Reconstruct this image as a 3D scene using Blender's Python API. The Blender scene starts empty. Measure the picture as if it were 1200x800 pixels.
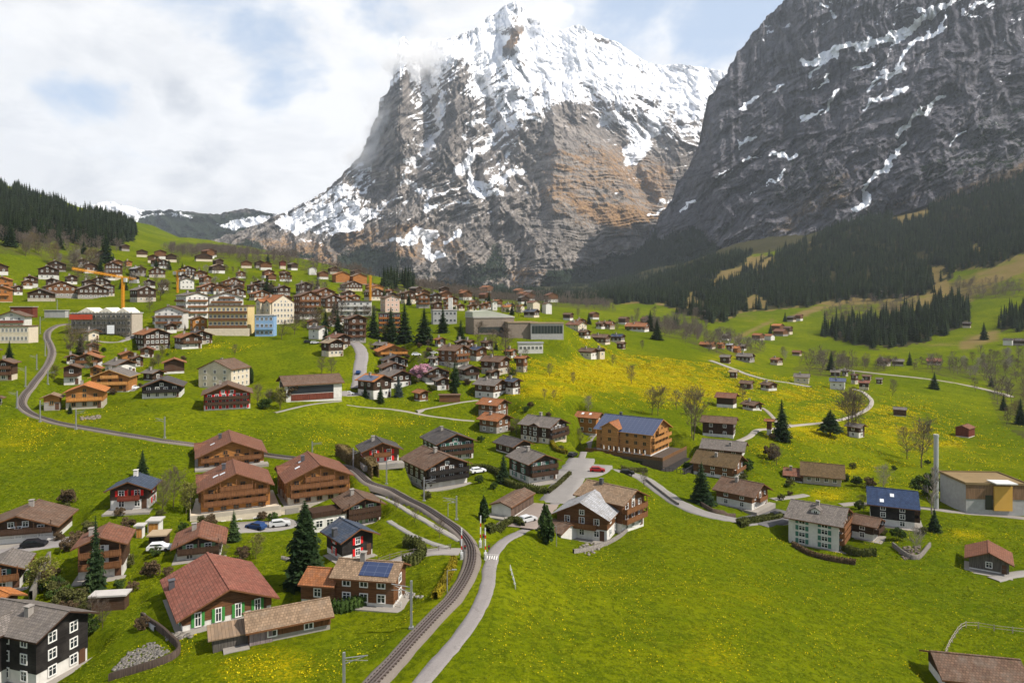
import bpy, math, random
import numpy as np
from mathutils import Vector, Matrix
R = math.radians
scene = bpy.context.scene
col = scene.collection
rng = np.random.default_rng(7)
random.seed(7)
FPX, UC, VH, CZ = 800.0, 600.0, 355.0, 60.0      # focal length and horizon of the photograph (1200 px wide), camera altitude

# ------------------------------------------------------------------ helpers
def tag(o, label=None, cat=None, group=None, kind=None):
    if label: o['label'] = label
    if cat: o['category'] = cat
    if group: o['group'] = group
    if kind: o['kind'] = kind
    return o

def empty(name, loc, rz=0.0):
    o = bpy.data.objects.new(name, None); col.objects.link(o)
    o.location = loc; o.rotation_euler = (0, 0, rz); o.empty_display_size = 0.5
    return o

def link(name, me, parent=None, mat=None):
    o = bpy.data.objects.new(name, me); col.objects.link(o)
    if parent is not None: o.parent = parent
    if mat is not None: o.matrix_local = mat
    return o

class MB:
    """collects shapes for ONE mesh"""
    def __init__(s): s.v = []; s.f = []; s.m = []
    def poly(s, pts, m=0):
        n = len(s.v); s.v += [tuple(p) for p in pts]; s.f.append(tuple(range(n, n + len(pts)))); s.m.append(m)
    def box(s, x0, x1, y0, y1, z0, z1, m=0):
        n = len(s.v)
        s.v += [(x0,y0,z0),(x1,y0,z0),(x1,y1,z0),(x0,y1,z0),(x0,y0,z1),(x1,y0,z1),(x1,y1,z1),(x0,y1,z1)]
        for q in ((0,3,2,1),(4,5,6,7),(0,1,5,4),(1,2,6,5),(2,3,7,6),(3,0,4,7)):
            s.f.append(tuple(n + i for i in q)); s.m.append(m)
    def prism(s, prof, y0, y1, m=0, mcap=None):
        """profile in x,z (anticlockwise seen from -y) extruded along y"""
        n = len(s.v); k = len(prof)
        s.v += [(p[0], y0, p[1]) for p in prof] + [(p[0], y1, p[1]) for p in prof]
        s.f.append(tuple(n + i for i in range(k))); s.m.append(m if mcap is None else mcap)
        s.f.append(tuple(n + k + i for i in reversed(range(k)))); s.m.append(m if mcap is None else mcap)
        for i in range(k):
            j = (i + 1) % k
            s.f.append((n + i, n + k + i, n + k + j, n + j)); s.m.append(m)
    def tube(s, pts, rads, k=6, m=0, cap=True):
        pts = [Vector(p) for p in pts]; n0 = len(s.v)
        for i, p in enumerate(pts):
            d = (pts[min(i+1, len(pts)-1)] - pts[max(i-1, 0)]).normalized()
            a = d.orthogonal().normalized(); b = d.cross(a)
            r = rads[i] if hasattr(rads, '__len__') else rads
            for j in range(k):
                t = 2*math.pi*j/k
                q = p + a*(r*math.cos(t)) + b*(r*math.sin(t)); s.v.append((q.x, q.y, q.z))
        for i in range(len(pts) - 1):
            for j in range(k):
                a0 = n0 + i*k + j; a1 = n0 + i*k + (j+1) % k
                s.f.append((a0, a1, a1 + k, a0 + k)); s.m.append(m)
        if cap:
            s.f.append(tuple(n0 + j for j in reversed(range(k)))); s.m.append(m)
            s.f.append(tuple(n0 + (len(pts)-1)*k + j for j in range(k))); s.m.append(m)
    def xform(s, M, start=0):
        s.v[start:] = [tuple(M @ Vector(p)) for p in s.v[start:]]
    def mesh(s, name, mats, smooth=False):
        me = bpy.data.meshes.new(name); me.from_pydata(s.v, [], s.f)
        for mt in (mats if isinstance(mats, (list, tuple)) else [mats]): me.materials.append(mt)
        if any(s.m): me.polygons.foreach_set('material_index', s.m)
        if smooth: me.polygons.foreach_set('use_smooth', [True]*len(s.f))
        me.update(); return me
    def build(s, name, mats, parent=None, mat=None, smooth=False):
        return link(name, s.mesh(name, mats, smooth), parent, mat)

def np_mesh(name, V, Fq, mats, smooth=False, attrs=None, quads=True):
    """V (n,3), F (m,3|4) numpy -> mesh"""
    me = bpy.data.meshes.new(name)
    k = Fq.shape[1]; n = len(Fq)
    me.vertices.add(len(V)); me.vertices.foreach_set('co', np.ascontiguousarray(V, dtype=np.float32).ravel())
    me.loops.add(n*k); me.loops.foreach_set('vertex_index', np.ascontiguousarray(Fq, dtype=np.int32).ravel())
    me.polygons.add(n)
    me.polygons.foreach_set('loop_start', np.arange(0, n*k, k, dtype=np.int32))
    if smooth: me.polygons.foreach_set('use_smooth', np.ones(n, dtype=bool))
    for mt in (mats if isinstance(mats, (list, tuple)) else [mats]): me.materials.append(mt)
    me.update(calc_edges=True)
    for k2, a in (attrs or {}).items():
        at = me.attributes.new(k2, 'FLOAT', 'POINT'); at.data.foreach_set('value', np.ascontiguousarray(a, dtype=np.float32).ravel())
    return me

# ------------------------------------------------------------------ noise (numpy gradient noise)
_perm = np.random.default_rng(3).permutation(512).astype(np.int64)
_perm = np.concatenate([_perm, _perm])
_ang = np.random.default_rng(4).random(512)*2*math.pi
_gx, _gy = np.cos(_ang), np.sin(_ang)
def pnoise(x, y):
    xi = np.floor(x).astype(np.int64); yi = np.floor(y).astype(np.int64)
    xf = x - xi; yf = y - yi
    u = xf*xf*xf*(xf*(xf*6-15)+10); v = yf*yf*yf*(yf*(yf*6-15)+10)
    def g(ix, iy, dx, dy):
        h = _perm[(_perm[ix & 511] + iy) & 511]
        return _gx[h]*dx + _gy[h]*dy
    a = g(xi, yi, xf, yf); b = g(xi+1, yi, xf-1, yf); c = g(xi, yi+1, xf, yf-1); d = g(xi+1, yi+1, xf-1, yf-1)
    return 1.5*((a*(1-u)+b*u)*(1-v) + (c*(1-u)+d*u)*v)
def fbm(x, y, o=5, g=0.5, l=2.03):
    s = 0; a = 1
    for i in range(o):
        s = s + a*pnoise(x + 17.3*i, y - 9.1*i); a *= g; x = x*l; y = y*l
    return s
def ridged(x, y, o=6, g=0.5, l=2.07):
    s = 0; a = 1; w = 1
    for i in range(o):
        n = (1 - np.abs(pnoise(x + 31.7*i, y + 11.9*i)))**2
        s = s + a*n*w; w = np.clip(n*1.6, 0, 1); a *= g; x = x*l; y = y*l
    return s
def sstep(a, b, x):
    t = np.clip((x - a)/(b - a), 0, 1); return t*t*(3 - 2*t)

# ------------------------------------------------------------------ terrain heights: survey points (pixel u, v of the photo and metres ahead of the camera)
CTRL = [
 (0,800,92),(200,800,80),(500,800,76),(800,800,83),(1000,800,93),(1200,800,100),
 (20,735,104),(255,735,94),(340,752,88),(430,706,103),(560,700,98),(640,720,97),(800,700,110),(950,700,124),(1160,668,148),(1080,735,118),
 (40,640,130),(120,676,118),(235,652,124),(410,655,118),(155,595,146),(300,645,127),(570,640,120),(610,605,148),(680,634,140),(800,640,140),(960,645,160),
 (275,600,149),(370,590,152),(420,612,144),(100,540,170),(225,521,185),(320,532,186),(410,552,163),(500,600,140),(515,570,172),(560,560,178),(620,562,180),
 (700,560,185),(745,546,212),(860,592,185),(780,580,188),(950,568,212),(1040,620,170),(1150,600,182),(1060,560,220),(1200,560,225),
 (20,500,195),(90,500,196),(90,470,222),(190,465,228),(265,480,222),(262,450,262),(365,468,240),(440,535,205),(530,535,205),(450,478,250),(560,500,242),(640,520,226),
 (30,450,225),(30,400,290),(100,392,310),(60,371,365),(150,410,300),(230,408,305),(270,392,345),(330,385,360),(320,420,300),(400,412,310),(425,400,335),(480,450,270),(560,465,265),
 (45,350,420),(120,350,440),(180,352,430),(220,368,390),(10,340,440),(60,322,510),(15,290,540),(0,280,600),(120,320,540),(190,322,560),(150,292,760),(250,342,480),(300,342,470),
 (200,300,760),(250,318,640),(300,313,720),(330,318,700),(400,335,640),(440,345,600),(400,366,430),(480,345,640),(470,400,350),(330,300,900),
 (500,400,345),(540,403,345),(600,395,380),(660,390,420),(540,362,560),(620,365,640),(620,430,320),(690,420,400),(720,405,480),(690,385,560),(740,385,640),
 (700,470,275),(640,470,260),(740,450,330),(770,487,265),(812,512,245),(820,430,430),(800,400,560),(850,424,500),(860,470,320),(880,455,380),(930,448,430),(915,512,255),(980,510,270),
 (985,455,430),(1050,465,420),(1045,486,350),(1130,512,310),(1075,545,245),(1000,475,370),(1200,500,345),(1100,440,520),(1000,428,580),(1160,455,490),(870,408,640),(900,425,560),
 (900,398,820),(940,385,920),(1000,415,690),(1100,420,640),(1190,405,700),(1060,404,760),(1150,380,850),(1190,340,980),(950,362,1080),(860,385,900),(800,380,950),(1100,345,1080),
 (1200,300,1150),(1000,340,1250),(850,350,1300),(740,352,1400),(1100,290,1450),(950,310,1600),(1200,240,1550),(1120,235,1800),(1000,270,1900),(850,310,1800),(760,335,1900),
 (650,355,1100),(560,350,1000),(480,345,1300),(560,345,1900),(660,350,2000),(430,335,1800),
 (60,262,900),(0,232,1080),(120,262,1080),(150,282,1000),(230,290,1300),(330,302,1500),
]
def P3(u, v, Y): return ((u-UC)/FPX*Y, Y, CZ - (v-VH)/FPX*Y)
_c = [P3(*c) for c in CTRL]
# anchors outside the frame
_c += [(-70,25,14),(0,25,17),(70,25,10),(0,55,17.5),(-160,60,12),(170,60,-2),(-260,150,30),(260,150,-2),(330,260,2),(-330,260,60),(-600,420,110),(560,420,0),
       (-1000,800,210),(1000,800,60),(-1600,1400,420),(1700,1400,330),(-2500,2600,600),(2800,2600,900),(1700,2400,560),(900,2500,300),(300,2600,120),(-200,2600,100),(-700,2400,150),(-1300,2000,330),
       (-3500,3800,600),(-1500,3800,250),(0,3800,160),(1500,3800,300),(3800,3800,1000)]
_c = np.array(_c)
def _ab(x, y): return x/(y + 40.0)*1.5, np.log((y + 40.0)/100.0)
_A = np.stack(_ab(_c[:,0], _c[:,1]), 1)
def _phi(r2): return 0.5*r2*np.log(r2 + 1e-12)
_n = len(_c)
_K = _phi(((_A[:,None,:]-_A[None,:,:])**2).sum(2)) - np.eye(_n)*0.002
_P = np.concatenate([np.ones((_n,1)), _A], 1)
_M = np.block([[_K, _P], [_P.T, np.zeros((3,3))]])
_val = _c[:,2]/(_c[:,1] + 40.0)*100
_w = np.linalg.solve(_M, np.concatenate([_val, np.zeros(3)]))
NA, NB = 560, 640
_a1 = np.linspace(-2.1, 2.1, NA); _b1 = np.linspace(math.log(0.62), math.log(38.0), NB)
_ga, _gb = np.meshgrid(_a1, _b1)            # rows: distance
_q = np.stack([_ga.ravel(), _gb.ravel()], 1)
_z = np.zeros(len(_q))
for i0 in range(0, len(_q), 20000):
    q = _q[i0:i0+20000]
    _z[i0:i0+20000] = _phi(((q[:,None,:]-_A[None,:,:])**2).sum(2)) @ _w[:_n] + _w[_n] + q @ _w[_n+1:]
GY = np.exp(_gb)*100 - 40; GX = _ga/1.5*(GY + 40)
GZ = _z.reshape(NB, NA)*(GY + 40)/100
GZ = GZ + fbm(GX/38, GY/38, 3)*0.35 + fbm(GX/9, GY/9, 2)*0.05 + sstep(900, 1800, GY)*fbm(GX/210, GY/210, 4)*16

def ground(x, y):
    """height of the terrain sheet (bilinear on its grid)"""
    a, b = _ab(np.asarray(x, float), np.asarray(y, float))
    i = np.clip((a - _a1[0])/(_a1[1]-_a1[0]), 0, NA-1.001); j = np.clip((b - _b1[0])/(_b1[1]-_b1[0]), 0, NB-1.001)
    i0 = i.astype(int); j0 = j.astype(int); fi = i - i0; fj = j - j0
    return (GZ[j0,i0]*(1-fi)*(1-fj) + GZ[j0,i0+1]*fi*(1-fj) + GZ[j0+1,i0]*(1-fi)*fj + GZ[j0+1,i0+1]*fi*fj)
_ys = 30*np.exp(np.linspace(0, math.log(120), 900))
def hit(u, v, y0=0):
    """where the sight line of a photo pixel meets the terrain: a survey of places, not a drawing"""
    k = (u-UC)/FPX; s = (v-VH)/FPX
    ys = _ys[_ys > y0]
    d = CZ - s*ys - ground(k*ys, ys)
    w = np.nonzero(d < 0)[0]
    if not len(w):
        j = int(np.argmin(d)); y = ys[j]
    elif w[0] == 0: y = ys[0]
    else:
        j = w[0]; t = d[j-1]/(d[j-1]-d[j]); y = ys[j-1] + t*(ys[j]-ys[j-1])
    x = k*y
    return Vector((x, y, float(ground(x, y))))
def proj(p): return UC + FPX*p[0]/p[1], VH - FPX*(p[2]-CZ)/p[1]
# ------------------------------------------------------------------ materials
_mats = {}
class NT:
    def __init__(s, name):
        s.m = bpy.data.materials.new(name); s.m.use_nodes = True
        s.t = s.m.node_tree; s.t.nodes.clear()
        s.out = s.t.nodes.new('ShaderNodeOutputMaterial'); s.b = s.t.nodes.new('ShaderNodeBsdfPrincipled')
        s.t.links.new(s.b.outputs[0], s.out.inputs[0]); s.b.inputs['Specular IOR Level'].default_value = 0.12
    def n(s, k, **kw):
        nd = s.t.nodes.new('ShaderNode' + k)
        for a, v in kw.items():
            if a.startswith('i_'):
                key = a[2:]; key = int(key) if key.isdigit() else key
                nd.inputs[key].default_value = v
            else: setattr(nd, a, v)
        return nd
    def l(s, a, b): s.t.links.new(a, b)
    def math(s, op, a, b=None, c=None, clamp=False):
        nd = s.n('Math', operation=op); nd.use_clamp = clamp
        for i, x in enumerate((a, b, c)):
            if x is None: continue
            if hasattr(x, 'is_output'): s.l(x, nd.inputs[i])
            else: nd.inputs[i].default_value = x
        return nd.outputs[0]
    def mix(s, f, a, b, mode='MIX'):
        nd = s.n('Mix', data_type='RGBA', blend_type=mode)
        for i, x in ((0, f), (6, a), (7, b)):
            if hasattr(x, 'is_output'): s.l(x, nd.inputs[i])
            elif isinstance(x, (int, float)): nd.inputs[i].default_value = x
            else: nd.inputs[i].default_value = (*x[:3], 1)
        return nd.outputs[2]
    def noise(s, vec, scale, detail=4, rough=.55, dist=0.0):
        nd = s.n('TexNoise'); nd.inputs['Scale'].default_value = scale; nd.inputs['Detail'].default_value = detail
        nd.inputs['Roughness'].default_value = rough; nd.inputs['Distortion'].default_value = dist
        if vec is not None: s.l(vec, nd.inputs['Vector'])
        return nd.outputs[0]
    def vmul(s, vec, xyz):
        nd = s.n('VectorMath', operation='MULTIPLY'); s.l(vec, nd.inputs[0]); nd.inputs[1].default_value = xyz; return nd.outputs[0]
    def ramp(s, f, a, b):
        nd = s.n('MapRange', clamp=True); nd.interpolation_type = 'SMOOTHSTEP'
        s.l(f, nd.inputs[0]); nd.inputs[1].default_value = a; nd.inputs[2].default_value = b; return nd.outputs[0]
    def attr(s, name): return s.n('Attribute', attribute_name=name).outputs['Fac']
    def pos(s): return s.n('NewGeometry').outputs['Position']
    def objc(s): return s.n('TexCoord').outputs['Object']
    def rnd(s): return s.n('ObjectInfo').outputs['Random']
    def bump(s, h, strength=.3, dist=.05):
        nd = s.n('Bump'); nd.inputs['Strength'].default_value = strength; nd.inputs['Distance'].default_value = dist
        s.l(h, nd.inputs['Height']); s.l(nd.outputs[0], s.b.inputs['Normal'])
    def base(s, c, rough=.8):
        if hasattr(c, 'is_output'): s.l(c, s.b.inputs['Base Color'])
        else: s.b.inputs['Base Color'].default_value = (*c, 1)
        s.b.inputs['Roughness'].default_value = rough
        return s.m

def sc(c, k): return tuple(min(1, x*k) for x in c)
def cached(fn):
    def g(*a):
        k = (fn.__name__,) + a
        if k not in _mats: _mats[k] = fn(*a)
        return _mats[k]
    return g

@cached
def plain(c, rough=.7, var=.25, scale=1.5):
    s = NT('paint'); p = s.objc()
    f = s.noise(p, scale, 5, .6)
    m = s.base(s.mix(f, sc(c, 1-var), sc(c, 1+var)), rough); return m
@cached
def plaster(c):
    s = NT('plaster'); p = s.objc()
    f = s.noise(p, .9, 5, .65); st = s.noise(s.vmul(p, (3, 3, .25)), 1, 4, .6)
    c1 = s.mix(s.ramp(f, .3, .75), sc(c, .82), c)
    dirt = s.math('MULTIPLY', s.ramp(st, .52, .8), .35)
    s.bump(s.noise(p, 14, 3), .2, .03)
    return s.base(s.mix(dirt, c1, (c[0]*.5, c[1]*.47, c[2]*.42)), .9)
@cached
def timber(c):
    s = NT('timber'); p = s.objc()
    g = s.noise(s.vmul(p, (.5, .5, 9)), 1, 4, .6)
    big = s.noise(p, .45, 4, .6)
    sp = s.n('SeparateXYZ'); s.l(p, sp.inputs[0])
    gap = s.math('FRACT', s.math('MULTIPLY', sp.outputs[2], 5.0))
    line = s.ramp(gap, .0, .16)
    c1 = s.mix(s.ramp(g, .3, .7), sc(c, .62), sc(c, 1.35))
    c2 = s.mix(s.math('MULTIPLY', s.ramp(big, .42, .75), .55), c1, (c[0]*.75+.05, c[1]*.75+.045, c[2]*.75+.04))
    c3 = s.mix(line, sc(c, .3), c2)
    s.bump(line, .4, .03)
    return s.base(c3, .8)
@cached
def boards(c):                                   # upright boards (balconies, barn walls)
    s = NT('boards'); p = s.objc()
    g = s.noise(s.vmul(p, (9, 9, .4)), 1, 4, .6)
    sp = s.n('SeparateXYZ'); s.l(p, sp.inputs[0])
    xy = s.math('ADD', sp.outputs[0], sp.outputs[1])
    line = s.ramp(s.math('FRACT', s.math('MULTIPLY', xy, 5.5)), 0, .18)
    c1 = s.mix(s.ramp(g, .3, .7), sc(c, .6), sc(c, 1.4))
    s.bump(line, .5, .03)
    return s.base(s.mix(line, sc(c, .25), c1), .82)
@cached
def tiles(c, grey=.25):
    s = NT('roof_tiles'); p = s.objc()
    sp = s.n('SeparateXYZ'); s.l(p, sp.inputs[0])
    cv = s.n('CombineXYZ'); s.l(sp.outputs[1], cv.inputs[0]); s.l(s.math('MULTIPLY', sp.outputs[2], 2.4), cv.inputs[1])
    br = s.n('TexBrick'); s.l(cv.outputs[0], br.inputs['Vector'])
    br.inputs['Scale'].default_value = 1; br.inputs['Brick Width'].default_value = .42; br.inputs['Row Height'].default_value = .42
    br.inputs['Mortar Size'].default_value = .035; br.inputs['Mortar Smooth'].default_value = .4; br.inputs['Bias'].default_value = 0
    br.inputs['Color1'].default_value = (*sc(c, .72), 1); br.inputs['Color2'].default_value = (*sc(c, 1.25), 1); br.inputs['Mortar'].default_value = (*sc(c, .35), 1)
    wx = s.noise(p, .55, 6, .65); st = s.noise(s.vmul(p, (.25, 1.3, .6)), 1, 5, .65)
    a = s.mix(s.math('MULTIPLY', s.ramp(wx, .42, .8), grey*2.2, clamp=True), br.outputs[0], (.165, .138, .11))
    b = s.mix(s.math('MULTIPLY', s.ramp(st, .48, .70), .6), a, sc(c, .42)); ms = s.noise(p, .9, 6, .7); b = s.mix(s.math('MULTIPLY', s.ramp(ms, .58, .72), .35), b, (.075, .07, .03))
    r = s.rnd(); b = s.mix(s.math('MULTIPLY', r, .25), b, sc(c, .6))
    s.bump(br.outputs[1], -.5, .05)
    return s.base(b, .75)
@cached
def glass(c=(.02, .025, .03)):
    s = NT('window_glass'); m = s.base(c, .08); s.b.inputs['Specular IOR Level'].default_value = .6; return m
@cached
def metal(c, rough=.45):
    s = NT('metal'); f = s.noise(s.objc(), 3, 4); m = s.base(s.mix(f, sc(c, .8), sc(c, 1.2)), rough)
    s.b.inputs['Metallic'].default_value = .4; return m
@cached
def solar():
    s = NT('solar_panel'); p = s.objc(); sp = s.n('SeparateXYZ'); s.l(p, sp.inputs[0])
    a = s.ramp(s.math('FRACT', s.math('MULTIPLY', sp.outputs[1], .62)), .0, .06)
    b = s.ramp(s.math('FRACT', s.math('MULTIPLY', sp.outputs[0], .9)), .0, .08)
    g = s.math('MULTIPLY', a, b)
    s.b.inputs['Specular IOR Level'].default_value = .6
    return s.base(s.mix(g, (.10, .12, .17), (.022, .035, .085)), .22)
@cached
def leaf(c1, c2, rough=.75):
    s = NT('leaves'); p = s.pos()
    f = s.noise(p, .35, 4, .6); f2 = s.noise(p, 2.2, 3, .6)
    k = s.ramp(s.math('ADD', s.math('MULTIPLY', f, .6), s.math('MULTIPLY', f2, .4)), .34, .66)
    c = s.mix(k, c1, c2); c = s.mix(s.math('MULTIPLY', s.rnd(), .4), c, sc(c1, .75))
    s.b.inputs['Specular IOR Level'].default_value = 0.05
    return s.base(c, rough)
@cached
def bark(c):
    s = NT('bark'); p = s.pos(); f = s.noise(s.vmul(p, (3, 3, .7)), 1.2, 4, .65)
    c2 = s.mix(f, sc(c, .55), sc(c, 1.4)); c2 = s.mix(s.math('MULTIPLY', s.rnd(), .35), c2, sc(c, .6))
    return s.base(c2, .9)
@cached
def stone(c):
    s = NT('stone'); p = s.objc()
    v = s.n('TexVoronoi'); s.l(p, v.inputs['Vector']); v.inputs['Scale'].default_value = 2.2
    f = s.noise(p, 1.3, 5, .65)
    c1 = s.mix(f, sc(c, .6), sc(c, 1.3)); s.bump(v.outputs[0], .5, .08)
    return s.base(s.mix(s.ramp(v.outputs[0], .0, .5), c1, sc(c, .6)), .9)
@cached
def asphalt(c, crack=.3):
    s = NT('asphalt'); p = s.pos()
    f = s.noise(p, .25, 5, .65); g = s.noise(p, 5, 4, .7)
    st = s.noise(p, .7, 6, .7, 1.2)
    c1 = s.mix(f, sc(c, .8), sc(c, 1.2)); c1 = s.mix(s.math('MULTIPLY', s.ramp(g, .35, .7), .35), c1, sc(c, 1.45))
    c1 = s.mix(s.math('MULTIPLY', s.ramp(st, .56, .66), crack), c1, sc(c, .45))
    s.bump(g, .2, .02)
    return s.base(c1, .9)

def meadow():
    s = NT('meadow_grass'); p = s.pos()
    big = s.noise(p, .011, 5, .62, .5); mid = s.noise(p, .075, 6, .68, .3); fine = s.noise(p, .9, 5, .72); vf = s.noise(p, 5.0, 3, .75)
    st = s.noise(s.vmul(p, (.025, .2, .1)), 1, 5, .65, .8)
    g = s.mix(s.ramp(big, .36, .64), (.070, .096, .002), (.140, .156, .003))
    g = s.mix(s.math('MULTIPLY', s.ramp(mid, .44, .60), .60), g, (.050, .080, .003))
    g = s.mix(s.math('MULTIPLY', s.ramp(st, .50, .70), .40), g, (.122, .143, .007))
    t2 = s.noise(s.vmul(p, (1, 1.5, 1)), .33, 5, .75, .4)
    g = s.mix(s.math('MULTIPLY', s.ramp(t2, .50, .62), .5), g, (.132, .152, .006))
    g = s.mix(s.math('MULTIPLY', s.ramp(fine, .44, .60), .75), g, (.038, .056, .003))
    g = s.mix(s.math('MULTIPLY', s.ramp(vf, .48, .70), .55), g, (.142, .168, .009))
    # dandelions: a thin yellow veil, denser drifts in it, and single clumps
    y = s.attr('yellow')
    drift = s.noise(s.vmul(p, (1, 1.6, 1)), .055, 7, .72, .5); speck = s.noise(p, 2.4, 4, .8)
    f1 = s.math('ADD', s.math('MULTIPLY', drift, .45), s.math('MULTIPLY', speck, .55))
    ym = s.math('MULTIPLY', s.ramp(s.math('ADD', f1, s.math('MULTIPLY', y, .16)), .565, .70), s.math('MULTIPLY', s.ramp(y, .05, .6), .75))
    g = s.mix(s.math('MULTIPLY', s.ramp(y, .15, 1.1), .22), g, (.19, .18, .004))
    g = s.mix(ym, g, (.34, .26, .004))
    d = s.attr('dry'); dn = s.math('ADD', d, s.math('MULTIPLY', s.math('SUBTRACT', s.noise(p, .03, 6, .65), .5), 1.0))
    g = s.mix(s.ramp(dn, .35, .75), g, s.mix(s.noise(p, .05, 5, .7), (.10, .075, .024), (.20, .145, .06)))
    w = s.attr('wood'); wn = s.math('ADD', w, s.math('MULTIPLY', s.math('SUBTRACT', s.noise(p, .06, 6, .65), .5), .9))
    g = s.mix(s.ramp(wn, .4, .75), g, s.mix(s.noise(p, .12, 4), (.026, .028, .012), (.065, .055, .028)))
    h = s.math('ADD', s.math('MULTIPLY', fine, .7), s.math('MULTIPLY', vf, .3))
    s.bump(h, .8, .45)
    s.b.inputs['Specular IOR Level'].default_value = 0
    return s.base(g, 1.0)

def rockmat(name, rock1, rock2, brown1, brown2, ledge=(.0, 1.0), vs3=(.020, .006, .0032), warp=320.0, sk=.5, hl=1.3, dk=.55):
    s = NT(name); p = s.pos()
    def rn(vec, scale, detail, rough=.55, kind='RIDGED_MULTIFRACTAL', lac=2.1):
        nd = s.n('TexNoise', noise_type=kind); s.l(vec, nd.inputs['Vector']); nd.inputs['Scale'].default_value = scale; nd.inputs['Detail'].default_value = detail; nd.inputs['Roughness'].default_value = rough; nd.inputs['Lacunarity'].default_value = lac
        nd.inputs['Offset'].default_value = .9; nd.inputs['Gain'].default_value = 1.6; return nd.outputs[0]
    big = s.noise(p, .0032, 5, .62, .5); sp = s.n('SeparateXYZ'); s.l(p, sp.inputs[0])
    # beds: nearly level, dipping along x, bent by noise
    bed = s.math('ADD', s.math('ADD', sp.outputs[2], s.math('MULTIPLY', sp.outputs[0], ledge[0])), s.math('MULTIPLY', big, warp))
    cb = s.n('CombineXYZ'); s.l(s.math('MULTIPLY', bed, .030), cb.inputs[2]); s.l(s.math('MULTIPLY', sp.outputs[0], .0025), cb.inputs[0]); s.l(s.math('MULTIPLY', sp.outputs[1], .0025), cb.inputs[1])
    strata = s.noise(cb.outputs[0], 1.0, 6, .72)
    vert = s.noise(s.vmul(p, vs3), 1, 7, .72, .4)
    fine = s.noise(p, .035, 7, .75)
    crag = rn(p, .0085, 9, .62); crag2 = rn(s.vmul(p, (1.3, 1, .55)), .028, 7, .65)
    c = s.mix(s.ramp(big, .35, .65), rock1, rock2)
    c = s.mix(s.math('MULTIPLY', s.ramp(strata, .46, .60), sk*.8), c, sc(rock1, .58))
    c = s.mix(s.math('MULTIPLY', s.ramp(vert, .46, .72), .45), c, sc(rock2, 1.28))
    c = s.mix(s.math('MULTIPLY', s.ramp(fine, .42, .62), .40), c, sc(rock1, .52))
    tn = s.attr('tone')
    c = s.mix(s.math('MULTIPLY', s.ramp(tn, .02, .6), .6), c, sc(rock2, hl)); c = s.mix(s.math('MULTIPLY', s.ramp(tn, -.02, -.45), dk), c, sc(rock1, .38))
    b = s.attr('brown'); bn = s.math('ADD', b, s.math('MULTIPLY', s.math('SUBTRACT', s.math('ADD', s.math('MULTIPLY', strata, .7), s.math('MULTIPLY', fine, .5)), .6), 1.7))
    c = s.mix(s.math('MULTIPLY', s.ramp(bn, .35, .70), .85), c, s.mix(s.ramp(fine, .35, .65), brown1, brown2))
    f = s.attr('forest'); fn = s.math('ADD', f, s.math('MULTIPLY', s.math('SUBTRACT', fine, .5), 1.4))
    c = s.mix(s.ramp(fn, .42, .58), c, s.mix(s.noise(p, .05, 3), (.010, .018, .011), (.032, .045, .025)))
    gr = s.attr('green'); gn = s.math('ADD', gr, s.math('MULTIPLY', s.math('SUBTRACT', fine, .5), 1.0))
    c = s.mix(s.ramp(gn, .45, .65), c, (.075, .10, .028))
    sn = s.attr('snow')
    sf = s.math('ADD', s.math('MULTIPLY', strata, 1.15), s.math('ADD', s.math('MULTIPLY', s.noise(p, .012, 9, .72, .2), .55), s.math('MULTIPLY', fine, .35)))
    sn2 = s.math('ADD', sn, s.math('MULTIPLY', s.math('SUBTRACT', sf, 1.025), 1.25))
    sm = s.ramp(sn2, .49, .53)
    c = s.mix(sm, c, (.84, .85, .88))
    hb = s.math('ADD', s.math('ADD', s.math('MULTIPLY', crag, .55), s.math('MULTIPLY', crag2, .22)), s.math('ADD', s.math('MULTIPLY', strata, sk*1.3), s.math('MULTIPLY', vert, .5)))
    nd = s.n('Bump'); s.l(s.math('SUBTRACT', 1.0, s.math('MULTIPLY', sm, .72)), nd.inputs['Strength']); nd.inputs['Distance'].default_value = 26
    s.l(hb, nd.inputs['Height']); s.l(nd.outputs[0], s.b.inputs['Normal'])
    s.b.inputs['Specular IOR Level'].default_value = 0
    return s.base(c, .95)
EXPO, HAZE = 0.42, 0.00004
# ------------------------------------------------------------------ land
def inpoly(u, v, poly):
    r = np.zeros(np.shape(u), bool); n = len(poly); j = n - 1
    for i in range(n):
        xi, yi = poly[i]; xj, yj = poly[j]
        c = ((yi > v) != (yj > v)) & (u < (xj-xi)*(v-yi)/((yj-yi) + 1e-9) + xi); r ^= c; j = i
    return r
def dseg(u, v, pts):
    d = np.full(np.shape(u), 1e9)
    for (a, b), (c, e) in zip(pts[:-1], pts[1:]):
        t = np.clip(((u-a)*(c-a) + (v-b)*(e-b))/((c-a)**2 + (e-b)**2 + 1e-9), 0, 1)
        d = np.minimum(d, np.hypot(u - a - t*(c-a), v - b - t*(e-b)))
    return d

# ------------------------------------------------------------------ mountains: rock surfaces between a foot line and a ridge line, each with its own distance
def interp_line(pts, t):
    pts = np.array(pts, float); k = np.linspace(0, 1, len(pts)) if pts.shape[1] == 3 else pts[:,0]
    return [np.interp(t, pts[:,0], pts[:,i]) for i in range(1, pts.shape[1])]

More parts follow.
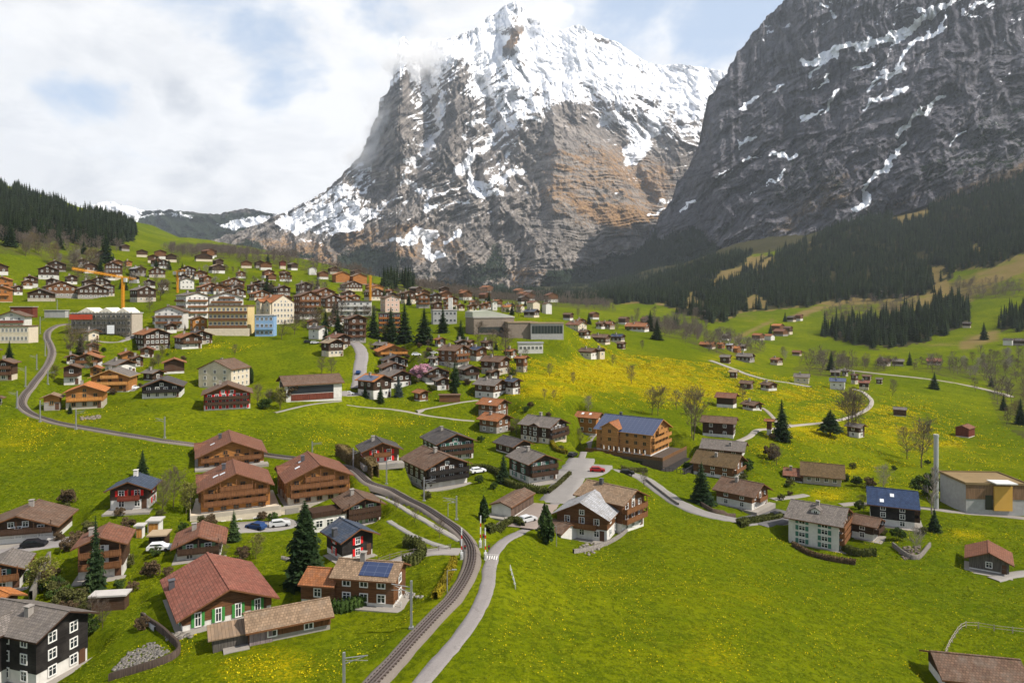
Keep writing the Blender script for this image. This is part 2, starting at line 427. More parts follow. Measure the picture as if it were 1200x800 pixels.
def build_mountain(name, label, foot, ridge, nu, nv, prof, relief, rim_jag, attrf, matr, back=500, jagu=4.0):
    """foot / ridge rows: (p, u, v, Y)"""
    p = np.linspace(0, 1, nu); s = np.linspace(0, 1, nv)
    bu, bv, bY = interp_line(foot, p); ru, rv, rY = interp_line(ridge, p)
    rv = rv + rim_jag(p, ru)
    ru = ru + fbm(rv/11 + 5, ru*0 + 2.5, 4)*jagu*sstep(20, 60, np.abs(np.gradient(rv)/np.maximum(np.abs(np.gradient(ru)), 1e-3))*40)
    S, Pp = np.meshgrid(s, p, indexing='ij')
    U = bu + (ru-bu)*S; V = bv + (rv-bv)*S; Y = bY + (rY-bY)*prof(S)
    Y = Y*(1 + relief(U, V, S)*sstep(0, .03, S + .01))
    X = (U-UC)/FPX*Y; Z = CZ - (V-VH)/FPX*Y
    du = np.gradient(np.stack([X, Y, Z], -1), axis=1); dv = np.gradient(np.stack([X, Y, Z], -1), axis=0)
    N = np.cross(du, dv); N /= np.linalg.norm(N, axis=-1, keepdims=True) + 1e-9
    A = attrf(U, V, S, N, Z)
    # far side: falls away behind the ridge so that the mountain is a solid
    nb = 6; kk = (np.arange(1, nb+1)/nb)[:,None]
    Xr, Yr, Zr = X[-1], Y[-1], Z[-1]
    Yb = Yr + kk*back*3; Xb = Xr*(Yb/Yr*.5 + .5); Zb = Zr - (kk**1.1)*np.maximum(Zr*.75, 50)
    X = np.vstack([X, Xb]); Y = np.vstack([Y, Yb]); Z = np.vstack([Z, Zb])
    A = {k: np.vstack([a, np.repeat(a[-1:], nb, 0)]) for k, a in A.items()}
    n0 = nv + nb
    ix = np.arange(n0*nu).reshape(n0, nu)
    Fq = np.stack([ix[:-1,:-1], ix[:-1,1:], ix[1:,1:], ix[1:,:-1]], -1).reshape(-1, 4)
    me = np_mesh(name, np.stack([X, Y, Z], -1).reshape(-1, 3), Fq, matr, True, A)
    o = link(name, me); tag(o, label, None, None, 'structure')
    return dict(U=U, V=V, X=X[:nv], Y=Y[:nv], Z=Z[:nv], A={k: a[:nv] for k, a in A.items()}, o=o)

def strokes(U, V, lst, ws=1.0):
    r = np.zeros_like(U)
    wu = U + fbm(U/23, V/23, 4)*7; wv = V + fbm(U/23 + 50, V/23, 4)*7
    for pts, w, k in lst: r = np.maximum(r, k*np.exp(-(dseg(wu, wv, pts)/(w*ws))**2))
    return r
def areas(U, V, lst):
    r = np.zeros_like(U)
    wu = U + fbm(U/40, V/40, 4)*9; wv = V + fbm(U/40 + 50, V/40, 4)*9
    for poly, k, soft in lst:
        ins = inpoly(wu, wv, poly); d = dseg(wu, wv, poly + poly[:1])
        r = np.maximum(r, k*np.where(ins, .5 + .5*np.clip(d/soft, 0, 1), .5 - .5*np.clip(d/soft, 0, 1)))
    return r

# --- the great snow peak
W_FOOT = [(0,215,298,3600),(.1,300,312,3500),(.25,400,330,3300),(.4,500,348,3150),(.55,600,352,3100),(.7,700,350,3250),(.82,790,335,3700),(1,930,330,4300)]
_rp = [(215,292,3900),(262,277,4000),(300,264,4100),(330,250,4200),(360,236,4300),(385,222,4400),(398,208,4450),(410,193,4550),(424,180,4600),(434,152,4650),(442,132,4700),(447,118,4750),(455,104,4800),(460,88,4820),(466,66,4850),(468,46,4860),(474,42,4870),(480,52,4900),
 (500,50,5000),(530,44,5050),(552,36,5100),(570,22,5150),(584,12,5180),(592,6,5200),(601,2,5200),(607,2,5200),(613,9,5220),(622,20,5250),(640,30,5300),(660,36,5300),(668,31,5300),(678,29,5300),(690,36,5320),(710,45,5340),(722,49,5360),(742,62,5400),(760,74,5450),(776,77,5500),(795,75,5520),(830,80,5600),(850,84,5650),(880,92,5700),(930,110,5800)]
W_RIDGE = [((i/(len(_rp)-1)), *r) for i, r in enumerate(_rp)]
# give each column the ridge point at an even share of the ridge's length, and the foot point below it
_ru = np.array([r[0] for r in _rp], float)
_len = np.concatenate([[0], np.cumsum(np.hypot(np.diff(_ru), np.diff([r[1] for r in _rp])*.6))]); _len /= _len[-1]
W_RIDGE = [(l, *r) for l, r in zip(_len, _rp)]
W_FOOT2 = []
for l, r in zip(_len, _rp):
    q = (r[0]-215)/(930-215); W_FOOT2.append((l, *[float(a) for a in interp_line(W_FOOT, q)]))

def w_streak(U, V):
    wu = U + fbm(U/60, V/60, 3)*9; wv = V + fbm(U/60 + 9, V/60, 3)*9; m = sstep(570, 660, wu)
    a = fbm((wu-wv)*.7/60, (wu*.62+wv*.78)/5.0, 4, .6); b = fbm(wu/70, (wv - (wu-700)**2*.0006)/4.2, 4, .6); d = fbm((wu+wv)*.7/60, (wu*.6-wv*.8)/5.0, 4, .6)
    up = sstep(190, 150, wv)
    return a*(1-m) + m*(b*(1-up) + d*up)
def w_relief(U, V, S):
    wu = U + fbm(U/60, V/60, 3)*14
    # gullies run down and to the left on the left half, down and to the right on the right half
    tilt = np.clip((U-600)/200, -1, 1)
    c = wu - tilt*(V-150)*.55
    r = ridged(c/46, V/120, 6, .55)*.034
    r += ridged(U/21 + 9, V/34, 4, .55)*.010
    damp = 1 - .62*areas(U, V, [([(630,160),(700,150),(810,185),(800,270),(740,292),(650,280)], 1, 14), ([(560,40),(640,25),(860,80),(850,120),(700,110),(560,90)], .8, 14)])
    r = -(r - .05)*damp
    # pillars and buttresses stand forward, couloirs lie back
    def fwd(pts, w, k): return -k*1.55*np.exp(-(dseg(U, V, pts)/w)**2)
    r += fwd([(468,90),(462,130),(455,200)], 17, .030) + fwd([(536,70),(536,120),(520,180)], 14, .030) + fwd([(604,30),(602,52)], 8, .022)
    r += fwd([(650,150),(660,210),(640,330)], 34, .045) + fwd([(720,190),(730,250)], 40, .025) + fwd([(800,170),(770,250)], 26, .025) + fwd([(560,200),(560,260),(540,320)], 20, .025) + fwd([(410,215),(400,260)], 22, .022)
    r -= fwd([(690,110),(725,170),(760,235)], 12, .025) + fwd([(500,90),(505,160),(470,240)], 9, .03) + fwd([(600,120),(560,200),(530,250),(500,290)], 12, .025) + fwd([(560,100),(575,140)], 10, .015)
    r += (ridged(U/8 + 3, V/11, 4, .6) - 1)*-.0042*damp
    r += -.0035*w_streak(U, V)
    # ledges
    r += -.006*np.abs(((V*1.0 + U*.12 + fbm(U/50, V/50, 3)*10)/17) % 1 - .5)
    return r
SNOW_W = [([(500,70),(560,60),(640,45),(700,70)],26,1.0),([(640,75),(720,85),(780,95),(840,105)],22,1.0),([(720,60),(780,85),(850,95)],16,1.0),([(560,30),(600,15),(640,40)],16,.9),([(520,110),(515,150),(500,175)],8,.75),([(640,100),(690,125),(740,150),(745,185),(735,190)],8,.72),
 ([(790,110),(770,140),(755,165),(742,182)],14,.8),([(800,130),(830,120)],16,.9),([(690,90),(620,125),(590,150),(560,175),(535,200)],9,.72),([(600,110),(580,135),(545,150)],7,.65),([(545,160),(550,210),(575,225)],5,.62),([(556,222),(580,212),(612,200)],6,.8),([(545,235),(500,245),(505,220)],6,.6),
 ([(560,228),(585,225)],5,.7),([(500,180),(480,190),(470,215),(505,225)],6,.62),([(450,172),(430,200),(400,225)],5,.55),([(490,168),(520,165)],4,.6),([(455,285),(490,275),(505,270),(505,282)],7,.85),([(500,278),(500,300),(520,302)],5,.9),([(470,282),(485,285)],5,.8),([(510,303),(522,300)],4,.95),([(525,282),(535,274)],4,.8),
 ([(330,262),(365,255),(400,258),(432,250)],7,.8),([(345,268),(400,268),(425,262)],5,.75),([(375,245),(420,240)],5,.6),([(440,240),(420,265)],4,.6),([(395,230),(430,220),(450,205)],4,.55),([(460,60),(470,50)],6,.6),([(745,62),(700,42)],10,.8),([(470,235),(440,245)],4,.5),([(745,105),(700,150)],6,.55),
 ([(770,238),(795,238)],4,.6),([(760,250),(775,246)],3,.6),([(715,228),(722,226)],3,.55),([(690,165),(640,150),(600,170)],6,.5),([(800,160),(815,150)],6,.6),([(650,55),(655,90)],14,.8),([(480,120),(490,95)],7,.6),([(620,140),(650,120),(680,130)],9,.6),([(590,185),(620,160)],6,.5),([(445,140),(455,120),(470,75)],5,.5)]
ROCK_W = [([(604,30),(603,48),(598,60)],9,.75),([(468,100),(462,150),(450,200)],13,.6),([(537,75),(538,115),(522,175)],12,.7),([(440,140),(430,175)],8,.4),([(655,160),(665,220),(640,300)],32,.35),([(690,52),(710,48)],4,.5),([(742,72),(760,90)],4,.45),([(845,105),(830,150)],5,.3),([(700,125),(650,130)],8,.3),([(580,95),(610,80)],8,.35)]
def w_attr(U, V, S, N, Z):
    base = .05*sstep(300, 240, V) + .62*sstep(150, 78, V + (600-U)*.05 + fbm(U/30, V/30, 4)*20) + .16*sstep(270, 150, V)
    flat = sstep(.25, .7, N[...,2])
    st = w_streak(U, V); slab = areas(U, V, [([(640,165),(700,150),(800,190),(800,290),(640,300)], 1, 14)])
    snow = base + (flat-.45)*.30 + .04 + st*.34*sstep(300, 250, V) - .22*slab
    snow = np.maximum(snow, strokes(U, V, SNOW_W)*1.02) - strokes(U, V, ROCK_W)*1.0
    snow += .30*areas(U, V, [([(325,272),(330,250),(400,215),(440,240),(430,268),(380,285)], 1, 12)])
    snow *= sstep(315, 295, V)
    brown = areas(U, V, [([(620,240),(640,170),(700,150),(800,190),(800,250),(740,280),(650,262)],.52,20),([(655,232),(700,226),(790,258),(760,272),(680,255)],.75,8),([(640,205),(700,195),(770,225),(700,215)],.5,8),([(380,262),(520,262),(560,300),(400,310)],.55,14),([(330,258),(400,245),(430,255),(340,280)],.5,10),
      ([(480,320),(620,300),(660,340),(480,345)],.55,18),([(560,290),(620,270),(650,300)],.4,10),([(440,180),(500,190),(480,240)],.35,12),([(596,30),(612,30),(618,60),(588,60)],.7,5),([(660,110),(700,130),(720,190),(650,180)],.3,14),([(230,285),(340,270),(440,300),(420,335),(280,318)],.6,12)])
    forest = areas(U, V, [([(395,292),(440,282),(480,300),(460,330),(400,318)],.75,8),([(540,310),(590,285),(600,330),(560,345),(520,345)],.65,8),([(640,320),(720,300),(760,310),(720,352),(620,352)],1,6),([(480,332),(640,338),(640,354),(480,352)],.8,5),([(300,300),(345,288),(380,305),(360,325),(300,318)],.55,8),([(215,285),(300,285),(330,298),(330,315),(215,305)],.8,6),([(620,230),(660,262),(640,300),(600,270)],.2,8)])
    green = areas(U, V, [([(340,320),(480,308),(540,312),(520,345),(380,335)],.48,10)])
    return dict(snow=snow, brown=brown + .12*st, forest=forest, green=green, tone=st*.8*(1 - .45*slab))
def w_jag(p, ru): return fbm(ru/9, p*0 + 3, 4)*2.2*sstep(640, 420, ru) + fbm(ru/7, p*0 + 8, 4)*1.4
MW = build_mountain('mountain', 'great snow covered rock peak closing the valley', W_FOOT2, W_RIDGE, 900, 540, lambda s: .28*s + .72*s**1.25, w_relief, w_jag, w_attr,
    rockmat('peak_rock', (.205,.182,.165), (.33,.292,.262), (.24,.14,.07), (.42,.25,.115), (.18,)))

# --- the dark wall on the right
M_FOOT = [(0,640,352,3300),(.12,700,345,3000),(.25,770,335,2600),(.38,830,318,2350),(.5,900,300,2150),(.62,980,275,2000),(.75,1070,245,1900),(.88,1180,215,1800),(1,1400,170,1700)]
M_RIDGE = [(0,640,348,3400),(.06,690,334,3450),(.12,725,312,3450),(.17,748,294,3430),(.21,765,272,3400),(.25,780,248,3350),(.29,797,212,3300),(.33,812,182,3250),(.36,824,160,3200),(.385,830,142,3180),(.40,832,112,3150),(.42,846,92,3150),(.45,866,62,3150),(.48,885,36,3150),(.51,905,14,3150),(.54,922,-2,3150),(.60,960,-60,3150),(.68,1020,-120,3150),(.78,1100,-170,3100),(.88,1210,-190,3050),(1,1400,-200,3000)]
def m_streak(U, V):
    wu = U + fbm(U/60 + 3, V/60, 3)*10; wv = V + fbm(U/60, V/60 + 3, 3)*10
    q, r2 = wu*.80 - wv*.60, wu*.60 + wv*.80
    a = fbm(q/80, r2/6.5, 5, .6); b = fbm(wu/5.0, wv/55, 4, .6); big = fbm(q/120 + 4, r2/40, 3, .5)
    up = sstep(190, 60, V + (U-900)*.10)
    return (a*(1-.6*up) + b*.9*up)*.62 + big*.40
def m_relief(U, V, S):
    wu = U + fbm(U/50 + 7, V/50, 3)*12; wv = V + fbm(U/50, V/50 + 9, 3)*8
    q = (wu*.80 - wv*.60); r2 = (wv*.80 + wu*.60)      # ledges climb to the right
    up = sstep(120, 20, V - (U-830)*-.05)
    r = -(ridged(q/70, r2/24, 6, .55) - 1)*.013*(1 - .4*up)
    r += -(ridged(wu/17, wv/120, 5, .55) - 1)*.018*up
    r += -(ridged(wu/26 + 5, wv/70, 5, .5) - 1)*.008
    r += -.0028*m_streak(U, V)
    r += -.009*np.abs((r2/31) % 1 - .5) - (ridged(U/9, V/10, 4, .6) - 1)*.0025
    def fwd(pts, w, k): return -k*np.exp(-(dseg(U, V, pts)/w)**2)
    r += fwd([(850,95),(850,140),(835,200)], 18, .03) + fwd([(1010,0),(1000,40)], 20, .02) + fwd([(940,20),(930,60)], 18, .02) + fwd([(1130,40),(1080,120)], 26, .02)
    r -= fwd([(1100,20),(1050,60),(1000,110),(960,160)], 10, .02) + fwd([(1110,110),(1060,160),(1010,230)], 10, .022)
    return r
SNOW_M = [([(1120,2),(1075,25),(1050,50),(1005,52),(970,65),(940,75)],7,.85),([(1060,32),(1040,45),(1015,50)],7,.95),([(1010,52),(980,65),(955,80),(950,90)],4,.75),([(1110,20),(1080,45),(1050,75),(1020,105)],4,.7),([(1085,35),(1110,30)],4,.75),([(1060,75),(1030,85)],3,.6),([(1065,108),(1035,115),(1010,128)],4,.8),
 ([(1105,112),(1080,130),(1060,150),(1052,158)],5,.85),([(1060,172),(1035,195),(1010,235)],5,.85),([(1020,230),(1006,242)],5,.9),([(960,135),(980,110)],4,.6),([(870,128),(890,118)],4,.75),([(905,108),(918,102)],3,.7),([(860,170),(890,155)],3,.65),([(870,190),(890,182)],4,.7),([(905,185),(935,180)],4,.7),([(920,200),(900,215)],4,.6),([(810,235),(800,250)],3,.6),
 ([(955,100),(975,90)],3,.6),([(1000,80),(1020,82)],3,.7),([(1140,8),(1165,2)],5,.8),([(980,20),(960,8)],3,.5),([(1150,20),(1130,15)],3,.6),([(940,140),(960,128),(955,135)],4,.65),([(1130,150),(1110,175)],3,.5),([(880,230),(920,205)],3,.4),([(1075,15),(1100,8)],6,.8),([(845,208),(858,200)],3,.5)]
def m_attr(U, V, S, N, Z):
    snow = strokes(U, V, SNOW_M, .62) + .12*sstep(.3, .7, N[...,2]) + .14*sstep(180, 0, V)*sstep(.2, .55, N[...,2]) + .06*sstep(230, 120, V) + .22*m_streak(U, V)*sstep(260, 200, V)
    brown = areas(U, V, [([(880,270),(960,200),(1010,190),(1000,230),(920,285)],.5,14),([(1000,250),(1100,215),(1250,160),(1300,200),(1100,240)],.6,12),([(1000,120),(1060,110),(1010,170)],.35,14),([(770,300),(820,270),(860,300),(800,325)],.45,10),([(900,60),(960,60),(940,120),(880,130)],.2,20)])
    forest = areas(U, V, [([(880,240),(930,165),(1000,190),(1000,215),(940,260)],.42,14),([(1060,200),(1180,100),(1250,80),(1250,190),(1080,230)],.46,16),([(640,354),(700,316),(760,280),(805,268),(850,298),(900,296),(880,330),(720,362)],1.1,8),([(890,180),(960,150),(980,180),(900,215)],.36,12),([(1180,50),(1250,30),(1250,120),(1150,140)],.35,14)])
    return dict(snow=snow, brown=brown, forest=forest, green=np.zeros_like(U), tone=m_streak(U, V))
def m_jag(p, ru): return fbm(ru/8, p*0 + 1.5, 5)*3.0
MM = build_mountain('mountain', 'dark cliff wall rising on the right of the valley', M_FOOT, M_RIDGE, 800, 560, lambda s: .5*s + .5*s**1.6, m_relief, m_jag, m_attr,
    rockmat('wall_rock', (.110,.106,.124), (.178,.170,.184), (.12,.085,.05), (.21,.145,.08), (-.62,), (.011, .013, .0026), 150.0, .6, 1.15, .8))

# --- the far ridge on the left
R_FOOT = [(0,-200,300,4300),(.3,60,305,4300),(.6,230,318,4200),(1,420,330,3900)]
R_RIDGE = [(0,-200,235,6000),(.3,60,250,6000),(.42,100,243,6000),(.47,118,237,6000),(.50,132,236,6000),(.535,140,240,6000),(.56,155,243,6000),(.60,172,247,5900),(.64,200,246,5800),(.7,240,250,5700),(.74,258,251,5600),(.78,270,247,5500),(.82,290,244,5450),(.86,312,249,5300),(.9,332,252,5200),(1,420,256,5000)]
def r_relief(U, V, S): return -(ridged(U/22, V/22, 5, .5) - 1)*.03
def r_attr(U, V, S, N, Z):
    snow = areas(U, V, [([(60,240),(150,226),(172,246),(160,258),(100,256)],1.1,5),([(255,262),(300,250),(345,250),(345,272),(280,270)],.8,5),([(160,250),(230,250),(220,262),(165,258)],.55,5)])
    forest = areas(U, V, [([(160,244),(260,246),(340,262),(350,300),(300,325),(60,310),(60,262)],.68,6),([(262,246),(320,244),(330,256),(270,256)],.7,4)])
    brown = areas(U, V, [([(150,262),(220,262),(240,275),(160,275)],.6,6)])
    return dict(snow=snow, brown=brown, forest=forest, green=np.zeros_like(U), tone=np.zeros_like(U))
MR = build_mountain('hills', 'far wooded ridge with snow on its crest', R_FOOT, R_RIDGE, 320, 90, lambda s: s, r_relief, lambda p, ru: fbm(ru/7, p*0, 4)*1.6, r_attr,
    rockmat('ridge_rock', (.11,.10,.10), (.17,.15,.14), (.16,.11,.06), (.28,.19,.10)))
# ------------------------------------------------------------------ houses
ROOF = dict(brown=(.140,.084,.056), rust=(.30,.115,.045), red=(.23,.085,.058), grey=(.165,.142,.125), dark=(.075,.066,.064), slate=(.055,.072,.105), blue=(.030,.050,.105), orange=(.46,.165,.045),
            tan=(.26,.175,.11), pale=(.42,.39,.36), redbrown=(.190,.080,.048), light=(.36,.36,.37), olive=(.115,.075,.035), white=(.6,.6,.58), sand=(.33,.25,.16), moss=(.2,.14,.07))
WALL = dict(dark=(.050,.028,.018), brown=(.140,.062,.027), gold=(.36,.155,.042), orange=(.36,.14,.04), red=(.13,.03,.018), grey=(.12,.105,.09), honey=(.40,.19,.06), black=(.02,.017,.016), mid=(.078,.040,.023), ochre=(.45,.26,.09))
PLAS = dict(white=(.66,.63,.58), cream=(.62,.53,.40), yellow=(.66,.50,.24), blue=(.24,.38,.58), pink=(.60,.42,.34), stone=(.30,.27,.24), beige=(.45,.39,.31), taupe=(.25,.20,.16), greyp=(.38,.37,.36))
SHUT = dict(red=(.62,.02,.02), green=(.05,.22,.05), white=(.68,.66,.62), teal=(.06,.16,.12), ltgreen=(.20,.32,.16), orange=(.5,.16,.03))
WHITE = (.72,.70,.66)
def wallmat(k): return plaster(PLAS[k]) if k in PLAS else timber(WALL[k])

def fit(u0, vt, u1, vb, th, LW, pitch, oh, og, Y=None, hmin=2.2):
    th = R(th); tp = math.tan(R(pitch)); uc = (u0+u1)/2
    p = hit(uc, vb); cx, cy = p.x, p.y
    if Y: cy = Y; cx = (uc-UC)/FPX*Y
    W = (u1-u0)/FPX*cy*.6; h = 5.0; c, s = math.cos(th), math.sin(th)
    for it in range(30):
        L = W*LW
        w = lambda x, y: (cx + x*c - y*s, cy + x*s + y*c)
        base = [w(a*W/2, b*L/2) for a in (-1,1) for b in (-1,1)]
        vs_ = [VH - FPX*(float(ground(x, y))-CZ)/y for x, y in base]; k = int(np.argmin([b[1] for b in base]))
        zb = float(ground(*base[k])); ynear = base[k][1]
        pts = [(*w(a*(W/2+oh), b*(L/2+og)), zb + h - oh*tp) for a in (-1,1) for b in (-1,1)]
        rid = [(*w(0, b*(L/2+og)), zb + h + W/2*tp + .25) for b in (-1,1)]
        pr = [proj(q) for q in pts + rid]
        us = [q[0] for q in pr]; um, ux = min(us), max(us)
        j = min(range(len(pr)), key=lambda i: pr[i][1]); vm = pr[j][1]
        W *= min(1.4, max(.7, (u1-u0)/(ux-um)))
        cx += ((u0+u1)-(um+ux))/2/FPX*cy
        if Y is None:
            un = proj((*base[k], zb))[0]
            cy += max(-8, min(8, (hit(un, vb).y - ynear)*.6))
            cx = cx
        h = max(hmin, h + max(-2, min(2, (vm - vt)/FPX*(pts+rid)[j][1]*.7)))
    return cx, cy, zb, W, W*LW, h, th

def window_mesh(w, h, frame, panes=2, bars=1):
    key = ('win', w, h, frame, panes, bars)
    if key in _mats: return _mats[key]
    m = MB(); t = .07
    m.box(-w/2, w/2, .02, .05, -h/2, h/2, 1)
    m.box(-w/2-t, -w/2+t, -.05, .06, -h/2-t, h/2+t); m.box(w/2-t, w/2+t, -.05, .06, -h/2-t, h/2+t)
    m.box(-w/2+t, w/2-t, -.05, .06, h/2-t, h/2+t); m.box(-w/2+t, w/2-t, -.07, .06, -h/2-t, -h/2+t)
    for i in range(1, panes):
        x = -w/2 + w*i/panes; m.box(x-.045, x+.045, -.03, .019, -h/2+t, h/2-t)
    if bars: m.box(-w/2+t, w/2-t, -.02, .018, .12*h-.03, .12*h+.03)
    me = m.mesh('window', [plain(frame, .6, .1), glass()]); _mats[key] = me; return me
def shutter_mesh(w, h, c):
    key = ('shut', w, h, c)
    if key in _mats: return _mats[key]
    m = MB(); m.box(-w/2, w/2, -.03, .03, -h/2, h/2); m.box(-w/2+.06, w/2-.06, -.05, -.031, -h/2+.08, -.05); m.box(-w/2+.06, w/2-.06, -.05, -.031, .05, h/2-.08)
    me = m.mesh('shutter', plain(c, .6, .12, 3)); _mats[key] = me; return me

def add_window(root, MW_, x, z, w, h, frame, panes=2, shut=None, lod=0):
    o = link('window', window_mesh(round(w, 1), round(h, 1), frame, panes, 1 if lod == 0 else 0), root, MW_ @ Matrix.Translation((x, -.03, z)))
    if shut:
        sw = w*.52
        for sx in (-1, 1):
            link('shutter', shutter_mesh(round(sw, 2), round(h, 1), SHUT[shut]), o, Matrix.Translation((sx*(w/2 + sw/2 + .04), -.02, 0)))
    return o

def wall_windows(root, MW_, width, zs, st, lod, nmax=99, shut=None, w=1.1, h=1.15, spacing=2.5, skip=()):
    n = max(1, min(nmax, int((width - .6)/spacing)))
    for z in zs:
        for i in range(n):
            if i in skip: continue
            add_window(root, MW_, (i - (n-1)/2)*(width - .4)/n, z, w, h, WHITE if st.get('frame') is None else st['frame'], 2, shut, lod)

def balcony(root, MW_, x0, x1, z, depth, mat, lod, solid=True, lower=.95, sides=True, name='balcony'):
    m = MB(); m.box(x0, x1, -depth, -.07, z-.16, z)
    if lod < 2:
        m.box(x0, x1, -depth-.05, -depth+.03, z+.06, z+lower)
        m.box(x0-.03, x1+.03, -depth-.09, -depth+.07, z+lower, z+lower+.07)
        if sides:
            m.box(x0-.02, x0+.05, -depth+.031, -.08, z+.06, z+lower-.01); m.box(x1-.05, x1+.02, -depth+.031, -.08, z+.06, z+lower-.01)
        if lod == 0:
            k = max(2, int((x1-x0)/2.6))
            for i in range(k+1):
                x = x0 + .1 + (x1-x0-.2)*i/k; m.box(x-.07, x+.07, -depth+.05, -depth+.2, z+.001, z+2.3)
    else: m.box(x0, x1, -depth-.06, -depth+.06, z+.001, z+lower)
    return m.build(name, mat, root, MW_)

def roof_part(root, M, W, L, h, pitch, oh, og, rmat, wood, thick=.24, ridge=True):
    tp = math.tan(R(pitch)); e = W/2 + oh; ze = h - oh*tp; zr = h + W/2*tp
    m = MB()
    y0, y1 = -L/2-og, L/2+og*.8
    n = len(m.v)
    m.v += [(-e,y0,ze+thick),(0,y0,zr+thick),(e,y0,ze+thick),(-e,y1,ze+thick),(0,y1,zr+thick),(e,y1,ze+thick),
            (-e,y0,ze),(0,y0,zr),(e,y0,ze),(-e,y1,ze),(0,y1,zr),(e,y1,ze)]
    for q, k in (((0,1,4,3),0),((1,2,5,4),0),((6,9,10,7),1),((7,10,11,8),1),((0,6,7,1),1),((1,7,8,2),1),((3,4,10,9),1),((4,5,11,10),1),((0,3,9,6),1),((2,8,11,5),1)):
        m.f.append(tuple(n+i for i in q)); m.m.append(k)
    if ridge: m.box(-.16, .16, y0-.02, y1+.02, zr+thick-.08, zr+thick+.07, 0)
    return m.build('roof', [rmat, wood], root, M)

def chimney(roof, x, y, zroof, hh=1.1, c='stone', s=.38):
    m = MB(); m.box(x-s, x+s, y-s, y+s, zroof-.9, zroof+hh); m.box(x-s-.1, x+s+.1, y-s-.1, y+s+.1, zroof+hh+.18, zroof+hh+.28)
    m.box(x-s+.1, x+s-.1, y-s+.1, y+s-.1, zroof+hh, zroof+hh+.18)
    return m.build('chimney', metal((.10,.10,.11)) if c == 'metal' else plaster(PLAS.get(c, (.3,.28,.26))), roof)

def slope_box(m, side, W, h, tp, thick, x0, x1, y0, y1, lift=.05, th=.07, k=0):
    """box lying on a roof slope; x measured from the ridge outwards"""
    q = []
    for dz in (lift, lift + th):
        for (a, y) in ((x0,y0),(x1,y0),(x1,y1),(x0,y1)):
            q.append((side*a, y, h + W/2*tp - a*tp + thick + dz))
    n = len(m.v); m.v += q
    for f in ((0,3,2,1),(4,5,6,7),(0,1,5,4),(1,2,6,5),(2,3,7,6),(3,0,4,7)):
        m.f.append(tuple(n+i for i in f)); m.m.append(k)

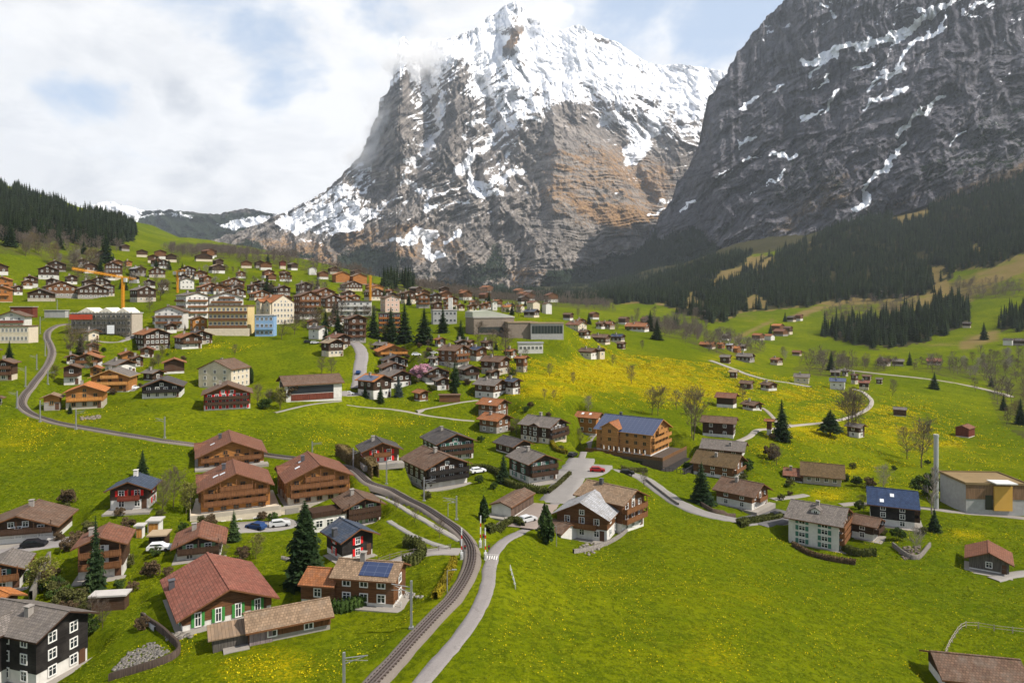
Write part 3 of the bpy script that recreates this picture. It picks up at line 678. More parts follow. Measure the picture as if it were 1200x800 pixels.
def wing(root, M, W, L, h, st, lod, th=0.0, pitch=22, oh=.9, og=1.3, deep=5.0):
    tp = math.tan(R(pitch)); rise = W/2*tp
    fl = st.get('fl') or max(1, round(h/2.75)); fh = h/fl
    pl = st.get('pl', 1); zb = min(h, pl*fh*(.96 if pl >= 1 else 1)) if pl else .35
    wall = st.get('wall', 'dark'); base = st.get('base', 'white'); wm = wallmat(wall)
    if st.get('boards'): wm = boards(WALL[wall])
    shut = st.get('shut'); wsp = st.get('ws', 2.5); ww = st.get('ww', 1.15); wh = st.get('wh', 1.2)
    m = MB(); m.box(-W/2, W/2, -L/2, L/2, -deep, zb); m.build('foundation', wallmat(base), root, M)
    o_ = .07; m = MB()
    top = [(-W/2-o_, zb), (W/2+o_, zb), (W/2+o_, h - o_*tp), (0, h+rise), (-W/2-o_, h - o_*tp)]
    m.prism(top, -L/2-o_, L/2+o_); m.build('wall', wm, root, M)
    trim = plain(sc(WALL.get(st.get('trim', 'brown')), 1.0), .8, .2)
    rm = solar() if st.get('roof') == 'solar' else tiles(ROOF[st.get('roof', 'brown')], st.get('wear', .25))
    rf = roof_part(root, M, W, L, h, pitch, oh, og, rm, trim)
    if st.get('chim', 1) and lod < 3:
        cx_, cy_ = st.get('cpos', (-.16, .12)); chimney(rf, cx_*W, cy_*L, h + rise - abs(cx_)*W*tp + .25, 1.0 if lod < 2 else 1.3, st.get('chimc', 'stone'), .38 if lod < 2 else .5)
    for (a, b) in st.get('sky', ()):
        k = MB(); slope_box(k, -1 if a < 0 else 1, W, h, tp, .24, abs(a)*W/2, abs(a)*W/2+1.1, b*L, b*L+.9); k.build('skylight', [plain((.6,.62,.64), .15, .1)], rf)
    for (sd, a0, a1, b0, b1) in st.get('solar', ()):
        k = MB(); slope_box(k, sd, W, h, tp, .24, a0*(W/2+oh), a1*(W/2+oh), b0*L, b1*L); k.build('solar_panel', solar(), rf)
    F = M @ Matrix.Translation((0, -L/2 - o_, 0)); Fb = M @ Matrix.Translation((0, -L/2, 0))
    Lf = M @ Matrix.Translation((-W/2 - o_, 0, 0)) @ Matrix.Rotation(R(-90), 4, 'Z'); Rt = M @ Matrix.Translation((W/2 + o_, 0, 0)) @ Matrix.Rotation(R(90), 4, 'Z')
    if lod < 3 and st.get('win', 1):
        mid = [k*fh + fh*.56 for k in range(fl)]
        nfmax = st.get('nf', 99)
        for k, z in enumerate(mid):
            sk = ()
            if z < zb and st.get('gar'):
                n = st['gar']
                for i in range(n):
                    g = MB(); g.box(-1.2, 1.2, -.04, .05, 0, 2.1)
                    for q in range(4): g.box(-1.15, 1.15, -.06, -.041, .06 + q*.5, .5 + q*.5)
                    g.build('garage_door', plain(st.get('gcol', (.55,.55,.53)), .6, .1), root, F @ Matrix.Translation(((i-(n-1)/2)*(W-.8)/max(n, 1), .04, 0.1)))
                continue
            wall_windows(root, F, W - .8, [z], st, lod, nfmax, shut if (z > zb or st.get('shutg')) else None, ww, wh, wsp)
        if lod < 2 and not st.get('gar'):
            d = MB(); d.box(-.5, .5, -.02, .05, 0, 2.05); d.box(-.4, .4, -.04, -.021, .15, 1.0); d.box(-.4, .4, -.04, -.021, 1.1, 1.95)
            d.build('door', plain((.10,.05,.03), .6, .2), root, F @ Matrix.Translation((W*.43-.3, .03, .1)))
        if rise > 1.9 and st.get('attic', 1):
            wall_windows(root, F, min(W*.42, W - 2.0*2/tp*.55), [h + min(.55, rise*.22)], st, lod, 3 if lod < 2 else 2, shut if lod < 2 else None, min(ww, 1.0), 1.0, 2.3)
        sides = st.get('sides', 'l' if th > 4 else ('r' if th < -4 else 'lr'))
        for sd in sides:
            wall_windows(root, Lf if sd == 'l' else Rt, L - .6, mid if not st.get('sidetop') else mid[1:], st, lod, st.get('ns', 99 if lod < 2 else 4), shut if st.get('sshut', 1) else None, ww, wh, st.get('wss', 3.0))
    bm = boards(sc(WALL[st.get('balc', wall if wall in WALL else 'brown')], st.get('balk', 1.25)))
    for b in st.get('bal', ()):
        bw = st.get('bw', .94); dz = b*fh
        balcony(root, F, -W/2*bw, W/2*bw, dz, 1.15, bm, lod)
    if st.get('topbal') and rise > 1.8: balcony(root, F, -W*.24, W*.24, h + .1 - .55, 1.1, bm, lod)
    for b in st.get('lbal', ()): balcony(root, Lf, -L/2*.96, L/2*.96, b*fh, 1.1, bm, lod)
    for b in st.get('rbal', ()): balcony(root, Rt, -L/2*.96, L/2*.96, b*fh, 1.1, bm, lod)
    return dict(W=W, L=L, h=h, fh=fh, fl=fl, rise=rise, tp=tp, zb=zb, F=F, Lf=Lf, Rt=Rt, roof=rf, M=M, root=root, lod=lod, st=st, oh=oh, og=og)

HOUSES = []
def pad(cx, cy, hx, hy, th, z, margin=5.0):
    """level the terrain under a building, with a bank around it"""
    r = math.hypot(hx, hy) + margin + 3
    sel = np.nonzero((np.abs(GX-cx) < r) & (np.abs(GY-cy) < r))
    if not len(sel[0]): return
    dx = GX[sel]-cx; dy = GY[sel]-cy; c, s = math.cos(th), math.sin(th)
    lx = np.abs(dx*c + dy*s)-hx; ly = np.abs(-dx*s + dy*c)-hy
    dist = np.hypot(np.maximum(lx, 0), np.maximum(ly, 0))
    w = 1 - sstep(.8, margin, dist)
    GZ[sel] = GZ[sel]*(1-w) + z*w
def H(box, th, LW, label, name='chalet', cat='house', Y=None, pitch=22, group=None, oh=None, og=None, lod=None, **st):
    u0, vt, u1, vb = box
    y0 = Y or hit((u0+u1)/2, vb).y
    if oh is None: oh = .95 if y0 < 330 else .8
    if og is None: og = 1.25 if y0 < 330 else .9
    cx, cy, zb, W, L, h, t = fit(u0, vt, u1, vb, th, LW, pitch, oh, og, Y)
    root = empty(name, (cx, cy, zb), t); tag(root, label, cat, group)
    if lod is None: lod = 0 if cy < 205 else (1 if cy < 330 else (2 if cy < 620 else 3))
    d = wing(root, Matrix.Identity(4), W, L, h, st, lod, th, pitch, oh, og)
    if lod == 0 and st.get('patio', 1):
        m = MB(); q = random.Random(int(u0*13+vb)); a, b = q.uniform(.4, 1.6), q.uniform(1.6, 3.4)
        m.box(-W/2-a, W/2+q.uniform(.3, 1.4), -L/2-b, -L/2-.01, -1.2, .045); m.box(-W/2-a, -W/2-.01, -L/2, L/2*q.uniform(.2, .9), -1.2, .04)
        m.build('patio', asphalt((.25,.225,.195), .15), root)
    pd = st.get('pad', (0, 0, 0)); pad(cx, cy, W/2+pd[0], L/2+pd[1], t, zb+pd[2]-.05, min(6, 2.5+cy*.012))
    d['cy'] = cy; d['box'] = box; HOUSES.append((cx, cy, max(W, L)*.75)); return d

def cross(d, pos, wf, side, hf=1.0, out=.8, pitch=24, **st):
    """a gabled wing standing out of one long side (roof gable or full wing)"""
    W2 = d['L']*wf; s = dict(d['st']); s.update(chim=0, sky=(), solar=(), bal=(), gar=0, lbal=(), rbal=(), topbal=0); s.update(st)
    L2 = d['W']/2 + out
    M = d['M'] @ Matrix.Translation((side*(L2/2), pos*d['L'], 0)) @ Matrix.Rotation(R(90*side), 4, 'Z')
    tp2 = math.tan(R(pitch)); hh = min(d['h']*hf, d['h'] + d['rise'] - W2/2*tp2 - .15)
    return wing(d['root'], M, W2, L2, hh, dict(s, sides=''), d['lod'], 0, pitch, .6, .7)

def dormer(d, pos, side, w=2.0, hh=1.3, at=.45):
    """small gabled dormer on a roof slope"""
    W, h, tp = d['W'], d['h'], d['tp']; x = at*W/2; zr = h + (W/2 - x)*tp + .24
    m = MB(); dep = hh/tp + w/2
    m.prism([(-w/2, -.8), (w/2, -.8), (w/2, hh*.6), (0, hh*.6 + w*.28), (-w/2, hh*.6)], 0, dep)
    M = Matrix.Translation((side*x, pos*d['L'], zr)) @ Matrix.Rotation(R(90*side), 4, 'Z')
    o = m.build('dormer', wallmat(d['st'].get('wall', 'dark')), d['roof'], M)
    m = MB(); n = 0; e = w/2 + .3
    m.prism([(-e, hh*.6-.17), (0, hh*.6 + w*.28), (e, hh*.6-.17), (e, hh*.6), (0, hh*.6 + w*.28 + .2), (-e, hh*.6)], -.35, dep)
    m.build('dormer_roof', tiles(ROOF[d['st'].get('roof', 'brown')] if d['st'].get('roof') != 'solar' else ROOF['rust'], .25), d['roof'], M)
    add_window(d['roof'], M @ Matrix.Translation((0, 0, 0)), 0, .2, .9, .7, WHITE, 2, None, 1)

def block(box, th, LW, label, name='hotel', cat='hotel', Y=None, floors=4, cols=6, scol=3, wall='white', roofc='grey', frame=(.6,.58,.55), bal=(), balc='brown', lod=1, ww=1.3, wh=1.5, parapet=True, side='l', cap=None, win=True):
    """flat-roofed building"""
    cx, cy, zb, W, L, h, t = fit(*box, th, LW, 0.01, .25, .25, Y)
    root = empty(name, (cx, cy, zb), t); tag(root, label, cat)
    m = MB(); m.box(-W/2, W/2, -L/2, L/2, -5, h); m.build('wall', wallmat(wall), root)
    m = MB(); m.box(-W/2-.35, W/2+.35, -L/2-.35, L/2+.35, h, h+.25)
    if parapet:
        for q in ((-W/2-.35,W/2+.35,-L/2-.35,-L/2-.15),(-W/2-.35,W/2+.35,L/2+.15,L/2+.35),(-W/2-.35,-W/2-.15,-L/2-.149,L/2+.149),(W/2+.15,W/2+.35,-L/2-.149,L/2+.149)): m.box(*q, h+.25, h+.6)
    m.build('roof', plain(ROOF.get(roofc, (.2,.2,.2)), .9, .3, .3), root)
    fh = h/floors; I = Matrix.Identity(4)
    F = Matrix.Translation((0, -L/2, 0)); Lf = Matrix.Translation((-W/2, 0, 0)) @ Matrix.Rotation(R(-90), 4, 'Z'); Rt = Matrix.Translation((W/2, 0, 0)) @ Matrix.Rotation(R(90), 4, 'Z')
    if win:
        for k in range(floors):
            for i in range(cols): add_window(root, F, (i-(cols-1)/2)*(W-.4)/cols, k*fh + fh*.55, min(ww, W/cols*.6), min(wh, fh*.55), frame, 2, None, 1)
            for i in range(scol): add_window(root, Lf if side == 'l' else Rt, (i-(scol-1)/2)*(L-.4)/scol, k*fh + fh*.55, min(ww, L/scol*.6), min(wh, fh*.55), frame, 2, None, 1)
    for b in bal: balcony(root, F, -W/2*.97, W/2*.97, b*fh, 1.0, boards(WALL[balc]) if balc in WALL else plaster(PLAS[balc]), 1)
    pad(cx, cy, W/2, L/2, t, zb-.05, min(6, 2.5+cy*.012))
    HOUSES.append((cx, cy, max(W, L)*.7))
    return dict(W=W, L=L, h=h, fh=fh, root=root, F=F, Lf=Lf, Rt=Rt, lod=lod, st={}, M=I, tp=0, rise=0)
# ------------------------------------------------------------------ the near houses
d = H((-42,700,117,806), 72, 1.45, 'big dark timber chalet with grey roof and white ground floor, lower left corner', pitch=25, roof='grey', wear=.4, wall='black', pl=.8, fl=3, sides='l', chim=1, cpos=(-.2,-.1), ws=2.6, wss=2.4, trim='dark', wh=1.3)
cross(d, .2, .42, -1, 1.0, 2.6, 26, bal=(), shut=None, ws=1.9, ww=1.3, wh=1.3, fl=3)
H((-34,584,93,640), 16, .75, 'wide dark chalet with brown roof above a long white garage floor at the left edge', pitch=20, roof='brown', wall='mid', pl=1, fl=3, gar=5, bal=(2,), balc='dark', gcol=(.6,.58,.55), cpos=(.02,.1), ws=3.2)
H((-30,641,43,694), 24, 1.1, 'dark brown chalet beside the rough stone wall at the left edge', roof='grey', wall='dark', pl=1, fl=2, bal=(1,), balc='brown', shut='teal', chim=0)
H((-30,686,33,745), 60, 1.2, 'small house with bright orange tiled roof and skylight behind the big dark chalet', name='house', roof='orange', wall='brown', pl=.5, fl=2, sky=((-.55,-.3),), chim=0, wear=.1)
d = H((82,611,160,680), 20, .9, 'brown apartment chalet with white shutters and three rows of balconies behind the tall conifer', roof='redbrown', wall='mid', pl=1, fl=3, bal=(1,2), balc='brown', shut='white', shutg=1, ws=3.6, cpos=(-.3,.0))
H((199,609,268,657), 20, 1.0, 'low dark chalet with reddish roof and full balcony right of the car shelter', roof='redbrown', wall='dark', pl=1, fl=2, bal=(1,), ws=2.2, shut='ltgreen', chim=1)
H((121,553,191,598), 12, .8, 'dark chalet with slate blue roof, red shutters and white ground floor', roof='slate', wear=.08, wall='dark', pl=1, fl=2, bal=(1,), bw=.55, shut='red', cpos=(0,.2), chimc='white', balc='red', sides='lr')
d = H((187,667,328,740), 34, 1.25, 'long low chalet with red tiled roof and tall green shutters on a white plinth', pitch=23, roof='red', wear=.1, wall='brown', pl=.38, fl=1, shut='green', ws=2.1, ww=.8, wh=1.9, chimc='metal', cpos=(-.5,.2), sides='l', attic=0)
d = H((283,699,393,756), -64, 2.3, 'old brown timber barn with patched roof and lean-to on the meadow below the track', name='barn', cat='barn', pitch=22, roof='tan', wear=.3, wall='brown', boards=1, pl=.3, base='stone', fl=1, sides='r', ns=2, nf=1, chim=0, oh=1.0, og=.5)
W, L, h = d['W'], d['L'], d['h']
m = MB(); m.box(-W/2+.1, W/2-.6, -L/2-4.2, -L/2-.1, -3, h*.62); m.build('lean_to', boards(sc(WALL['grey'], .8)), d['root'])
m = MB(); m.prism([(-W/2-.5, h*.62), (W/2-.2, h*.62), (W/2-.2, h*.62+.15), (-W/2-.5, h*.62+.15)], -L/2-4.8, -L/2-.08); m.build('lean_to_roof', tiles(ROOF['tan'], .3), d['root'])
m = MB(); m.box(-1.4, 1.4, -.06, .05, -.3, 1.9); m.build('barn_door', boards((.22,.17,.17)), d['root'], d['Rt'] @ Matrix.Translation((-L*.36, 0, 0)))
d = H((384,653,482,712), 80, 1.75, 'honey brown farmhouse with blue solar panels on a mossy brown roof', name='farmhouse', pitch=25, roof='tan', wear=.1, wall='brown', pl=.25, fl=2, sides='l', wss=2.3, ww=1.2, solar=((-1,.12,.8,-.42,.08),), og=.7, cpos=(-.02,.12), bal=())
W, L, h = d['W'], d['L'], d['h']
wing(d['root'], Matrix.Translation((-.4, L/2+2.6, -.2)), W*.95, 5.2, h*.72, dict(roof='rust', wall='brown', pl=.2, fl=1, sides='l', chim=0), 0, 80, 24, .8, .3)
H((374,605,446,658), 40, 1.05, 'black chalet with dark slate roof and bright red closed shutters', pitch=25, roof='slate', wall='black', pl=.5, fl=2, shut='red', sides='l', chimc='metal', cpos=(-.55,-.1), ww=.9)
d = H((388,571,453,616), 30, .95, 'dark chalet with green shutters and a flat terrace annex on its left', roof='brown', wall='dark', pl=1, fl=3, bal=(1,2), shut='ltgreen', shutg=1, ws=2.3, chim=1)
W, L, h = d['W'], d['L'], d['h']
m = MB(); m.box(-W/2-7, -W/2-.12, -L/2-.5, L/2-1, -4, 2.9); m.build('annex', plaster(PLAS['white']), d['root'])
m = MB(); m.box(-W/2-7.3, -W/2-.1, -L/2-.8, L/2-.7, 2.9, 3.1); m.box(-W/2-7.3, -W/2-.1, -L/2-.8, -L/2-.7, 3.1, 4.0); m.box(-W/2-7.3, -W/2-7.2, -L/2-.69, L/2-.7, 3.1, 4.0); m.build('annex_terrace', boards(WALL['dark']), d['root'])
for i in range(3): add_window(d['root'], Matrix.Translation((-W/2-5.8+i*2.2, -L/2-.5, 1.5)), 0, 0, 1.4, 1.4, WHITE)
d1 = H((228,503,314,548), 25, 1.0, 'golden brown chalet with red roof at the back of the three matching chalets', pitch=23, roof='redbrown', wear=.12, wall='gold', pl=0, fl=2, bal=(1,), balc='brown', ws=2.2, trim='brown', sky=((-.5,-.1),), chimc='metal', frame=(.2,.1,.04))
cross(d1, .28, .3, -1, 1.0, .4)
d2 = H((230,537,322,602), 25, .95, 'golden brown chalet with red roof standing on a wide white terrace plinth', pitch=23, roof='redbrown', wear=.12, wall='gold', pl=.0, fl=3, bal=(1,2), balc='brown', ws=2.4, trim='brown', sky=((-.5,-.15),(-.3,-.2)), chimc='metal', frame=(.2,.1,.04), topbal=1)
cross(d2, .26, .32, -1, 1.0, .4)
W, L, h = d2['W'], d2['L'], d2['h']
m = MB(); m.box(-W/2-2.2, W/2+2.0, -L/2-4.0, L/2, -5, .05); m.box(W/2+2.0, W/2+12.5, -L/2-3.6, L/2-3, -5, -.5); m.build('terrace_plinth', plaster(PLAS['cream']), d2['root'])
m = MB(); m.box(-W/2-2.2, W/2+2, -L/2-4.0, -L/2-3.85, .05, .95); m.box(-W/2-2.2, -W/2-2.05, -L/2-3.84, L/2, .05, .95); m.box(W/2+2.0, W/2+12.5, -L/2-3.6, -L/2-3.45, -.5, .4); m.build('parapet', plaster(PLAS['beige']), d2['root'])
m = MB(); m.box(-1.6, 1.6, -.05, .05, -2.7, -.7); m.build('garage_door', plain((.03,.03,.03), .6), d2['root'], Matrix.Translation((W/2+7.5, -L/2-3.6, 0)))
for i in range(4): add_window(d2['root'], Matrix.Translation((-W/2+1.0+i*3.2, -L/2-4.0, -1.2)), 0, 0, .8, .6, WHITE, 1)
d3 = H((321,528,416,592), 27, 1.0, 'golden brown chalet with red roof nearest the railway of the three matching chalets', pitch=23, roof='redbrown', wear=.12, wall='gold', pl=1, base='cream', fl=3, bal=(1,2), balc='brown', ws=2.4, trim='brown', sky=((-.5,-.15),(-.3,.1)), chimc='metal', frame=(.2,.1,.04), topbal=1)
cross(d3, .26, .32, -1, 1.0, .4)
H((416,510,473,543), 22, .8, 'small brown chalet with dark roof, red shutters and white ground floor beside the clipped hedge', roof='dark', wall='brown', pl=1, fl=2, bal=(1,), bw=.5, shut='red', shutg=1)
H((467,521,554,573), 33, 1.15, 'large dark chalet with brown roof and white garages above the curved hedge', roof='brown', wall='dark', pl=1, fl=3, bal=(1,2), bw=.98, balc='black', gar=3, gcol=(.5,.47,.42), sides='l', cpos=(-.05,-.1))
H((491,499,560,541), 28, 1.0, 'dark chalet with grey roof and green balcony screens directly behind the large dark chalet', roof='dark', wall='dark', pl=1, fl=3, bal=(1,2), shut='teal', cpos=(-.1,.2))
H((576,509,627,533), 38, 1.2, 'low dark house with charcoal roof wedged behind the curved balcony chalet', name='house', roof='dark', wall='dark', pl=0, fl=1, chim=0)
H((591,522,659,566), 30, 1.15, 'dark chalet with pale grey roof and two curved balconies beside the village road', roof='grey', wear=.45, wall='dark', pl=1, fl=3, bal=(1,2), shut='teal', ws=2.2, cpos=(-.1,.1))
d = H((605,485,669,520), 52, 1.1, 'half timbered white house with grey roof and a gabled dormer above the road', name='house', roof='grey', wear=.35, wall='dark', pl=1, base='cream', fl=3, bal=(1,2), ws=2.0, lbal=(), cpos=(0,.1), sides='l', wss=2.2)
cross(d, -.05, .26, -1, 1.0, .5)
H((556,465,600,489), 56, 1.0, 'brown house with rust red roof, upper one of the pair by the meadow path', name='house', roof='rust', wall='brown', pl=1, fl=2, sides='l', chim=0, base='stone', sky=((-.5,-.1),))
H((557,482,603,508), 52, 1.0, 'brown house with rust red roof, lower one of the pair by the meadow path', name='house', roof='rust', wall='brown', pl=1, fl=2, sides='l', base='stone', chim=1)
d = H((573,573,628,606), -26, 2.6, 'long white garage row with brown roof and many dark doors', name='garage', cat='garage', pitch=18, roof='brown', wear=.3, wall='white', pl=0, fl=1, win=0, chim=0, oh=.5, og=.5)
for i in range(6):
    m = MB(); m.box(-1.15, 1.15, -.06, .04, 0, 2.0); m.build('garage_door', boards((.12,.08,.06)), d['root'], d['Rt'] @ Matrix.Translation(((i-2.5)*d['L']/6.2, 0, 0)))
# the compound farmhouse by the crossing
d = H((646,573,731,635), -24, .8, 'large brown farmhouse with grey front roof and mossy rear wing beside the round topped tree', name='farmhouse', pitch=26, roof='light', wear=.5, wall='brown', pl=1, fl=2, sides='r', ws=2.4, chim=0, lbal=(), bal=(1,), bw=.6)
W, L, h = d['W'], d['L'], d['h']
b = wing(d['root'], Matrix.Translation((W*.26, L/2+3.6, 0)) @ Matrix.Rotation(R(72), 4, 'Z'), 9.0, W*1.05, h+1.5, dict(roof='tan', wall='brown', pl=1, fl=3, bal=(1,2), balc='brown', sides='', ws=2.4, cpos=(-.05,.2), chimc='metal'), 0, 30, 24, .9, 1.2)
wing(d['root'], Matrix.Translation((-W*.46, -L/2-1.0, -.4)) @ Matrix.Rotation(R(70), 4, 'Z'), 5.6, 6.5, 2.5, dict(roof='brown', wall='white', pl=0, fl=1, chim=0, sides='', win=0), 0, 0, 22, .5, .5)
# hotel with the blue roof
d = H((694,484,789,534), 56, 1.2, 'big honey timber hotel with blue solar roof above a dark terrace', name='hotel', cat='hotel', pitch=24, roof='solar', wall='honey', pl=0, fl=3, bal=(1,2), balc='honey', balk=1.0, topbal=1, sides='l', wss=3.0, frame=(.3,.16,.06), chimc='metal', cpos=(.05,.25), trim='honey', pad=(4.5,6,-3.6))
cross(d, .22, .30, -1, 1.12, 1.2, 30, roof='rust', wall='honey')
W, L = d['W'], d['L']
m = MB(); m.box(-W/2-4.5, W/2+1, -L/2-6, L/2+2, -9, -.12); m.build('terrace', stone((.13,.10,.08)), d['root'])
m = MB()
for (a, b, c, e) in ((-W/2-4.5, -W/2-4.4, -L/2-6, L/2+2), (-W/2-4.39, W/2+1, -L/2-6, -L/2-5.9)): m.box(a, b, c, e, -.12, .95)
m.build('terrace_railing', boards((.16,.08,.035)), d['root'])
m = MB(); m.box(-5, 5, -.05, .05, -3.2, -.9); m.build('shop_window', glass((.02,.02,.025)), d['root'], Matrix.Translation((-W/2-4.5, -L*.2, 0)) @ Matrix.Rotation(R(-90), 4, 'Z'))
m = MB(); m.box(-W/2-6.6, W/2-1, -L/2-14, -L/2-6.02, -10, -2.6); m.build('lower_terrace', stone((.05,.045,.042)), d['root'])
m = MB()
for i in range(12): x = -W/2-6.5+i*1.35; m.box(x, x+.1, -L/2-14, -L/2-13.9, -2.6, -1.4)
m.box(-W/2-6.6, W/2-1, -L/2-14.05, -L/2-13.85, -1.4, -1.3)
for i in range(7): y = -L/2-13.8+i*1.2; m.box(-W/2-6.6, -W/2-6.5, y, y+.1, -2.6, -1.4)
m.box(-W/2-6.65, -W/2-6.45, -L/2-13.84, -L/2-6.2, -1.4, -1.3)
m.build('railing', metal((.05,.05,.05)), d['root'])
HOTEL = d
H((671,481,710,509), 62, 1.2, 'honey coloured house with orange red roof behind the blue roofed hotel', name='house', roof='rust', wear=.1, wall='gold', pl=0, fl=2, sides='l', chim=0, sky=((-.3,-.2),(-.3,.2)))
H((819,486,866,513), 66, 1.5, 'long brown barn with plain dark roof beside the big bare tree above the hotel', name='barn', cat='barn', roof='brown', wall='dark', boards=1, pl=.4, fl=2, sides='l', ns=2, nf=2, chim=0)
H((818,513,878,537), 64, 1.3, 'dark house with weathered grey roof behind the rust brown chalet', name='house', roof='grey', wall='mid', pl=.5, fl=1, sides='l', chim=1, cpos=(-.3,-.2))
H((807,526,877,562), 54, 1.15, 'brown chalet with rusty brown roof between the dark spruce and the grey roofed house', pitch=26, roof='olive', wear=.1, wall='brown', pl=.5, fl=2, sides='l', cpos=(-.2,0), bal=(1,))
H((833,557,906,598), 46, 1.05, 'brown chalet with dark brown roof and white base beside the curving road', pitch=25, roof='brown', wall='brown', pl=1, fl=2, sides='l', cpos=(-.1,.1), bal=(1,), bw=.5, ws=2.1)
d = H((936,540,991,570), 66, 1.05, 'brown roofed cottage with stone porch in the dandelion meadow', name='cottage', pitch=27, roof='olive', wear=.05, wall='mid', pl=1, base='beige', fl=1, sides='l', chim=0, wss=2.2)
wing(d['root'], Matrix.Translation((-1.5, d['L']/2+3.0, -.3)), d['W']*.7, 5.5, d['h']*.8, dict(roof='redbrown', wall='dark', pl=.3, fl=1, sides='l', chim=1), 0, 60, 22, .6, .3)
d = H((917,584,1001,646), 54, .95, 'tall white four storey house with grey roof and brown balconies', name='house', pitch=23, roof='grey', wear=.3, wall='white', pl=0, fl=4, bal=(1,2,3), balc='brown', sides='l', wss=4.0, ww=1.4, wh=1.1, cpos=(-.08,.0), chimc='stone', shut='teal')
dormer(d, .0, -1, 2.0, 1.1, .6)
H((990,600,1038,634), 48, .9, 'small brown roofed chalet between the tall white house and the blue roofed house', roof='brown', wall='dark', pl=.8, fl=2, sides='l', bal=(1,), chim=0)
d = H((1013,569,1079,620), 64, .85, 'dark chalet with blue metal roof, skylights and white lower floor', pitch=25, roof='blue', wear=.02, wall='black', pl=1, fl=3, bal=(1,2), lbal=(), balc='dark', sides='l', sky=((-.35,-.05),(-.75,.2)), chim=0)
H((1130,632,1189,674), -34, 1.05, 'small grey timber barn with red brown roof alone on the right meadow', name='barn', cat='barn', pitch=24, roof='redbrown', wear=.08, wall='grey', boards=1, pl=.0, fl=1, sides='', chim=0, nf=1, attic=0)
H((1075,762,1215,822), 78, 1.4, 'farm building with dark mossy roof cut by the lower right corner', name='farm_building', cat='building', pitch=24, roof='brown', wear=.4, wall='dark', pl=.5, fl=1, sides='l', chim=0)
H((1118,496,1144,513), -52, 1.4, 'little red barn with rusty roof alone on the green valley floor', name='barn', cat='barn', roof='redbrown', wear=.05, wall='red', boards=1, pl=0, fl=1, chim=0, win=0, oh=.5, og=.5)
H((1046,476,1063,488), 60, 1.2, 'weathered grey hay hut alone in the meadow right of the twin bare trees', name='hut', cat='hut', roof='grey', wall='mid', boards=1, pl=0, fl=1, chim=0, win=0, oh=.4, og=.4)
H((988,494,1018,513), 35, 1.1, 'grey roofed house half hidden behind the twin bare trees', name='house', roof='grey', wear=.5, wall='dark', pl=1, fl=2, chim=0)
# boiler house
d = block((1100,553,1206,604), -4, .8, 'modern flat roofed heating plant with yellow doors beside the steel chimney', name='heating_plant', cat='building', floors=1, cols=0, scol=0, wall='greyp', roofc='moss', win=False)
W, L, h = d['W'], d['L'], d['h']
m = MB(); m.box(-W/2-.05, W/2+.05, -L/2-.12, -L/2-.005, h*.52, h-.02); m.build('timber_cladding', boards((.20,.12,.07)), d['root'])
m = MB(); m.box(-W*.06, W*.235, -L/2-.6, -L/2-.13, h*.16, h-.25)
m.build('yellow_door', plain((.56,.32,.07), .6, .1, .3), d['root'])
m = MB(); m.box(-W*.09, W*.26, -L/2-2.2, -L/2+2, h+.62, h+.9); m.build('canopy', plain((.55,.54,.52), .7), d['root'])
m = MB(); m.box(-W*.19, -W*.07, -L/2-.2, -L/2-.125, h*.18, h*.66); m.build('window', glass((.03,.03,.035)), d['root'])
m = MB(); m.tube([(0,0,-6),(0,0,20)], .6, 16); m.tube([(0,0,19.6),(0,0,20.3)], .68, 16)
px = hit(1097, 590); px.y = d['root'].location.y - L*.3
o = m.build('chimney_stack', metal((.42,.42,.42), .5), None); o.location = ((1097-UC)/FPX*px.y, px.y, float(ground((1097-UC)/FPX*px.y, px.y))); tag(o, 'tall slim grey steel chimney rising beside the heating plant', 'chimney')
_topz = CZ - (508-VH)/FPX*px.y; o.scale = (1, 1, (_topz - o.location.z)/20.5)
# garages and shelter at the left
for i, (bx, lab) in enumerate([((157,612,172,630), 'flat roofed garage with orange door, left one of the two'), ((171,610,193,624), 'flat roofed garage with orange door, right one of the two behind the shelter')]):
    g = block(bx, 8, 1.1, lab, name='garage', cat='garage', floors=1, cols=0, scol=0, wall='white', roofc='pale', win=False, parapet=False)
    m = MB(); m.box(-g['W']*.42, g['W']*.42, -.06, .03, 0, g['h']*.82); m.build('garage_door', boards((.42,.19,.05)), g['root'], g['F'])
g = block((172,621,201,642), 10, 1.0, 'open car shelter with flat sandy roof beside the two orange garages', name='car_shelter', cat='shelter', floors=1, cols=0, scol=0, wall='dark', roofc='sand', win=False, parapet=False)
m = MB(); m.box(-g['W']*.42, g['W']*.42, -.06, .03, 0, g['h']*.9); m.build('inside_shade', plain((.01,.01,.01), .9), g['root'], g['F'])  # black panel on the solid front, painting the shade inside the shelter
g = block((104,697,154,716), 8, .35, 'long narrow shed with pale sheet roof behind the garden', name='shed', cat='shed', floors=1, cols=0, scol=0, wall='mid', roofc='pale', win=False, parapet=False)
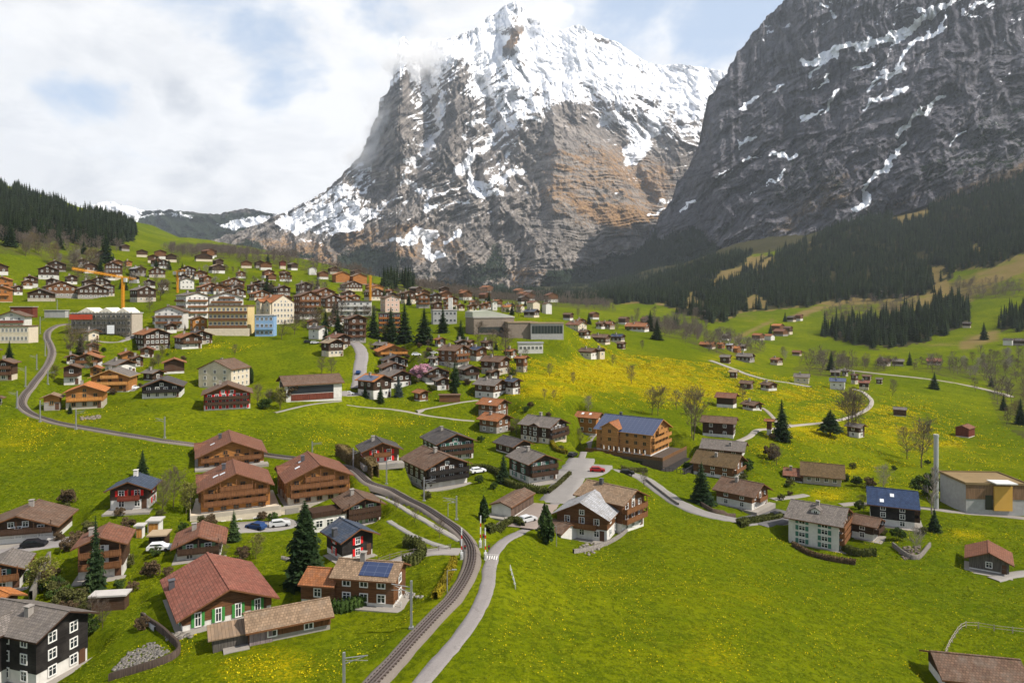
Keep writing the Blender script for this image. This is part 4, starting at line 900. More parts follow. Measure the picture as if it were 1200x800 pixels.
# ------------------------------------------------------------------ the upper village: every house on its own
D = dict
P = {  # looks that come back in the village
 'dk': D(roof='dark', wall='dark', pl=1), 'br': D(roof='brown', wall='mid', pl=1), 'gr': D(roof='grey', wear=.4, wall='dark', pl=1), 'ru': D(roof='rust', wall='brown', pl=1), 'go': D(roof='rust', wall='gold', pl=0, frame=(.3,.17,.07)),
 'wh': D(roof='brown', wall='white', pl=0), 'cr': D(roof='brown', wall='cream', pl=0), 'rd': D(roof='redbrown', wall='brown', pl=1), 'or': D(roof='orange', wall='orange', pl=0, frame=(.3,.17,.07)), 'hut': D(roof='brown', wall='mid', pl=0, fl=1, chim=0, boards=1),
 'bl': D(roof='blue', wall='brown', pl=1), 'rb': D(roof='redbrown', wall='dark', pl=.6)}
def V(rows, **kw):
    for r in rows:
        box, th, LW, pre, label = r[:5]; st = dict(P[pre]); st.update(kw); Y = None
        nm, ct = 'chalet', 'house'
        if hit((box[0]+box[2])/2, box[3]).y > 300:
            q = random.Random(int(box[0]*31+box[3]))
            if 'base' not in st: st['base'] = q.choice(('white', 'cream', 'beige', 'cream', 'stone'))
            if st.get('pl', 1) < 1: st['pl'] *= q.uniform(.5, 1)
            st['wear'] = q.uniform(.1, .6)
        for e in r[5:]:
            if isinstance(e, dict): st.update(e)
        Y = st.pop('Y', None)
        if st.get('fl', 2) == 1 and st.get('pl') == 1: st['pl'] = .4
        elif st.get('pl') == 1 and hit((box[0]+box[2])/2, box[3]).y > 300: st['pl'] = .8
        if pre == 'hut': nm, ct = st.pop('name', 'hut'), st.pop('cat', 'hut')
        if 'Y' in st: st.pop('Y')
        H(box, th, LW, label, name=st.pop('name', nm), cat=st.pop('cat', ct), Y=Y, **st)
# left of the railway curve and inside it
V([
 ((46,459,77,481), 24, .8, 'go', 'small orange garden chalet on a stone base inside the railway curve', D(roof='tan', base='stone', pl=.6, fl=1, chim=0)),
 ((72,446,130,480), 24, 1.0, 'go', 'golden chalet with orange roof inside the railway curve', D(roof='orange', wear=.1, pl=.8, base='beige', fl=2, bal=(1,))),
 ((102,429,165,460), 14, .9, 'go', 'widest golden chalet with pale fascia above the parked cars', D(roof='grey', trim='ochre', fl=2, bal=(1,), balc='honey', topbal=1)),
 ((70,425,100,451), 22, 1.0, 'br', 'brown chalet with white cellar left of the widest golden chalet', D(bal=(1,))),
 ((84,412,124,431), 20, .9, 'ru', 'brown chalet with rusty roof edge below the scaffolded building', D(bal=(1,), fl=2)),
 ((118,420,164,440), 60, 1.0, 'gr', 'broad grey roof with a small dark gable behind the widest golden chalet', D(wall='mid', chim=1)),
 ((163,432,196,446), 64, 1.2, 'gr', 'low grey roofed house between the widest golden chalet and the white based dark chalet', D(fl=1, pl=0)),
 ((162,439,220,467), 20, 1.0, 'dk', 'almost black chalet with white cellar storey below the grey roofed house', D(wall='black', bal=(1,), pl=1, fl=2, ws=2.2)),
 ((189,418,219,438), 26, .9, 'ru', 'small dark barn with rust roof on the green slope left of the cream house', D(wall='mid', pl=.2, fl=1, win=0, chim=0, name='barn', cat='barn')),
 ((154,384,203,411), 48, 1.0, 'ru', 'tall dark chalet with bright rust roof and three rows of windows', D(wall='dark', fl=3, ws=1.9)),
 ((201,389,240,409), 44, 1.1, 'ru', 'brown chalet with rust roof right of the tall dark chalet', D(wall='mid', fl=2, bal=(1,))),
 ((214,386,252,404), 38, 1.0, 'dk', 'dark roofed chalet tucked behind the rust roofed chalet under the yellow hotel', D(fl=2)),
 ((-12,419,26,446), 18, 1.0, 'br', 'cream and brown chalet with balconies at the left edge below the white hall', D(base='cream', pl=1, fl=3, bal=(1,2))),
 ((-14,407,4,421), 20, 1.0, 'dk', 'dark gable cut by the left edge above the cream and brown chalet', D(fl=1)),
 ((-8,463,8,474), 20, 1.0, 'hut', 'tiny dark shed at the left edge outside the railway curve', D(name='shed', cat='shed')),
 ((93,385,120,399), 60, 1.0, 'cr', 'small yellowish house with grey roof under the scaffolding', D(roof='grey', fl=1, name='house')),
 ((-6,364,41,386), 16, .8, 'wh', 'white chalet with a row of red flower boxes at the left edge', D(fl=2, bal=(1,), balc='red', roof='brown')),
])
block((-10,381,46,402), 6, .5, 'long cream building with two window rows below the white chalet at the left edge', name='hall', cat='building', floors=2, cols=9, scol=2, wall='cream', roofc='brown', parapet=False, bal=(), ww=1.4)
block((11,359,45,372), 6, .4, 'long red shed with white edged flat roof above the white chalet', name='shed', cat='shed', floors=1, cols=0, scol=0, wall='red', roofc='pale', win=False, parapet=False)
block((51,363,82,372), 4, .35, 'long low shelter with pale roof beside the top of the railway bend', name='shelter', cat='shelter', floors=1, cols=0, scol=0, wall='greyp', roofc='pale', win=False, parapet=False)
# cream house, dark chalet and hall in the middle left
d = H((230,419,295,455), -12, .85, 'large cream house with hipped brown roof and three window rows', name='house', pitch=24, roof='brown', wear=.3, wall='cream', pl=0, fl=3, nf=3, sides='r', ws=2.2, ww=1.0, wh=1.3, wss=2.4, chim=1, oh=.7, og=.6, attic=0)
H((235,445,297,481), 22, .85, 'brown chalet with red ground floor shutters in front of the large cream house', name='chalet', roof='brown', wall='brown', pl=1, fl=3, bal=(1,2), balc='dark', shutg=1, shut='red', ws=2.0)
d = H((323,437,405,471), -62, 1.35, 'long low hall with brown roof, big dark windows and white piers', name='hall', cat='hall', pitch=18, roof='brown', wear=.3, wall='white', pl=0, fl=1, sides='', win=0, chim=0, og=1.2)
m = MB(); m.box(-d['L']*.42, d['L']*.35, -.05, .05, d['h']*.45, d['h']*.9); m.build('window', glass(), d['root'], d['Rt'])
m = MB(); m.box(-d['L']*.42, d['L']*.35, -.07, .05, d['h']*.05, d['h']*.42); m.build('panel', boards((.14,.04,.025)), d['root'], d['Rt'])
m = MB(); m.box(-d['W']*.4, d['W']*.25, -.07, .05, .1, d['h']*1.0); m.build('gate', boards((.05,.04,.035)), d['root'], d['F'])
V([
 ((373,396,406,418), 44, .9, 'br', 'half timbered chalet with tan roof beside the steep grey road', D(roof='sand', wall='dark', fl=2, ws=1.8)),
 ((380,390,414,410), 44, 1.0, 'rd', 'dark chalet with red brown roof behind the half timbered chalet', D(wall='dark', fl=2)),
 ((359,381,387,398), 60, 1.1, 'wh', 'small white house with dark roof on the green slope under the conifers', D(roof='dark', fl=2, name='house')),
 ((415,437,463,468), 52, 1.0, 'ru', 'dark chalet with blue solar roof below the orange ridge', D(roof='orange', wall='dark', solar=((-1,.25,.95,-.48,.48),), fl=2)),
 ((440,431,486,455), 40, 1.0, 'gr', 'grey roofed chalet behind the solar roofed dark chalet', D(fl=2)),
 ((441,422,479,440), 22, .9, 'br', 'long brown gable with shallow brown roof in the cluster beside the steep road', D(fl=2, bal=(1,))),
 ((444,414,481,430), 20, .9, 'dk', 'black gable with white trim in the cluster beside the steep road', D(wall='black', fl=2)),
 ((437,402,481,418), 20, .9, 'go', 'orange gable with rusty roof topmost in the cluster beside the steep road', D(roof='orange', fl=2, bal=(1,))),
 ((434,400,460,411), 60, .9, 'gr', 'grey roof peeping out behind the orange gable', D(fl=1)),
 ((486,427,530,447), 26, 1.0, 'gr', 'dark chalet with grey roof and broad gable behind the pink blossom tree', D(fl=2, bal=(1,))),
 ((505,440,530,457), 24, .9, 'gr', 'small grey roofed house right of the pink blossom tree', D(fl=2)),
 ((534,426,565,446), 26, 1.0, 'gr', 'dark chalet with white windows right of the slim dark spruce', D(fl=2, bal=(1,))),
 ((510,403,553,431), 56, .9, 'br', 'tall chalet with long brown roof slope and golden gable', D(wall='brown', fl=3, bal=(1,2))),
 ((547,405,574,423), 36, 1.0, 'bl', 'chalet with small blue roof leaning against the tall brown chalet', D(fl=2)),
 ((560,416,601,439), 58, 1.0, 'br', 'chalet with weathered brown roof and stone cellar by the yellow bush', D(base='beige', fl=2)),
 ((601,416,622,436), 60, 1.0, 'ru', 'small dark chalet with orange red roof at the edge of the dandelion meadow', D(roof='rust', fl=2)),
 ((552,442,598,468), 56, 1.0, 'gr', 'house with wide grey roof and white cellar at the end of the meadow path', D(wall='mid', fl=2, wear=.3)),
 ((588,442,614,462), 46, 1.0, 'dk', 'small slate roofed house joined to the wide grey roof', D(roof='slate', fl=2)),
 ((481,455,506,470), 40, 1.0, 'ru', 'little brown garden house with rusty roof left of the wood pile', D(fl=1, pl=0, chim=0, roof='rust')),
])
g = block((514,463,540,470), 6, .3, 'long dark wood pile under a low cover on the meadow path', name='wood_pile', cat='wood pile', floors=1, cols=0, scol=0, wall='brown', roofc='brown', win=False, parapet=False)
# the village centre
d = block((243,358,299,392), 10, .9, 'yellow hotel with flat roof and four rows of balconies', floors=4, cols=9, scol=4, wall='yellow', roofc='brown', bal=(1,2,3), balc='brown', ww=1.2, wh=1.6)
m = MB(); m.box(-d['W']*.5-1, d['W']*.5+1, -d['L']/2-3, -d['L']/2-.02, -5, 3.0); m.build('terrace', plaster(PLAS['cream']), d['root'])
d = block((298,369,325,394), 8, .9, 'pale blue building with flat roof beside the yellow hotel', name='building', cat='building', floors=3, cols=4, scol=3, wall='blue', roofc='pale', bal=(1,), balc='blue')
d = H((300,345,346,380), 56, .9, 'cream hotel with steep orange red roofs', name='hotel', cat='hotel', pitch=30, roof='rust', wear=.1, wall='cream', pl=0, fl=4, sides='l', ws=2.0, wss=2.4, og=.5, oh=.5, wh=1.6)
cross(d, .28, .3, -1, 1.05, 1.5, 32); cross(d, -.3, .3, -1, 1.0, 1.0, 32)
d = H((204,342,246,374), 50, 1.0, 'white and brown hotel block with grey roof and timber balconies, left half of the pair', name='hotel', cat='hotel', pitch=16, roof='grey', wall='white', pl=0, fl=4, bal=(1,2,3), sides='l', lbal=(1,2,3), wss=2.2)
d = H((240,342,287,373), 30, .9, 'white and brown hotel block with dark roof and timber balconies, right half of the pair', name='hotel', cat='hotel', pitch=18, roof='dark', wall='white', pl=0, fl=4, bal=(1,2,3), sides='l', topbal=1)
V([
 ((179,358,223,386), 14, .9, 'wh', 'white chalet with brown roof and two balconies left of the yellow hotel', D(fl=3, bal=(1,2), roof='brown')),
 ((220,370,245,388), 40, .8, 'wh', 'low cream annex with orange timber band left of the yellow hotel', D(wall='gold', roof='brown', fl=2, name='annex', cat='building')),
 ((342,341,378,374), 34, 1.0, 'br', 'large brown chalet with weathered roof right of the cream hotel', D(fl=4, bal=(1,2,3), wall='brown', roof='brown')),
 ((362,337,394,362), 36, 1.0, 'rd', 'red brown chalet behind the large brown chalet', D(fl=3, bal=(1,2))),
 ((371,345,402,366), 40, 1.0, 'br', 'brown roofed chalet stepping down towards the white terraced house', D(fl=3)),
 ((386,346,416,362), 50, 1.0, 'rd', 'weathered red brown roof above the white terraced house', D(fl=2)),
 ((318,334,342,347), 40, 1.0, 'dk', 'dark chalet behind the cream hotel at the foot of the green hill', D(fl=2)),
 ((345,330,367,346), 36, 1.0, 'gr', 'dark chalet with white windows at the foot of the green hill', D(fl=2)),
 ((290,340,318,352), 40, 1.0, 'ru', 'rusty roof squeezed between the hotel blocks and the cream hotel', D(fl=2)),
 ((228,331,263,345), 36, 1.0, 'ru', 'wide dark chalet with rust roof above the white and brown hotel', D(fl=2)),
 ((257,325,288,342), 30, 1.0, 'rd', 'tall brown chalet at the foot of the green hill above the hotels', D(fl=3, bal=(1,2))),
 ((262,337,290,349), 40, 1.0, 'br', 'brown roof below the tall brown chalet above the hotels', D(fl=2)),
 ((400,368,432,402), 30, 1.0, 'br', 'tall dark brown apartment chalet between the conifers at the village edge', D(wall='mid', fl=4, bal=(1,2,3))),
])
d = block((396,353,436,370), 10, .6, 'white terraced apartment house with a wide dark roof in the village centre', name='apartment_house', cat='house', floors=3, cols=5, scol=2, wall='white', roofc='dark', bal=(1,2), balc='white')
block((443,367,470,390), 12, .8, 'red fronted apartment house between the tall spruces', name='apartment_house', cat='house', floors=4, cols=5, scol=2, wall='red', roofc='dark', bal=(1,2,3), balc='orange')
d = block((505,363,536,380), 14, .6, 'low glass fronted station building with flat pale roof behind the spruces', name='building', cat='building', floors=2, cols=6, scol=2, wall='greyp', roofc='pale', frame=(.4,.4,.4))
d = block((545,371,603,392), 18, .8, 'big brown sports hall with sloping pale green roof', name='sports_hall', cat='hall', floors=1, cols=0, scol=0, wall='taupe', roofc='pale', win=False)
W, L, h = d['W'], d['L'], d['h']; m = MB(); m.prism([(-W/2-.2, h+.61), (W/2+.2, h+.61), (W/2+.2, h+.9), (-W*.1, h+4.2), (-W/2-.2, h+3.4)], -L/2+2, L/2); m.build('sloping_roof', plain((.36,.37,.30), .8, .2, .2), d['root'])
m = MB(); m.box(-W*.4, W*.4, -L/2-.08, -L/2-.005, h*.1, h*.45); m.build('window', glass((.03,.03,.035)), d['root'])
d = block((590,377,630,396), 12, .7, 'brown box building with sandy roof joined to the big sports hall', name='hall', cat='hall', floors=1, cols=0, scol=0, wall='taupe', roofc='sand', win=False)
d = block((619,378,661,398), 6, .5, 'flat building with a long glass front at the edge of the village', name='building', cat='building', floors=1, cols=0, scol=0, wall='greyp', roofc='sand', win=False)
for i in range(10):
    add_window(d['root'], d['F'], (i-4.5)*d['W']/10.6, d['h']*.62, d['W']/11.5, d['h']*.5, (.12,.12,.12), 1, None, 1)
block((606,401,637,414), 4, .4, 'low white building with bluish flat roof below the long glass front', name='building', cat='building', floors=1, cols=6, scol=0, wall='white', roofc='light', ww=1.6)
V([
 ((425,338,452,352), 40, 1.0, 'br', 'brown roofed house left of the row behind the red fronted house', D(fl=2)),
 ((444,345,470,366), 30, 1.0, 'wh', 'pinkish white house with brown roof behind the red fronted house', D(wall='pink', fl=3)),
 ((468,340,488,356), 30, 1.0, 'br', 'brown gable with pale front behind the tall spruces', D(base='cream', fl=2)),
 ((486,343,505,361), 22, 1.0, 'ru', 'chalet with rust roof and pale gable behind the tall spruces', D(fl=3, bal=(1,2))),
 ((502,343,519,358), 24, 1.0, 'dk', 'slate roofed chalet behind the white pylon', D(roof='slate', fl=2)),
 ((503,353,520,367), 26, 1.0, 'br', 'brown gable in front of the slate roofed chalet', D(fl=2)),
 ((518,347,538,362), 22, 1.0, 'ru', 'wide gable with rusty roof and pale front right of the white pylon', D(base='cream', fl=2)),
 ((519,356,531,368), 22, 1.0, 'rd', 'small reddish gable below the wide rusty gable', D(fl=2)),
 ((534,356,546,364), 22, 1.0, 'rd', 'first of the small red brown gables in a row above the sports hall', D(fl=1)),
 ((546,356,560,365), 22, 1.0, 'rd', 'middle of the small red brown gables in a row above the sports hall', D(fl=1)),
 ((560,355,573,364), 22, 1.0, 'rd', 'last of the small red brown gables in a row above the sports hall', D(fl=1)),
 ((574,352,584,364), 22, 1.0, 'wh', 'narrow white house above the right end of the sports hall', D(fl=2)),
 ((586,357,604,366), 60, 1.0, 'or', 'low house with long orange roof above the brown box building', D(fl=1, wall='cream')),
 ((603,357,616,366), 50, 1.0, 'ru', 'white walled house with rust roof above the brown box building', D(wall='cream', fl=2)),
 ((612,362,634,372), 60, 1.0, 'dk', 'dark grey roofs with solar panels above the flat glass building', D(roof='slate', fl=1)),
 ((616,352,634,366), 40, 1.0, 'rd', 'reddish brown house above the dark grey roofs', D(wall='cream', fl=2)),
 ((634,354,648,368), 30, 1.0, 'wh', 'white house with brown gable at the far end of the village row', D(fl=2)),
 ((660,376,688,388), 50, 1.0, 'rd', 'white walled house with rusty roof right of the long glass front', D(wall='cream', fl=2)),
 ((676,386,694,397), 40, 1.0, 'br', 'brown roofed house below the rusty roof at the crest of the meadow', D(fl=2)),
 ((690,391,717,404), 60, 1.2, 'br', 'long dark brown barn roof on the crest of the meadow', D(fl=1, wall='mid', pl=.3)),
 ((714,391,734,402), 56, 1.1, 'bl', 'house with blue roof beside the long dark barn roof', D(wall='dark', fl=1)),
 ((721,400,735,409), 50, 1.1, 'hut', 'small dark hay barn on the crest of the dandelion meadow', D(name='barn', cat='barn')),
 ((731,378,762,389), 62, 1.3, 'ru', 'long house with orange roof among the trees at the meadow crest', D(fl=1, roof='rust')),
 ((700,376,722,386), 56, 1.1, 'rd', 'reddish roof among bushes behind the blue roofed house', D(fl=1)),
 ((676,407,703,421), 54, 1.0, 'br', 'brown roofed chalet alone in the dandelion meadow, left of two', D(fl=1, pl=.8)),
 ((696,407,711,421), 34, 1.0, 'dk', 'dark little chalet alone in the dandelion meadow, right of two', D(fl=1, pl=.8)),
])
# left hillside
V([
 ((-8,324,17,339), 24, .9, 'or', 'orange chalet at the left edge, upper of two', D(fl=2, bal=(1,))),
 ((-8,335,17,354), 24, .9, 'or', 'orange chalet at the left edge, lower of two', D(fl=2, bal=(1,))),
 ((30,338,67,353), 24, 1.0, 'dk', 'dark wide chalet with pale base left in the long row on the upper slope', D(fl=1, pl=.4)),
 ((48,329,92,349), 40, 1.1, 'rd', 'long reddish chalet second in the long row on the upper slope', D(fl=2, roof='brown')),
 ((84,332,129,350), 40, 1.1, 'gr', 'long dark chalet with grey roof third in the long row on the upper slope', D(fl=2)),
 ((127,333,144,350), 30, 1.0, 'br', 'half timbered house at the right end of the long row on the upper slope', D(fl=3, ws=1.6)),
 ((103,324,131,336), 30, 1.0, 'dk', 'dark roof above the long row and left of the crane mast', D(fl=1)),
 ((121,307,145,325), 26, 1.0, 'br', 'tall white windowed chalet beside the big dark spruce on the upper slope', D(fl=3, ws=1.7)),
 ((43,311,71,327), 24, .9, 'dk', 'dark chalet with bright white cellar on the upper slope', D(fl=2, pl=1)),
 ((54,305,79,318), 26, .9, 'dk', 'dark chalet right above the chalet with bright white cellar', D(fl=1, pl=.2)),
 ((150,335,185,354), 50, 1.0, 'gr', 'broad grey roofed house right of the orange crane', D(fl=2)),
 ((150,312,173,323), 60, 1.0, 'gr', 'house with pale grey roof right of the crane jib', D(roof='light', fl=1)),
 ((173,313,195,325), 30, 1.0, 'br', 'brown chalet right of the pale grey roof', D(fl=2)),
 ((208,311,231,325), 30, 1.0, 'br', 'large dark brown chalet above the second orange crane', D(fl=3, wall='dark')),
 ((207,325,229,339), 36, 1.0, 'wh', 'white house behind the mast of the second orange crane', D(fl=2, roof='grey')),
 ((145,305,156,312), 40, 1.0, 'or', 'tiny orange roofed house behind the pale grey roof', D(fl=1)),
 ((159,292,174,301), 26, 1.0, 'br', 'dark chalet topmost left in the group under the bare wood', D(fl=2)),
 ((172,298,187,308), 26, 1.0, 'br', 'pale fronted chalet in the group under the bare wood', D(base='cream', fl=2)),
 ((178,292,194,303), 30, 1.0, 'rd', 'red brown chalet in the middle of the group under the bare wood', D(fl=2)),
 ((193,297,208,307), 28, 1.0, 'dk', 'dark chalet at the right end of the group under the bare wood', D(fl=2)),
 ((227,296,250,306), 30, 1.0, 'dk', 'wide dark chalet above the green hill under the bare wood', D(fl=2)),
 ((138,286,153,294), 50, 1.0, 'gr', 'grey roofed house beside the small green clearing under the forest', D(fl=1)),
 ((243,309,265,320), 40, 1.0, 'gr', 'house with light roof on the green hill beside the path', D(roof='sand', fl=2)),
 ((281,305,296,314), 26, 1.0, 'ru', 'rust roofed chalet on top of the green hill, left of the dark spruce', D(fl=1)),
 ((297,305,311,314), 30, 1.0, 'dk', 'dark chalet on top of the green hill, next to the dark spruce', D(fl=1)),
 ((326,305,336,315), 30, 1.0, 'ru', 'bright red roofed house on top of the green hill', D(roof='red', wall='red', fl=2)),
 ((310,320,325,328), 40, 1.0, 'or', 'small orange roofed barn on the open green hill', D(fl=1, wall='brown', win=0, name='barn', cat='barn')),
 ((360,312,372,322), 26, 1.0, 'wh', 'white gabled house at the right end of the hill top', D(fl=2, roof='dark')),
 ((383,312,399,321), 30, 1.0, 'br', 'brown house at the right end of the hill top', D(fl=1)),
 ((388,318,411,331), 30, 1.0, 'or', 'orange timber chalet on the right shoulder of the green hill, left one', D(fl=2)),
 ((408,320,431,333), 30, 1.0, 'or', 'orange timber chalet on the right shoulder of the green hill, right one', D(fl=2, roof='tan')),
 ((397,329,426,341), 34, 1.0, 'br', 'long white cellared chalet below the orange timber chalets', D(fl=2, roof='brown')),
 ((428,333,451,346), 40, 1.0, 'go', 'golden house with brown roof at the lower end of the hill shoulder', D(fl=1)),
])
# right hand meadows and the far side of the valley
V([
 ((836,459,867,478), 60, 1.0, 'rb', 'barn with red brown roof beside the curved meadow path', D(fl=1, pl=.3, boards=1, win=0, chim=0, name='barn', cat='barn')),
 ((866,468,897,481), 30, 1.0, 'br', 'low chalet with brown roof right of the red brown barn', D(fl=1, pl=.4)),
 ((894,490,909,510), 60, 1.0, 'ru', 'rust roofed barn half hidden by the pointed spruce', D(fl=1, win=0, chim=0, name='barn', cat='barn')),
 ((865,445,885,456), 56, 1.0, 'hut', 'brown roofed barn behind the thin bare tree on the meadow', D(name='barn', cat='barn')),
 ((889,446,913,458), 26, .9, 'br', 'chalet with wide brown gable below the straight field path', D(fl=1)),
 ((929,437,950,450), 64, 1.0, 'wh', 'white based house with grey roof at the bend of the field path', D(roof='grey', wall='cream', fl=1)),
 ((971,442,992,457), 62, 1.0, 'wh', 'white house with blue solar roof behind the twin bare trees', D(roof='solar', fl=1)),
 ((995,437,1008,450), 28, 1.0, 'br', 'brown gabled chalet behind the blue solar roof', D(fl=2)),
 ((1005,445,1020,457), 60, 1.0, 'rd', 'house with reddish roof right of the blue solar roof', D(roof='red', fl=1, wall='dark')),
 ((1009,438,1023,446), 50, 1.0, 'hut', 'small dark barn right of the brown gabled chalet', D(name='barn', cat='barn')),
 ((972,433,986,441), 60, 1.0, 'gr', 'grey roofed shed left above the blue solar roof', D(fl=1, pl=0)),
 ((985,433,996,441), 30, 1.0, 'dk', 'dark gable directly behind the grey roofed shed', D(fl=1)),
 ((1025,442,1036,450), 50, 1.0, 'hut', 'grey hut alone on the green field beside the houses', D(roof='grey')),
 ((841,415,857,426), 60, 1.0, 'hut', 'dark hay barn on the meadow shoulder, left of the timber row', D(name='barn', cat='barn', roof='grey')),
 ((853,433,866,443), 60, 1.0, 'hut', 'small pale roofed hut under the straight field path', D(roof='sand')),
 ((861,413,886,425), 50, 1.0, 'gr', 'grey roofed farmhouse with white wall at the meadow shoulder', D(fl=1)),
 ((901,418,919,428), 30, 1.0, 'ru', 'rust roofed house between bare trees beyond the meadow shoulder', D(fl=1)),
 ((927,410,941,417), 50, 1.0, 'rd', 'small red brown roof among bare trees beyond the meadow shoulder', D(fl=1)),
 ((818,400,840,409), 56, 1.2, 'ru', 'rusty barn roof at the left of the row behind the meadow crest', D(fl=1, win=0)),
 ((836,401,848,409), 40, 1.0, 'or', 'small orange house in the row behind the meadow crest', D(fl=1)),
 ((846,402,858,410), 50, 1.0, 'bl', 'small blue roofed house in the row behind the meadow crest', D(fl=1, roof='light')),
 ((853,405,870,414), 50, 1.0, 'or', 'bright orange roofed house at the right of the row behind the meadow crest', D(fl=1)),
 ((863,403,876,411), 50, 1.0, 'gr', 'grey roofed barn at the right end of the row behind the meadow crest', D(fl=1, win=0)),
 ((845,391,858,399), 40, 1.0, 'gr', 'grey house under the bare wood on the far side of the valley', D(fl=1)),
 ((880,390,897,399), 40, 1.0, 'ru', 'rust roofed house at the lower left of the hillside hamlet', D(fl=1)),
 ((894,391,909,399), 40, 1.0, 'wh', 'white walled house at the bottom of the hillside hamlet', D(fl=1, roof='rust')),
 ((903,379,920,388), 40, 1.0, 'or', 'orange roofed house at the top of the hillside hamlet', D(fl=1, wall='brown')),
 ((905,385,925,394), 40, 1.0, 'rd', 'red brown house in the middle of the hillside hamlet', D(fl=2)),
 ((917,382,930,392), 40, 1.0, 'br', 'brown house at the right of the hillside hamlet', D(fl=1)),
 ((921,370,934,377), 40, 1.0, 'dk', 'dark chalet above the hillside hamlet, left of two', D(fl=1)),
 ((931,368,942,376), 40, 1.0, 'rd', 'small reddish chalet above the hillside hamlet, right of two', D(fl=1)),
 ((821,363,834,371), 40, 1.0, 'dk', 'lone dark house on the small clearing under the spruce forest', D(fl=1)),
 ((1026,419,1046,429), 40, 1.0, 'br', 'dark chalet beside the river wood, left of two', D(fl=1)),
 ((1044,420,1060,429), 60, 1.0, 'gr', 'grey roofed barn beside the river wood, right of two', D(fl=1, win=0)),
 ((1085,419,1104,428), 60, 1.0, 'ru', 'barn with red roof among the bare river trees', D(fl=1, roof='red')),
 ((1174,396,1190,405), 40, 1.0, 'wh', 'white chalet with dark roof at the right edge of the far meadow', D(roof='dark', fl=1)),
 ((1186,396,1206,405), 40, 1.0, 'dk', 'dark chalet at the right edge of the far meadow', D(fl=1)),
 ((1028,340,1042,346), 50, 1.0, 'dk', 'tiny dark barn highest on the far right meadow', D(fl=1, win=0, chim=0, name='barn', cat='barn')),
 ((1127,377,1139,384), 50, 1.0, 'dk', 'tiny barn between the two spruce strips on the right', D(fl=1, win=0, chim=0, name='barn', cat='barn')),
])
# more small chalets filling the upper village: alike within a group
def fill(poly, n, wpx, labels, grp, pres, seed):
    r = random.Random(seed); us = [p[0] for p in poly]; vs_ = [p[1] for p in poly]; c = t = 0
    while c < n and t < 900:
        t += 1; u, v = r.uniform(min(us), max(us)), r.uniform(min(vs_), max(vs_))
        if not inpoly(np.array([u]), np.array([v]), poly)[0]: continue
        p = hit(u, v); w_ = wpx*r.uniform(.85, 1.2)
        if any(math.hypot(p.x-a, p.y-b) < rr*.9 + w_/FPX*p.y*.5 for a, b, rr in HOUSES): continue
        k = r.choice(pres); st = dict(P[k]); st['fl'] = r.choice((1, 2, 2)); st['pl'] = .4 if st['fl'] == 1 else .7
        if k in ('go', 'or'): st['pl'] = 0
        H((u-w_/2, v-w_*.62, u+w_/2, v), r.uniform(15, 60), r.uniform(.9, 1.2), labels, group=grp, **st); c += 1
fill([(430,340),(560,342),(650,352),(650,368),(600,366),(540,360),(440,352)], 26, 15, 'small brown or rusty roofed chalet packed into the far end of the village', 'small chalets at the far end of the village', ('br','ru','rd','gr','ru'), 3)
fill([(100,300),(240,318),(330,340),(300,350),(200,345),(90,325)], 20, 17, 'small dark chalet scattered over the upper slope between its neighbours', 'small chalets on the upper slope', ('br','dk','rd','gr'), 4)
fill([(84,402),(235,408),(225,445),(80,442)], 7, 22, 'brown chalet among the gardens beside the railway bend', 'chalets beside the railway bend', ('br','ru','gr','go','rd'), 11)
fill([(240,300),(330,306),(430,322),(440,345),(330,335),(240,322)], 12, 15, 'small brown chalet spread over the green hill behind the hotels', 'chalets on the green hill', ('br','rd','ru','gr'), 12)
fill([(0,300),(60,318),(140,345),(120,352),(0,345)], 7, 19, 'dark chalet at the left end of the upper slope', 'chalets at the left end of the upper slope', ('br','dk','rd'), 13)
fill([(330,350),(430,352),(440,388),(400,392),(340,385)], 12, 17, 'brown chalet squeezed between the hotels and the spruces', 'chalets between the hotels and the spruces', ('br','ru','rd','dk'), 5)
fill([(655,372),(770,378),(770,390),(700,390),(660,384)], 9, 14, 'small roof among the trees at the crest of the meadow', 'small houses at the crest of the meadow', ('ru','br','rd'), 6)
fill([(160,372),(250,392),(240,400),(150,392)], 5, 17, 'dark chalet between the scaffolded building and the yellow hotel', 'chalets beside the scaffolded building', ('br','ru','dk'), 8)
fill([(440,402),(600,408),(620,440),(560,450),(480,440)], 9, 20, 'brown chalet between the gardens in the middle of the village', 'chalets in the middle of the village', ('br','ru','gr','rd'), 9)
# building wrapped in scaffolding
d = block((82,366,168,391), 6, .45, 'long building under construction wrapped in scaffolding with white roof sheets', name='building_site', cat='building', floors=3, cols=12, scol=3, wall='beige', roofc='white', parapet=False)
W, L, h = d['W'], d['L'], d['h']; m = MB()
for i in range(19):
    x = -W/2-.3 + (W+.6)*i/18; m.tube([(x,-L/2-1.3,-2),(x,-L/2-1.3,h+1)], .07, 4); m.tube([(x,-L/2-.4,-2),(x,-L/2-.4,h+1)], .07, 4)
for z in np.arange(.3, h+.5, 2.0): m.box(-W/2-.4, W/2+.4, -L/2-1.4, -L/2-.35, z, z+.12); m.tube([(-W/2-.4,-L/2-1.36,z+1),(W/2+.4,-L/2-1.36,z+1)], .05, 4)
m.build('scaffolding', metal((.16,.14,.12)), d['root'])
m = MB(); m.box(-W/2, -W*.12, -L/2-1.46, -L/2-1.41, h*.70, h*.95); m.build('red_sheet', plain((.40,.06,.03), .8), d['root']); m = MB(); m.box(W*.12, W*.24, -L/2-1.47, -L/2-1.41, h*.0, h*.42); m.build('white_sheet', plain((.75,.75,.74), .8), d['root'])
